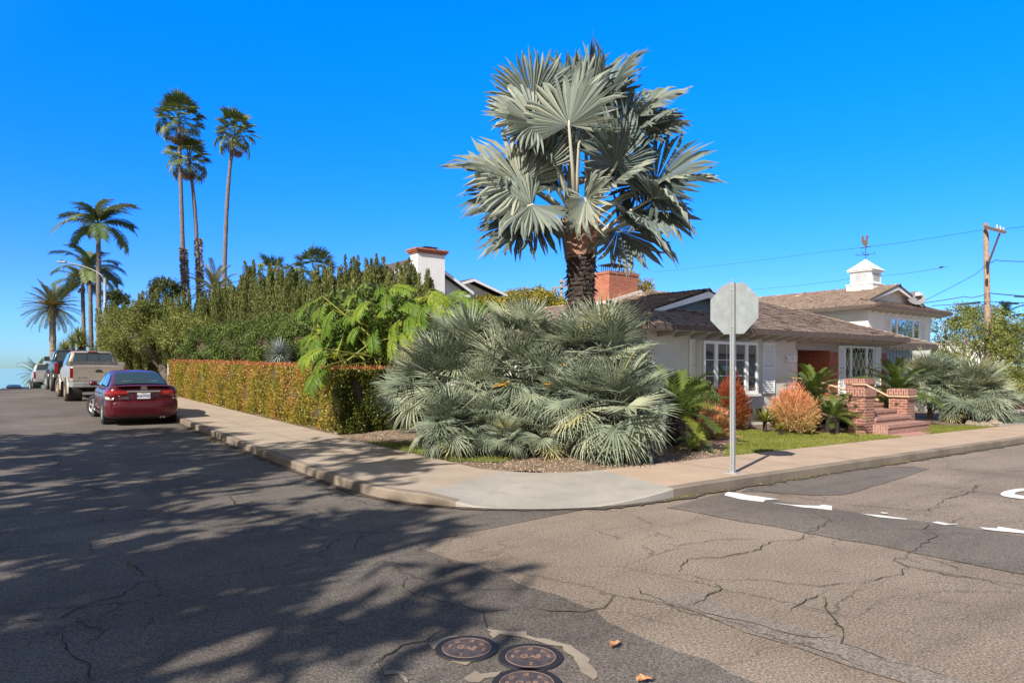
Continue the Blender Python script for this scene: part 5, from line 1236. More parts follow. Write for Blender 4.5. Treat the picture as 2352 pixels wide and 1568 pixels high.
fan_clump('upright fan palm clump at the house end of the corner bed',[(1380,800,12.9,1.0,38,-.5),(1430,865,13.0,.8,34,-.7),(1320,790,13.2,.8,22,-.2),(1410,905,12.6,.7,26,-.9)],(1420,1010,12.9),33)
fan_clump('fan palm clump whose fronds droop onto the mulch at the pavement',[(1410,915,11.75,.95,44,-1.25),(1330,905,11.9,.7,24,-1.1),(1448,935,12.0,.68,28,-1.1)],(1400,1030,11.8),34)
fan_clump('small blue grey fan palm low beside the pavement and hedge end',[(1030,965,12.2,.66,46,-.85),(1120,965,12.3,.55,34,-.9),(1165,995,11.9,.4,22,-.7)],(1060,1010,12.2),35)
fan_clump('large silver fan palm right of the brick steps by the far window',[(2135,866,23.0,1.0,54,-.6),(2180,892,22.8,.85,36,-.8)],(2140,960,23),36,grp='silver fan palms by the driveway')
fan_clump('round silver fan palm with black trunk beside the driveway',[(2240,890,22.4,1.08,60,-.75),(2215,910,22.2,.85,34,-.9),(2280,908,22.6,.8,30,-.8)],(2245,962,22.4),37,grp='silver fan palms by the driveway')
fan_clump('smallest silver fan palm hanging over the driveway edge',[(2308,935,22.6,.75,26,-1.0)],(2306,962,22.6),38,grp='silver fan palms by the driveway')
m=MB()
for (px,d) in ((2238,22.4),(2262,22.3)):
    p=W(px,950,d); z=zl(p.x,p.y)-.1; m.tube([(p.x,p.y,z),(p.x,p.y,z+.75)],[.2,.24],12)
solo('palm_stump',m,'dark_fibre','black fibrous palm trunks under the round silver fan palm','palm trunk')
fan_clump('tiny ground hugging fan palm between the two drooping clumps',[(1245,985,12.2,.62,26,-.6),(1190,1000,12.4,.45,18,-.4)],(1240,1010,12.2),39)
fan_clump('dark fan palm filling the hollow under the middle clump',[(1300,965,12.9,.8,36,-1.0),(1230,940,13.2,.8,36,-1.0),(1110,945,13.4,.8,36,-1.0)],(1290,1000,12.9),40)
# yellow flower stalks in the clumps
def spray(px,py,D):
    m=MB(); c=W(px,py,D); rs=np.random.RandomState(int(px))
    for k in range(9): a=rs.normal(size=3); m.bar(c,c+Vector((a[0]*.09,a[1]*.09,a[2]*.04)),.018)
    MATS.get('flower_yellow') or plain('flower_yellow',(0.6,0.33,0.03),0.7); solo('flower_stalk',m,'flower_yellow','orange flower stalk among the silver fan palm fronds','flower stalk',group='orange flower stalks in the fan palms')
for a in ((1157,883,12.25),(1268,882,12.1),(1310,838,12.4)): spray(*a)
# ---------------------------------------------------------------- trimmed hedge
def hedge():
    v0,v1,u0,u1=14.95,33.6,6.44,9.0; rs=np.random.RandomState(41); t=thing('trimmed_hedge','long low clipped hedge with golden and copper leaves along the pavement','hedge',(7.5,24,zl(7.5,24)))
    core=MB(); rows=[]
    for v in rng(v0+.12,v1-.1,1.5): rows.append([(u0+.34,v,zl(u0,v)-.05),(u0+.13,v,zl(u0,v)+.3),(u0+.12,v,zl(u0,v)+1.36),(u1-.1,v,zl(u0,v)+1.36),(u1-.1,v,zl(u0,v)-.05)])
    core.grid(rows,.5); core.face(rows[0]); core.face(rows[-1][::-1]); part('branches',core,'twig',t)
    n=50000; mb=MB(); gm=MB(); tip=MB()
    def wob(a,b): return .06*np.sin(a*3.1+b*2.2)+.05*np.sin(a*1.3-b*4.1)+.03*np.sin(a*8.3+b*6)
    v=rs.uniform(v0,v1,n); z=1.5*rs.rand(n)**.92; g=np.array([zl(u0,x) for x in v]); dep=np.abs(rs.normal(size=n))*.06
    P=np.stack([u0+wob(v,z)+dep*(1+2*(z<.2)),v,g+z],1); D=np.stack([-.7+rs.normal(size=n)*.6,rs.normal(size=n)*.7,.55+rs.normal(size=n)*.6],1)
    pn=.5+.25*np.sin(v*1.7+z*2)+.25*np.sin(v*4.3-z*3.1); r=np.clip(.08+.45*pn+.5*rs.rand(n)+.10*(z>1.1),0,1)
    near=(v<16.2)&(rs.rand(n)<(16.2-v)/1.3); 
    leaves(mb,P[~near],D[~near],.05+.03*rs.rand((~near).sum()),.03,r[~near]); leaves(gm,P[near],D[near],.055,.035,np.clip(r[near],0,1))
    n=20000; v=rs.uniform(v0,v1,n); u=u0+(u1-u0)*rs.rand(n); g=np.array([zl(u0,x) for x in v]); zz=1.5+.04*wob(v*1.3,u*2)*8*.4+np.abs(rs.normal(size=n))*.035
    leaves(tip,np.stack([u,v,g+zz],1),np.stack([rs.normal(size=n)*.5,rs.normal(size=n)*.5,np.ones(n)],1),.06+.03*rs.rand(n),.03)
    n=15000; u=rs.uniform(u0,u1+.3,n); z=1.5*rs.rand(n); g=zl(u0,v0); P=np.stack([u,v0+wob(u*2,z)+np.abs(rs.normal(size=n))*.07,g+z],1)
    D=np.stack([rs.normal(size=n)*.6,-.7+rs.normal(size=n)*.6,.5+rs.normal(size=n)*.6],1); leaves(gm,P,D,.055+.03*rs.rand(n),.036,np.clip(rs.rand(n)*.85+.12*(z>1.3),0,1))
    n=1500; u=u0+rs.rand(n)*.1; v=rs.uniform(v0,v1,n); 
    part('golden_foliage',mb,'hedge_leaf',t,label='golden sunlit side of the hedge'); part('shaded_green_foliage',gm,'hedge_shaded_green',t,label='green end of the hedge, its shade put into the leaf colour'); part('copper_tips',tip,'hedge_tip',t,label='copper coloured clipped top')
hedge()
# ---------------------------------------------------------------- tall feathery yew hedge
def yew(px,ytop,D,wpx,seed,lab,mat='yew_leaf'):
    rs=np.random.RandomState(seed); p=W(px,ytop,D); g=zl(p.x,p.y); h=(p.z-g)*1.04; w_=wpx/F*D*1.25
    t=thing('column_yew',lab,'evergreen',(p.x,p.y,g),group='feathery column yews behind the clipped hedge'); mb=MB(); st=MB()
    n=int(16+w_*10)
    for k in range(n):
        a=rs.rand()*6.28; r=w_*.5*math.sqrt(rs.rand()); x,y=p.x+r*math.cos(a),p.y+r*math.sin(a)
        hh=h*(.86+.18*rs.rand())*(1-.12*(r/(w_*.5+.01))**2); z0=g+h*(.06+.3*rs.rand())
        lx,ly=rs.normal()*.14,rs.normal()*.14
        plume(mb,(x*.8+p.x*.2,y*.8+p.y*.2,z0),(x+lx,y+ly,g+hh),.20+.12*rs.rand(),int(640*(hh-z0+g)/3.5)+140,.14,.034,rs,.26)
        if k<7: st.tube([(p.x,p.y,g-.05),(x,y,g+hh*.75)],[.05,.015],5)
    part('foliage',mb,mat,t); part('stem',st,'twig',t)
YW=[(262,705,45,55,'dark'),(300,690,43,60,''),(345,682,42,60,''),(395,684,41,55,''),(440,676,39,55,''),(478,668,37.5,50,''),(520,652,36,48,''),(548,640,34.5,40,''),(575,622,34,36,''),(612,618,32,44,''),(645,614,31,46,''),(672,612,30,40,''),(700,640,29,34,''),(735,618,28,42,''),(765,612,27.2,44,''),(806,600,26.2,40,''),(836,618,25.5,40,''),(868,606,25,44,''),(905,616,24.4,44,''),(940,612,24,44,''),(968,622,23.6,40,'')]
WHERE=['at the far left end','second from the far end','beside the street lamp','above the saloon','behind the pickup','left of the tall palm trunks','below the leaning palm trunk','just left of the spiky gap','tall narrow spire','left of the small fan palm','broad one left of the small fan palm','just before the small fan palm','low one in the gap','right of the small fan palm','above the spiky yucca','tallest spire of the row','right of the tallest spire','left of the white chimney','just left of the white chimney','in front of the white chimney','at the right end of the row']
for k,(a,b_,c_,d_,_) in enumerate(YW): yew(a,b_+[0,6,-8,10,0,14,-4,8,-10,4,0,-6,10,-6,6,-4,12,-4,8,0,10][k],c_,d_*[1,1,1.1,.9,1.2,.8,1.1,.9,.75,1.15,1.1,.8,.8,1.2,1,.9,1.1,1.2,.9,1,1][k],500+k,'feathery olive column yew '+WHERE[k],'yew_leaf' if k>4 else 'yew_leaf_green')
def tree(name,label,cat,base,h,crown,rad,mat,seed,nclump=60,nleaf=7000,l=.14,w_=.06,cl=.5,bark='bark',tr=.15,limbs=7,group=None,low=-.5):
    """trunk with limbs and a crown of separate leaf clumps"""
    rs=np.random.RandomState(seed); t=thing(name,label,cat,tuple(base),group=group); b=v3(base); c=v3(crown); tk=MB()
    mid=b+(c-b)*.55+rs.normal(size=3)*.15*np.array([1,1,0]); tk.tube([b-U3*.1,b+(mid-b)*.5+rs.normal(size=3)*.06,mid,c],[tr*1.25,tr,tr*.8,tr*.25],9)
    for k in range(limbs):
        a=2*PI*k/limbs+rs.rand(); e=c+np.array([math.cos(a)*rad[0],math.sin(a)*rad[1],(rs.rand()*1.1-.25)*rad[2]])*.8; s=b+(mid-b)*(.55+.45*rs.rand())
        q=(s+e)/2+U3*.12*rad[2]+rs.normal(size=3)*.1; tk.tube([s,q,e],[tr*.45,tr*.26,tr*.07],6)
    part('trunk',tk,bark,t,True)
    mb=MB(); bush(mb,c,rad,nclump,nleaf,l,w_,cl,.15,seed,low)
    bush(mb,c,np.array(rad)*.6,nclump//3,nleaf//4,l,w_,cl,.1,seed+1,low)
    part('crown',mb,mat,t); return t
def shrub(name,label,cat,c,rad,mat,seed,nclump=50,nleaf=5000,l=.1,w_=.05,cl=.28,low=-.3,core=.72,group=None):
    t=thing(name,label,cat,(c[0],c[1],zl(c[0],c[1])),group=group); mb=MB(); bush(mb,c,rad,nclump,nleaf,l,w_,cl,.25,seed,low); part('foliage',mb,mat,t)
    k=MB(); rs=np.random.RandomState(seed); g=zl(c[0],c[1])
    for i in range(14):
        a=rs.rand()*6.3; k.tube([(c[0]+.1*math.cos(a),c[1]+.1*math.sin(a),g-.05),(c[0]+rad[0]*.7*math.cos(a),c[1]+rad[1]*.7*math.sin(a),c[2]+rad[2]*.5*rs.rand())],[.03,.01],5)
    if core:
        rows=[]
        for i in range(7):
            q=-PI/2+PI*i/6; rows.append([(c[0]+rad[0]*core*math.cos(q)*math.cos(2*PI*j/12),c[1]+rad[1]*core*math.cos(q)*math.sin(2*PI*j/12),max(g,c[2]+rad[2]*core*math.sin(q))) for j in range(12)])
        k.grid(rows,.5,True)
    part('branches',k,'twig',t); return t
# big spreading evergreen at the far end, over the pavement
bt=W(392,870,40.5)
tree('spreading_evergreen','wide spreading evergreen leaning over the pavement behind the pickup','tree',(bt.x,bt.y,zl(bt.x,bt.y)),5,W(335,765,42),(2.3,3.2,1.7),'yew_leaf_green',61,110,17000,.15,.045,.5,'bark',.28,10)
tree('spreading_evergreen','bright green lower tree at the corner of the tall hedge above the maroon saloon','tree',(W(470,860,37).x,W(470,860,37).y,zl(7.6,37)),4,W(440,772,37),(1.7,2.4,1.0),'yew_leaf_green',62,80,11000,.13,.05,.42,'bark',.18,9)
for k,(px,py,D,rx,rz_,lab) in enumerate([(500,808,31.5,1.5,1.15,'dark glossy shrub behind the far end of the clipped hedge'),(575,806,29,1.6,1.2,'dark glossy shrub left of the spiky yucca'),(660,802,26.5,1.5,1.2,'dark glossy shrub behind the spiky yucca'),(715,805,24,1.2,1.1,'dark glossy shrub between the yucca and the split leaved plant')]):
    c=v3(W(px,py,D)); shrub('glossy_shrub',lab,'shrub',c,(rx,rx,rz_),'glossy_leaf',70+k,150,26000,.075,.042,.24,-.5,.8,group='dark glossy shrubs behind the clipped hedge')
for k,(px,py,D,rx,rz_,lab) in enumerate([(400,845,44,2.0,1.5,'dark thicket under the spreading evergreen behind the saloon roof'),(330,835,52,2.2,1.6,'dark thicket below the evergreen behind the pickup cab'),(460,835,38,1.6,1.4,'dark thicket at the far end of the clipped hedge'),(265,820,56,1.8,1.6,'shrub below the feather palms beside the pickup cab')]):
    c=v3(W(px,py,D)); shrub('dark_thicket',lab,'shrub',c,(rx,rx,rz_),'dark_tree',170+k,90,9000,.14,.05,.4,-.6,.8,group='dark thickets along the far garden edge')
# spiky yucca
def rosette(name,label,cat,c,n,L,w_,mat,seed,lo=-.5,trunk=None,grp=None):
    rs=np.random.RandomState(seed); t=thing(name,label,cat,(c[0],c[1],zl(c[0],c[1])),group=grp); mb=MB()
    for k in range(n):
        z=lo+(1-lo)*(k+.5)/n; a=2.399*k+rs.normal()*.1; d=np.array([math.cos(a)*math.sqrt(max(0,1-z*z)),math.sin(a)*math.sqrt(max(0,1-z*z)),z]); x=unit(np.cross(d,U3+.01)); n_=np.cross(x,d); l=L*(.85+.25*rs.rand())
        p=np.array(c)+d*.03; sag=-U3*.05*l
        V=[p-x*w_*.35,p+x*w_*.35,p+d*l*.45+x*w_*.5,p+d*l*.45-x*w_*.5,p+d*l+sag,p-n_*w_*.2,p+d*l*.45-n_*w_*.25]
        mb.add(V,[(0,5,6,3),(5,1,2,6),(3,6,4),(6,2,4)],rs.rand())
    part('leaves',mb,mat,t)
    m=MB(); g=zl(c[0],c[1]); m.tube([(c[0],c[1],g-.05),tuple(c)],[trunk or .07,(trunk or .07)],9); part('stem',m,'dark_fibre',t)
rosette('spiky_yucca','round blue grey spiky yucca above the clipped hedge','yucca',v3(W(641,812,22.5)),230,.62,.028,'yucca_leaf',81,-.75,.12)
rosette('spiky_yucca','blue grey yucca half hidden under the split leaved plant','yucca',v3(W(835,845,18.9)),110,.4,.022,'yucca_leaf',82,-.4,.08)
# ---------------------------------------------------------------- split leaved philodendron
def philo():
    rs=np.random.RandomState(91); p=W(880,860,17.3); t=thing('split_leaf_plant','large bright green split leaf philodendron rising behind the clipped hedge','philodendron',(p.x,p.y,zl(p.x,p.y)))
    V_=[pinnate(.62,9,.25,.058,1.1,np.random.RandomState(600+k),.35,.15,.8,.5,.03,.010,.45,.8) for k in range(6)]
    lf=MB(); rb=MB(); sk=MB()
    C=v3(W(890,760,17.6))
    def C9(x,y): return (900+x/3.92)*.7656,(820+y/3.92)*.7656
    L=[]
    for x,y in [(400,430),(770,480),(1020,250),(1300,510),(1720,450),(1100,750),(650,830),(200,750),(1540,240),(330,620),(520,640),(250,880),(350,950),(880,640),(1000,420),(1180,420),(1480,380),(1600,330),(1750,300),(1850,380),(1400,520),(940,900),(900,1010),(330,1080),(1220,600),(700,620),(1640,520),(2230,330),(1960,470),(560,900),(430,700),(820,330),(640,480),(1250,330),(1900,300)]:
        px,py=C9(x,y); L.append((px,py,16.4+1.1*rs.rand()-.5*(y>700)))
    for k in range(78): L.append((728+rs.rand()*335,662+rs.rand()*128,16.9+1.3*rs.rand()))
    for k in range(22): L.append((715+rs.rand()*150,720+rs.rand()*75,17.3+.9*rs.rand()))
    L+=[(742,800,15.6),(748,822,15.5),(745,845,15.45)]
    L=[q for q in L if not (q[1]>788 and q[0]>758)]
    for px,py,D in L:
        h=v3(W(px,py,D)); out=unit((h-C)*np.array([1,1,.4])+rs.normal(size=3)*.3-F3*.6-R3*.3)
        dn=.55+.7*rs.rand(); d=unit(out+R3*rs.normal()*.55-U3*dn)
        nrm=unit(U3*.75-F3*.6-R3*.45+rs.normal(size=3)*.2); s=.72+.42*rs.rand()
        V,I,T=V_[rs.randint(6)]; x=unit(np.cross(d,nrm)); z_=np.cross(x,d)
        q=np.clip(.15+.5*rs.rand()+(.38 if rs.rand()<.1 else 0),0,1)
        lf.arr((V@np.stack([x,d,z_],0))*s+h,I,T,np.clip(q+.1*rs.normal(size=len(V)),0,1))
        rp=[h+ (d*yy+z_*zz)*s for yy,zz in ((0,.012),(.2,.05),(.4,.05),(.6,.0),(.72,-.06))]; rb.tube(rp,[.012,.01,.008,.006,.003],5)
        b=np.array([C[0]+.5*rs.normal(),C[1]+.5*rs.normal(),max(C[2]-.4-1.1*rs.rand(),zl(C[0],C[1]))]); sk.tube([b,(b+h)/2+U3*.15,h],[.022,.016,.012],6)
    g=zl(C[0],C[1])
    for k in range(5): sk.tube([(C[0]+.3*rs.normal(),C[1]+.3*rs.normal(),g-.05),(C[0]+.5*rs.normal(),C[1]+.5*rs.normal(),C[2]+.3*rs.normal())],[.07,.06],8)
    part('leaf_mass',lf,'philodendron_leaf',t); part('leaf_ribs',rb,'philodendron_rib',t); part('stalks',sk,'philodendron_rib',t)
    k=MB(); bush(k,v3(W(875,775,18.2)),(1.75,1.1,1.25),70,5200,.18,.07,.4,.1,93,-.9); part('inner_leaves',k,'glossy_leaf',t)
philo()
# ---------------------------------------------------------------- cycads, fire sticks and other bedding plants
CY=[pinnate(.98,36,.17,.02,1.0,np.random.RandomState(700+k),.1,.35,.08,.62,.1,.008,.35,.35) for k in range(5)]
def cycad(label,c,n,s,seed,lo=-.25,tr=.16):
    rs=np.random.RandomState(seed); c=v3(c); g=zl(c[0],c[1]); t=thing('cycad',label,'cycad',(c[0],c[1],g),group='sago cycads in the front garden'); mb=MB(); m=MB()
    for k in range(n):
        el=lo+(1.35-lo)*((k+.5)/n)**1.0; a=2.4*k+rs.normal()*.2; place(mb,CY[rs.randint(5)],c,dir_ae(a,el),(0,0,1),s*(.85+.25*rs.rand()),np.clip(.2+.5*rs.rand()+(.3 if el<0 else 0)*rs.rand()*1.3,0,1),rs.normal()*.25)
    m.tube([(c[0],c[1],g-.1),(c[0],c[1],c[2]-.05),(c[0],c[1],c[2]+.1)],[tr,tr,tr*.5],12); part('crown',mb,'cycad_leaf',t); part('trunk',m,'dark_fibre',t)
cycad('upright cycad with stiff fronds left of the brick pillars',W(1868,905,18.1),40,.95,711)
cycad('cycad with long arching fronds behind the right brick pillar',W(2062,905,21.3),34,1.35,712,-.1)
cycad('cycad beside the road sign post at the end of the fan palms',W(1552,955,14.3),34,1.25,713,-.15,.2)
cycad('low dark cycad at the foot of the left brick pillar',W(1912,960,17.4),30,.8,714,-.2)
cycad('low cycad under the drooping palm fronds near the lawn',W(1600,1018,13.6),22,.55,715,-.1,.12)
cycad('small cycad behind the steps between the brick pillars',W(2032,940,21.6),24,.8,716,0)
def firestick(label,c,r,h,n,mat,seed):
    rs=np.random.RandomState(seed); c=np.array([c[0],c[1],zl(c[0],c[1])]); t=thing('fire_stick_bush',label,'succulent',tuple(c),group='fire stick bushes in front of the house'); mb=MB()
    for k in range(n):
        d=unit(np.array([rs.normal()*.62,rs.normal()*.62,abs(rs.normal())*.8+.12])); R=np.array([r,r,h]); az_=math.atan2(d[1],d[0]); q=(.40+.52*rs.rand()**.6)*(1+.2*math.sin(az_*3+seed)*math.sin(d[2]*5+az_)+.10*math.sin(az_*7+d[2]*9))
        p=c+d*R*q*np.array([1,1,1]); 
        for j in range(3):
            e=unit(d*.8+U3*.55+rs.normal(size=3)*.45); l=(.11+.14*rs.rand()); a=p; b_=p+e*l
            x=unit(np.cross(e,rs.normal(size=3)))*.0065; y=np.cross(e,x)
            hh=np.clip((p[2]-c[2])/h,0,1); r0=np.clip(.05+.6*hh+.15*rs.normal(),0,1)
            mb.add([a+x,a-x*.5+y*.87,a-x*.5-y*.87,b_+x*.6,b_-x*.3+y*.5,b_-x*.3-y*.5],[(0,1,4,3),(1,2,5,4),(2,0,3,5),(3,4,5)],[r0,r0,r0,min(1,r0+.25),min(1,r0+.25),min(1,r0+.25)])
    m=MB()
    for k in range(26):
        d=unit(np.array([rs.normal()*.6,rs.normal()*.6,.9])); m.tube([tuple(c-U3*.05),tuple(c+d*np.array([r,r,h])*.35),tuple(c+d*np.array([r,r,h])*.8)],[.025,.018,.008],5)
    part('sticks',mb,mat,t); part('branches',m,'twig',t)
firestick('dark red fire stick bush standing against the bay window',W(1680,960,17.4),.37,1.22,2200,'red_stick',721)
firestick('rounded orange fire stick bush left of the upright cycad',W(1822,970,17.2),.55,1.04,2300,'fire_stick',722)
firestick('small orange fire stick half hidden behind the cycad near the sign post',W(1640,965,15.4),.34,.62,900,'fire_stick',723)
rosette('agave','yellow green agave on the lawn edge below the bay window','agave',v3(W(1757,968,17.0))+U3*.0,26,.44,.075,'agave_leaf',731,.05,.05)
rosette('agave','small agave at the far left of the orange fire stick bush','agave',v3(W(1792,985,16.6)),16,.22,.04,'agave_leaf',732,.05,.04)
c=v3(W(1592,905,16.7)); c[2]-=.12; shrub('clipped_bush','dark green clipped bush under the left shutter','bush',c,(.68,.5,.42),'glossy_leaf',741,90,9000,.05,.03,.16,-.7,.85)
for k,(px,py,D,r,lab) in enumerate([(1020,1035,11.9,.3,'small brown green tuft at the pavement edge under the blue grey palm'),(1215,1030,11.3,.26,'small green tuft alone on the mulch'),(940,1000,13.2,.2,'pale flowering tuft at the hedge end'),(1890,978,16.6,.22,'small flowering tuft at the foot of the left pillar'),(1590,1040,12.9,.3,'dark tuft in front of the low cycad')]):
    p=on_g(px,py,.1); c=np.array([p.x,p.y,zl(p.x,p.y)+.06]); rosette('ground_tuft',lab,'plant',c,70,r,.02,'agave_leaf' if k!=4 else 'cycad_leaf',750+k,.0,.02,'small tufts in the front beds')
m=MB(); p=W(2262,968,21.3); 
for k in range(7):
    rs=np.random.RandomState(k); c=np.array([p.x,p.y,zl(p.x,p.y)+.03])+R3*(-.42+.14*k)+rs.normal(size=3)*.02; rows=[]
    for i in range(5): q=-PI/2+PI*i/4; rows.append([tuple(c+np.array([math.cos(q)*math.cos(2*PI*j/8)*.16,math.cos(q)*math.sin(2*PI*j/8)*.16,math.sin(q)*.11])*(1+.15*rs.normal())) for j in range(8)])
    m.grid(rows,.5,True)
solo('edging_rock',m,'mortar_concrete','pale rock at the tip of the lawn by the driveway','rock')
# ---------------------------------------------------------------- far palms
def curve_trunk(m,pts,r0,r1,n=10,rings=0,seed=0):
    rs=np.random.RandomState(seed); P=[];R=[]; k=40
    pts=[np.array(p,float) for p in pts]
    for i in range(k+1):
        t=i/k
        p=(1-t)**2*pts[0]+2*t*(1-t)*pts[1]+t*t*pts[2] if len(pts)==3 else pts[0]*(1-t)+pts[1]*t
        P.append(p); R.append((r0+(r1-r0)*t)*(1+.05*rs.normal()))
    m.tube(P,R,n)
WF=[fan(.85,20,math.radians(215),.48,.08,1.15,.2,.22,.03,np.random.RandomState(800+k),.02,-.4,.06) for k in range(4)]
WD=[fan(.85,18,math.radians(190),.42,.07,1.05,.2,.5,.03,np.random.RandomState(820+k),.02,-.8,.08) for k in range(4)]
def fan_palm_tall(label,base,mid,top,n,s,seed,skirt=0,collar=None):
    rs=np.random.RandomState(seed); b=v3(W(*base)); b[2]=zr(b[0],b[1]); mm=v3(W(*mid)); c=v3(W(*top))
    t=thing('tall_fan_palm',label,'palm tree',tuple(b),group='very tall slender fan palms'); m=MB(); curve_trunk(m,[b,mm*2-b*.5-c*.5,c],.21,.13,10,0,seed); part('trunk',m,'ringed_bark',t,True)
    mb=MB()
    for k in range(n):
        el=-.6+2.0*((k+.5)/n)**.8; a=2.4*k+rs.normal()*.3; v=WF[rs.randint(4)] if el>.1 else WD[rs.randint(4)]
        place(mb,v,c+U3*(el*.35),dir_ae(a,el),(0,0,1) if el<1.3 else (math.cos(a),math.sin(a),0),s*(.8+.35*rs.rand()),np.clip(.15+.6*rs.rand()+(.2 if el<-.2 else 0),0,1),rs.normal()*.4)
    part('crown',mb,'fan_leaf',t)
    d=MB()
    for k in range(4+skirt): a=2.4*k; place(d,WD[rs.randint(4)],c-U3*(.25+.12*k/3),dir_ae(a,-1.05),(0,0,1),s*.75,rs.rand(),rs.normal()*.4)
    part('dead_fronds',d,'dead_frond',t)
    if collar:
        f=MB(); p0,p1=v3(W(*collar[0])),v3(W(*collar[1])); q=700; tt=rs.rand(q); P=p0+(p1-p0)*tt[:,None]; a=rs.rand(q)*6.28; o=np.stack([np.cos(a),np.sin(a),np.zeros(q)],1); leaves(f,P+o*.27,o*.5-U3*.6+U3*rs.rand(q,1)*1.2,.36,.13); part('old_leaf_bases',f,'old_boot',t)
leafmat('old_boot',[(0,(0.13,0.1,0.08)),(1,(0.34,0.29,0.25))],0.9,0)
fan_palm_tall('tallest slender fan palm, left of the three above the yews',(430,790,60),(417,480,60),(411,285,60),46,1.22,841,4,((421,570,60),(428,690,60)))
fan_palm_tall('fan palm just behind the tallest, with a shorter trunk',(462,790,61),(452,550,61),(433,372,61),40,1.15,842,2,((455,548,61),(461,690,61)))
fan_palm_tall('slender fan palm standing apart on the right of the three',(513,790,60),(520,500,60),(540,318,60),42,1.12,843,2)
fan_palm_tall('small fan palm just topping the yews left of the white chimney',(722,790,40),(722,700,40),(722,640,40),26,.8,844)
fan_palm_tall('low fan palm crown hidden among the yews',(628,790,42),(628,700,42),(628,652,42),20,.8,846)
QL=[pinnate(2.9,54,.85,.06,1.6,np.random.RandomState(850+k),.55,.25,.85,.6,.16,.03,.55) for k in range(4)]
def queen(label,base,top,n,s,seed,r=.17):
    rs=np.random.RandomState(seed); b=v3(W(*base)); b[2]=zr(b[0],b[1])-.1; c=v3(W(*top)); t=thing('feather_palm',label,'palm tree',tuple(b),group='feather palms beside the street lamp'); m=MB(); curve_trunk(m,[b,c-U3*.9],r*1.15,r*.85,10,0,seed); m.tube([c-U3*.9,c-U3*.5,c+U3*.1],[r*1.0,r*1.1,r*.5],10); part('trunk',m,'ringed_bark',t,True)
    mb=MB()
    for k in range(n): el=-.25+1.6*((k+.5)/n)**.9; a=2.4*k+rs.normal()*.25; place(mb,QL[rs.randint(4)],c,dir_ae(a,el-.3),(0,0,1),s*(.85+.25*rs.rand()),rs.rand()*.9,rs.normal()*.2)
    part('crown',mb,'feather_leaf',t)
    f=MB(); bush(f,c-U3*.75,(.3,.3,.35),8,200,.12,.08,.14,0,seed); part('seed_husk',f,'dead_frond',t)
queen('tallest feather palm with a wide drooping crown left of the street',(228,815,55),(226,520,55),17,1.15,851,.19)
queen('middle feather palm with an arching crown behind the lamp arm',(211,815,57),(207,622,57),13,1.05,852,.18)
queen('shortest feather palm between the date palm and the lamp',(196,815,60),(190,652,60),14,.85,853,.17)
queen('feather palm crown peeping behind the lamp pole top',(238,800,66),(222,640,66),8,.8,854,.16)
DL=[pinnate(2.75,50,.34,.034,.85,np.random.RandomState(860+k),.12,.3,.1,.6,.08,.04,.45) for k in range(4)]
def date(label,base,top,n,s,seed,fruit=True,grp='date palms'):
    rs=np.random.RandomState(seed); b=v3(W(*base)); b[2]=zr(b[0],b[1])-.2; c=v3(W(*top)); t=thing('date_palm',label,'palm tree',tuple(b),group=grp); m=MB(); curve_trunk(m,[b,c],.30,.26,12,0,seed); m.tube([c-U3*.9,c-U3*.2,c+U3*.2],[.3,.5,.3],12); part('trunk',m,'palm_bark',t)
    mb=MB()
    for k in range(n): el=-.85+2.3*((k+.5)/n)**.85; a=2.4*k+rs.normal()*.15; place(mb,DL[rs.randint(4)],c,dir_ae(a,min(el,1.4)),(0,0,1),s*(.88+.2*rs.rand()),rs.rand()*.85,rs.normal()*.15)
    part('crown',mb,'date_leaf',t)
    if fruit:
        f=MB()
        for k in range(14): a=2.4*k; d=dir_ae(a,.45+.3*rs.rand()); place(f,pinnate(1.25,20,.28,.08,.9,rs,.2,.5,.4,.7,.3,.02,.4),c,d,(0,0,1),1.0,rs.rand())
        part('fruit_stalks',f,'date_fruit',t)
date('round headed date palm with orange fruit stalks far left of the street',(123,810,64),(120,708,64),74,1.0,861)
date('date palm crown half hidden between the tall palm trunks',(505,760,52),(494,670,52),44,.92,862,False)
date('tufted palm crown showing beyond the crest behind the silver pickup',(90,905,95),(88,862,95),40,1.0,863,False)
# yucca bushes by the feather palms
for k,(px,py,D,n) in enumerate([(150,800,50,5),(168,785,51,4),(190,790,50,6),(182,770,50,5)]):
    rs=np.random.RandomState(870+k)
    rosette('tree_yucca','spiky green tree yucca '+['lowest, above the black pickup','beside the short feather palm','behind the beige pickup','highest of the group by the palms'][k],'yucca',v3(W(px,py,D)),90,.85,.075,'street_tree',870+k,-.5,.12,'tree yuccas by the feather palms')
# ochre trees behind the roof, bare twigs, small tree tops
def tree_px(name,label,cat,px,py,D,rx,rz,mat,seed,**k):
    c=v3(W(px,py,D)); g=zr(c[0],c[1]); return tree(name,label,cat,(c[0],c[1],g),0,c,(rx,rx,rz),mat,seed,**k)
tree_px('ochre_tree','yellow green tree behind the roof left of the big palm trunk','tree',1215,722,40,2.6,1.25,'ochre_tree',881,nclump=110,nleaf=14000,l=.17,w_=.08,cl=.42)
tree_px('ochre_tree','yellow green tree top below the white gable','tree',1110,725,38,1.5,1.0,'ochre_tree',882,nclump=60,nleaf=7000,l=.16,w_=.08,cl=.38)
tree_px('ochre_tree','yellow green tree behind the brick chimney','tree',1425,690,42,2.2,1.5,'ochre_tree',883,nclump=90,nleaf=11000,l=.17,w_=.08,cl=.42)
tree_px('dark_tree','dark tree top just above the yews left of the tall palms','tree',382,672,50,1.1,.9,'dark_tree',884,nclump=40,nleaf=4000,l=.2,w_=.06,cl=.4)
tree_px('dark_tree','small dark crown beside the street lamp pole','tree',266,690,48,.8,.6,'dark_tree',885,nclump=26,nleaf=2000,l=.2,w_=.06,cl=.35)
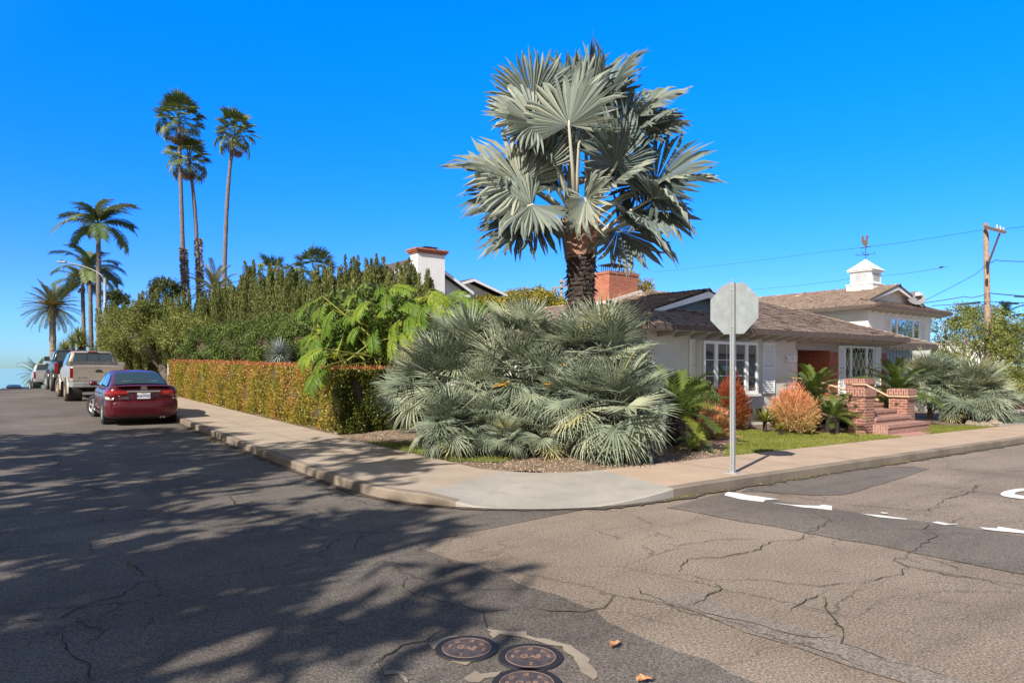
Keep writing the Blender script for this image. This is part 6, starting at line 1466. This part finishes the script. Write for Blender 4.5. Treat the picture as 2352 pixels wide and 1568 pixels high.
def bare():
    rs=np.random.RandomState(887); b=W(1632,700,34); t=thing('bare_tree','leafless windblown twigs above the roof ridge','tree',(b.x,b.y,zr(b.x,b.y))); m=MB()
    m.tube([(b.x,b.y,0.3),(b.x,b.y,b.z-.2)],.1,7); br=MB()
    for k in range(60):
        s=v3(W(1590+90*rs.rand(),705,34)); d=R3*(.7+.5*rs.rand())+U3*(.5+.6*rs.rand())+rs.normal(size=3)*.15; L=.6+.8*rs.rand(); q=s+d*L*.5+U3*.12; e=s+d*L*.9+R3*.25
        br.tube([tuple(s),tuple(q),tuple(e)],[.014,.009,.004],4)
    part('trunk',m,'bark',t); part('twigs',br,'pale_bark',t)
bare()
# trees and shrubs at the right end
tree_px('street_tree','loose leaved tree with pale limbs left of the utility pole','tree',2215,765,36,1.9,1.35,'street_tree',891,nclump=64,nleaf=4600,l=.15,w_=.05,cl=.42,bark='pale_bark',tr=.12,limbs=12,low=-.8)
tree_px('street_tree','taller leafy tree directly behind the utility pole','tree',2265,768,40,1.7,1.6,'street_tree',892,nclump=64,nleaf=5500,l=.15,w_=.055,cl=.45,bark='pale_bark',tr=.12,limbs=9,low=-.8)
tree_px('street_tree','leafy tree at the right edge beyond the utility pole','tree',2338,808,34,1.5,1.5,'street_tree',893,nclump=70,nleaf=6500,l=.14,w_=.055,cl=.42,bark='pale_bark',tr=.12,limbs=9,low=-.9)
tree_px('street_tree','low bush hanging over the dark red fence','shrub',2325,890,33,1.5,.85,'street_tree',894,nclump=70,nleaf=9000,l=.12,w_=.05,cl=.36,low=-.8)
tree_px('street_tree','low yellow green bush at the corner of the house beside the white wall','shrub',2165,835,35,1.2,.55,'street_tree',895,nclump=50,nleaf=4500,l=.13,w_=.05,cl=.33,low=-.8)
queen('feather palm crown behind the trees right of the utility pole',(2308,860,52),(2306,735,52),13,.72,896,.16)
# white house, red fence at the right
w_=MB(); a=W(2140,800,46); b=W(2330,800,46); q=Vector((FW[0],FW[1],0))*8
w_.prism([(a.x,a.y,-.5),(b.x,b.y,-.5),(b.x,b.y,W(0,778,46).z),(a.x,a.y,W(0,796,46).z)],q); wb=thing('white_building','white building seen through the trees behind the utility pole','building',tuple((a+b)/2-Vector((0,0,2)))); part('wall',w_,'white_stucco',wb)
r=MB(); zz=W(0,796,46).z; r.prism([(a.x,a.y,zz+.05),(b.x,b.y,W(0,778,46).z+.05),(b.x,b.y,W(0,778,46).z+.15),(a.x,a.y,zz+.15)],q); part('roof',r,'flashing',wb)
plain('red_fence_paint',(0.17,0.055,0.042),0.8,var=0.2)
def fence(label,p,q,z0,z1):
    t=thing('board_fence',label,'fence',tuple((Vector(p)+Vector(q))/2)); p=Vector(p);q=Vector(q); d=(q-p); L=d.length; d=d/L; n=Vector((-d.y,d.x,0))*.03
    m=MB(); k=int(L/.17)
    for i in range(k): a=p+d*(L*i/k); b=p+d*(L*(i+.93)/k); m.prism([(a.x,a.y,z0),(b.x,b.y,z0),(b.x,b.y,z1),(a.x,a.y,z1)],n)
    part('boards',m,'red_fence_paint',t); m=MB(); m.bar((p.x-n.x,p.y-n.y,z1-.35),(q.x-n.x,q.y-n.y,z1-.35),.05,.08); m.bar((p.x,p.y,z1+.03),(q.x,q.y,z1+.03),.1,.05); part('rail',m,'red_fence_paint',t)
fa_=W(2316,950,29); fb=W(2440,950,31)
fence('dark red board fence beyond the driveway at the right edge',(fa_.x,fa_.y,0),(fb.x,fb.y,0),-.3,W(0,930,29).z)
fa_=W(2246,930,33); fb=W(2300,930,33); fence('low dark red fence panel seen behind the silver palms',(fa_.x,fa_.y,0),(fb.x,fb.y,0),W(0,945,33).z,W(0,912,33).z)
# ---------------------------------------------------------------- poles and wires
plain('pole_wood',(0.27,0.19,0.145),0.9,var=0.3,scale=7,bumps=0.6)
plain('arm_wood',(0.16,0.12,0.1),0.9,var=0.3,scale=9)
plain('wire',(0.05,0.075,0.1),0.7)
plain('grey_wood',(0.3,0.25,0.21),0.9,var=0.3,scale=9)
PB=W(2271,865,35); PT=W(2264,513,35)
up=thing('utility_pole','tall brown wooden utility pole with a single side arm','utility pole',(PB.x,PB.y,zr(PB.x,PB.y)-.2))
m=MB(); m.tube([(PB.x,PB.y,-.3),tuple(PB),tuple(PT)],[.17,.165,.12],12); part('pole',m,'pole_wood',up,True)
A0=W(2262,521,34.8); A1=W(2309,534,33.4); m=MB(); m.bar(A0,A1,.1,.14); part('cross_arm',m,'arm_wood',up)
m=MB(); m.bar(W(2296,536,33.8),W(2270,606,34.8),.07,.07); part('brace',m,'arm_wood',up)
for k,(x,y) in enumerate(((2290,522),(2298,525),(2305,528))):
    p=W(x,y,34-.2*k); m=MB(); m.lathe([(.02,-.08),(.05,-.05),(.03,-.02),(.06,.02),(.035,.05),(.05,.09),(.015,.12)],tuple(p),10); part('insulator',m,'lamp_white',up)
m=MB(); m.tube([W(2267,600,34.8),W(2269,625,34.8)],.05,6); m.tube([W(2266,640,34.8),W(2267,652,34.8)],.06,6); part('clamp',m,'black_plastic',up)
FP=W(1291,730,58); fp=thing('utility_pole','distant grey utility pole with double cross arms left of the big palm trunk','utility pole',(FP.x,FP.y,zr(FP.x,FP.y)))
m=MB(); m.tube([(FP.x,FP.y,0),tuple(W(1290,642,58))],[.16,.12],10); part('pole',m,'grey_wood',fp,True)
for a,b in (((1284,646),(1310,648)),((1267,661),(1320,657))): m=MB(); m.bar(W(*a,57.8),W(*b,57.8),.12,.14); m.bar(W(a[0]+8,a[1]+1,57.8),W(1290,(a[1]+b[1])/2+12,57.8),.04); part('cross_arm',m,'grey_wood',fp)
m=MB(); m.bar(W(1292,711,57.8),W(1312,707,57.8),.2,.25); part('bracket',m,'grey_wood',fp)
def wire(label,pts,r=.012,sag=0.0,extra=None):
    P=[W(*p) for p in pts]; m=MB(); Q=[]
    for a,b in zip(P[:-1],P[1:]):
        for k in range(8): t=k/8; Q.append(a.lerp(b,t)-Vector((0,0,sag*4*t*(1-t))))
    Q.append(P[-1]); m.tube(Q,r,5)
    for (a,b,rr) in (extra or []): m.tube([W(*a),W(*b)],rr,7)
    solo('power_line',m,'wire',label,'cable',group='overhead cables')
wire('thin cable from the top of the utility pole to the left over the roofs',[(1500,625,70),(1900,577,50),(2262,527,35)],.011,.1)
wire('thin cable passing behind the cupola to a small white marker',[(1700,667,60),(1985,636,48),(2180,612,40)],.011,.1,[((2158,614,40.4),(2166,613,40.2),.05)])
wire('thin cable from the pole top to the right edge',[(2300,527,34),(2420,512,28)],.011)
wire('slanting service cable from the pole down to the house roof',[(2267,605,34.8),(2240,630,35),(2110,697,36.5)],.016,.02)
wire('thick drooping cable joining the house at mid pole',[(2266,675,34.8),(2235,683,35),(2215,681,35.2),(2110,697,36.5)],.022,.02)
wire('low cable with black sleeve left of the pole',[(2266,693,34.8),(2140,702,38)],.02,.02,[((2206,699,36.4),(2250,694,35.2),.055)])
wire('upper cable from the pole to the right edge',[(2269,606,34.8),(2290,596,34),(2295,599,34),(2420,602,29)],.018,.01)
wire('middle cable from the pole to the right edge',[(2272,673,34.8),(2420,684,29)],.024,.02,[((2330,681,32),(2352,682,31.4),.03)])
wire('lower cable with black sleeve right of the pole',[(2272,692,34.8),(2420,697,29)],.018,.02,[((2296,695,33.9),(2338,697,32.2),.05)])
# street lamps
def lamp(label,base,top,arm,head,r):
    b=W(*base); b.z=zr(b.x,b.y); T=W(*top); t=thing('street_lamp',label,'street lamp',tuple(b)); m=MB(); m.tube([tuple(b),tuple(T)],[r*1.25,r],12); m.tube([tuple(T),tuple(T+Vector((0,0,.06)))],[r*1.15,r*.6],12); part('pole',m,'lamp_grey',t,True)
    P=[W(*p) for p in arm]; m=MB(); m.tube(P,[.03]*(len(P)-1)+[.025],8); part('arm',m,'lamp_grey',t,True)
    h=W(*head); e=P[-1]; m=MB(); d=(h-e); n=d.normalized(); s=Vector((-n.y,n.x,0)).normalized()
    rows=[]
    for i in range(7): q=i/6; c=e+d*q; w=.05+.13*math.sin(PI*min(1,.15+q*.8)); rows.append([c+s*w,c+s*w*.6+Vector((0,0,.07)),c+Vector((0,0,.09)),c-s*w*.6+Vector((0,0,.07)),c-s*w,c-s*w*.6-Vector((0,0,.05)),c+s*w*.6-Vector((0,0,.05))])
    m.grid(rows,.5,True); m.face(rows[0]); m.face(rows[-1][::-1]); part('lamp_head',m,'lamp_grey',t,True)
    m=MB(); m.tube([h.lerp(e,.45)+Vector((0,0,.08)),h.lerp(e,.45)+Vector((0,0,.17))],.04,8); part('photocell',m,'black_plastic',t)
plain('lamp_grey',(0.3,0.32,0.34),0.5,0.3,var=0.05)
lamp('grey street lamp with long curved arm reaching over the street',(241,845,45),(241,640,45),[(240,640,45),(231,630,45.1),(215,620,45.3),(190,611,45.6),(160,604,46),(152,603,46.1)],(132,602,46.4),.085)
lamp('distant street lamp arm beyond the crest of the street',(86,900,110),(82,846,110),[(82,846,110),(70,838,110),(55,834,110),(44,834,110)],(36,835,110),.1)
# sign board or gate end at the far end of the hedge
g=W(390,860,30.9); t=thing('white_gate','white framed gate at the far end of the clipped hedge','gate',(g.x,g.y,zl(g.x,g.y)))
m=MB(); zt=W(0,831,30.9).z; zb=W(0,878,30.9).z; a=W(388,860,30.8); b=W(402,860,31.1)
m.bar((a.x,a.y,zl(a.x,a.y)-.1),(a.x,a.y,zt),.09,.09); m.bar((a.x,a.y,zt-.04),(b.x,b.y,zt-.04),.07,.07); m.bar((a.x,a.y,zb),(b.x,b.y,zb),.09,.09); part('frame',m,'white_paint',t)
m=MB(); m.prism([(a.x,a.y,zb),(b.x,b.y,zb),(b.x,b.y,zt-.05),(a.x,a.y,zt-.05)],(.02,.02,0)); part('panel',m,'frieze_paint',t)
# ---------------------------------------------------------------- valve covers and fallen leaves
plain('cast_iron',(0.045,0.04,0.042),0.55,0.5,var=0.3,scale=25,bumps=0.5)
def rusty():
    m,nt,b,o=nodes('rusty_lid'); co=objco(nt); n=noise(nt,co,14,6,.7)
    nt.links.new(ramp(nt,n,[(.35,(.06,.05,.055)),(.55,(.12,.09,.085)),(.75,(.24,.14,.1))]),b.inputs['Base Color']); b.inputs['Roughness'].default_value=.6; b.inputs['Metallic'].default_value=.35; bump(nt,b,noise(nt,co,120,3,.7),.5,.004)
rusty()
plain('rust_edge',(0.2,0.13,0.1),0.85,var=0.3,scale=20)
def cover(label,px,py,rot):
    p=on_g(px,py,0.004); p=Vector((p.x,p.y,zr(p.x,p.y)+.006)); t=thing('valve_cover',label,'valve cover',tuple(p),group='round cast iron gas valve covers in the road'); R=.19
    m=MB(); m.lathe([(R,-.02),(R,.006),(R*.985,.010),(R*.80,.010),(R*.79,.004)],tuple(p),48,None,False); part('ring',m,'cast_iron',t)
    m=MB(); m.lathe([(R*.785,-.005),(R*.785,.009),(R*.775,.0105),(R*.752,.0105),(R*.745,.006)],tuple(p),48,None,False); part('lid_rim',m,'rust_edge',t)
    m=MB(); m.lathe([(R*.765,0),(R*.765,.0085)],tuple(p),48); ld=part('lid',m,'rusty_lid',t)
    m=MB()
    def put(s,ang,rad,size):
        a=math.radians(ang); c=p+Vector((math.cos(a)*rad,math.sin(a)*rad,.0095)); yv=FW if rot is None else (math.cos(rot),math.sin(rot)); y=Vector((yv[0],yv[1],0)).normalized(); x=Vector((y.y,-y.x,0))
        q=text_mb(s,size,.0022,frame(tuple(c),tuple(x),tuple(y),(0,0,1)),1.1,'CENTER',.0012); m.add(np.concatenate(q.V),[tuple(q.I[sum(q.T[:i]):sum(q.T[:i+1])]) for i in range(len(q.T))],.5)
    th=math.degrees(math.atan2(FW[1] if rot is None else math.sin(rot),FW[0] if rot is None else math.cos(rot)))
    put('GAS',0,0,.06)
    for s,a in zip('SDG&E8',(90,50,0,-45,-90,180)): put(s,th+a,.105,.042)
    part('raised_letters',m,'rust_edge',ld)
cover('leftmost of the three round iron gas covers',1072,1490,math.radians(38)); cover('middle iron gas cover with the rustiest lid',1219,1510,None); cover('iron gas cover nearest the viewer, cut by the picture edge',1210,1572,None)
def leaf(label,px,py,s,a):
    p=on_g(px,py,.02); m=MB(); d=np.array([math.cos(a),math.sin(a),0]); n=np.array([-d[1],d[0],0]); c=v3(p); rows=[]
    for i in range(7): t=i/6; w=s*.28*math.sin(PI*(.06+.9*t))*(1+.25*(-1)**i); rows.append([tuple(c+d*s*(t-.5)+n*w+U3*(.018+.01*math.sin(i))),tuple(c+d*s*(t-.5)+U3*(.0+.012*t)),tuple(c+d*s*(t-.5)-n*w+U3*.02)])
    m.grid(rows,.5); MATS.get('dry_leaf') or plain('dry_leaf',(0.55,0.27,0.13),0.7,var=.3,scale=40); solo('fallen_leaf',m,'dry_leaf',label,'leaf',group='dry leaves on the road')
leaf('dry orange leaf lying right of the gas covers',1411,1480,.10,.3); leaf('dry orange leaf at the bottom edge of the picture',1482,1561,.10,-.4)
# ---------------------------------------------------------------- trees across the street that shade the road (behind the viewpoint, to the left)
def shade(label,u,v,h,ru,rv,rz,seed,ncl=70,nl=5200,l=.55,w=.2,cl=.75):
    tree('street_shade_tree',label,'tree',(u,v,zr(u,v)),h,(u,v,h),(ru,rv,rz),'dark_tree',seed,nclump=ncl,nleaf=nl,l=l,w_=w,cl=cl,bark='bark',tr=.3,limbs=11,low=-.9,group='shade trees on the far side of the street')
shade('large loose street tree left of the viewer shading the near road',-9.6,1.9,7.2,4.1,2.9,2.3,901,52,2300)
shade('large loose street tree opposite the corner shading the road',-8.2,7.6,8.2,4.2,3.3,2.6,902,52,2200)
shade('loose street tree opposite the clipped hedge shading the road',-9.0,12.8,7.8,3.9,3.0,2.4,903,50,1900)
shade('street tree opposite the parked pickups beyond the crest',-9.5,44,7.0,3.0,1.3,2.2,904,50,3500)
shade('leafy tree across the side street mirrored in the windows',40,-13,4.5,3,3,3.2,905,90,7000,.4,.16,.7)
shade('second leafy tree across the side street mirrored in the windows',62,-9,5,3.4,3.4,3.6,906,90,7000,.4,.16,.7)
shade('third leafy tree across the side street mirrored in the windows',32,-18,5,3,3,3.4,907,90,7000,.4,.16,.7)
plain('tan_stucco',(0.45,0.36,0.27),0.9,var=.06)
ho=thing('tan_house','tan stucco house across the side street behind the viewer','house',(52,-16,0)); m=MB(); m.box((46,-24,-.8),(58,-13,3.0)); m.prism([(46,-24,3),(46,-13,3),(46,-18.5,5)],(12,0,0)); part('wall',m,'tan_stucco',ho)
m=MB(); m.prism([(45.5,-18.5,5.1),(45.5,-12.4,2.9),(45.5,-12.4,2.75),(45.5,-18.5,4.95)],(13,0,0)); m.prism([(45.5,-18.5,5.1),(45.5,-24.6,2.9),(45.5,-24.6,2.75),(45.5,-18.5,4.95)],(13,0,0)); part('roof',m,'roof_deck',ho)
for u in (48,54): m=MB(); m.box((u,-13,.5),(u+1.6,-12.94,1.9)); part('window',m,'window_glass',ho)
# ---------------------------------------------------------------- light, sky, camera
wd=bpy.data.worlds.new('World'); sc.world=wd; wd.use_nodes=True; nt=wd.node_tree; nt.nodes.clear()
SUN=Vector((-.928*.788,-.371*.788,.616)).normalized()
sky=nt.nodes.new('ShaderNodeTexSky'); sky.sky_type='NISHITA'; sky.sun_disc=False
sky.sun_elevation=math.asin(SUN.z); sky.sun_rotation=math.atan2(SUN.x,SUN.y)
sky.air_density=1.0; sky.dust_density=0.15; sky.ozone_density=3.0; sky.altitude=0
hs=nt.nodes.new('ShaderNodeHueSaturation'); hs.inputs['Hue'].default_value=0.492
# the sky whitens towards the sun and overhead, and is deepest opposite the sun
tc=nt.nodes.new('ShaderNodeTexCoord'); dt=N(nt,'ShaderNodeVectorMath',operation='DOT_PRODUCT'); nt.links.new(tc.outputs['Generated'],dt.inputs[0]); dt.inputs[1].default_value=tuple(SUN)
m1=N(nt,'ShaderNodeMapRange',interpolation_type='SMOOTHSTEP'); nt.links.new(dt.outputs['Value'],m1.inputs[0]); m1.inputs[1].default_value=-0.1; m1.inputs[2].default_value=0.45
sz=N(nt,'ShaderNodeSeparateXYZ'); nt.links.new(tc.outputs['Generated'],sz.inputs[0])
m2=N(nt,'ShaderNodeMapRange',interpolation_type='SMOOTHSTEP'); nt.links.new(sz.outputs[2],m2.inputs[0]); m2.inputs[1].default_value=0.55; m2.inputs[2].default_value=0.85
mx=N(nt,'ShaderNodeMath',operation='MAXIMUM'); nt.links.new(m1.outputs[0],mx.inputs[0]); nt.links.new(m2.outputs[0],mx.inputs[1])
for nm,a,b_ in (('Saturation',1.42,0.12),('Value',1.75,0.52)):
    r_=N(nt,'ShaderNodeMapRange'); nt.links.new(mx.outputs[0],r_.inputs[0]); r_.inputs[3].default_value=a; r_.inputs[4].default_value=b_; nt.links.new(r_.outputs[0],hs.inputs[nm])
bg=nt.nodes.new('ShaderNodeBackground'); bg.inputs['Strength'].default_value=0.11; out=nt.nodes.new('ShaderNodeOutputWorld')
nt.links.new(sky.outputs[0],hs.inputs['Color']); tint=ramp(nt,sz.outputs[2],[(0.0,(0.20,0.36,0.66)),(0.05,(0.21,0.385,0.76)),(0.13,(0.235,0.395,0.88)),(0.28,(0.13,0.52,1.0)),(0.45,(0.03,0.70,1.05))])
tn=mixc(nt,1.0,hs.outputs[0],tint,'MULTIPLY'); nt.links.new(mixc(nt,mx.outputs[0],tn,hs.outputs[0]),bg.inputs[0]); nt.links.new(bg.outputs[0],out.inputs[0])
ld=bpy.data.lights.new('sun','SUN'); ld.energy=5.0; ld.angle=math.radians(.53); ld.color=(1,.93,.83); lo=bpy.data.objects.new('sun',ld); COL.objects.link(lo)
lo.rotation_euler=(-SUN).to_track_quat('-Z','Y').to_euler(); lo.location=(-40,-15,40)
cd=bpy.data.cameras.new('camera'); cam=bpy.data.objects.new('camera',cd); COL.objects.link(cam); sc.camera=cam
cam.location=(0,0,EYE); cam.rotation_euler=(PI/2,0,-math.atan2(FW[0],FW[1])); cd.sensor_width=36; cd.lens=36*F/2352; cd.shift_y=(HZ-784)/2352; cd.clip_end=50000; cd.clip_start=.05
sc.view_settings.view_transform='Standard'; sc.view_settings.look='None'; sc.view_settings.exposure=0.6; sc.view_settings.gamma=1
sc.cycles.max_bounces=6; sc.cycles.diffuse_bounces=3; sc.cycles.glossy_bounces=3; sc.cycles.transmission_bounces=2; sc.cycles.transparent_max_bounces=4
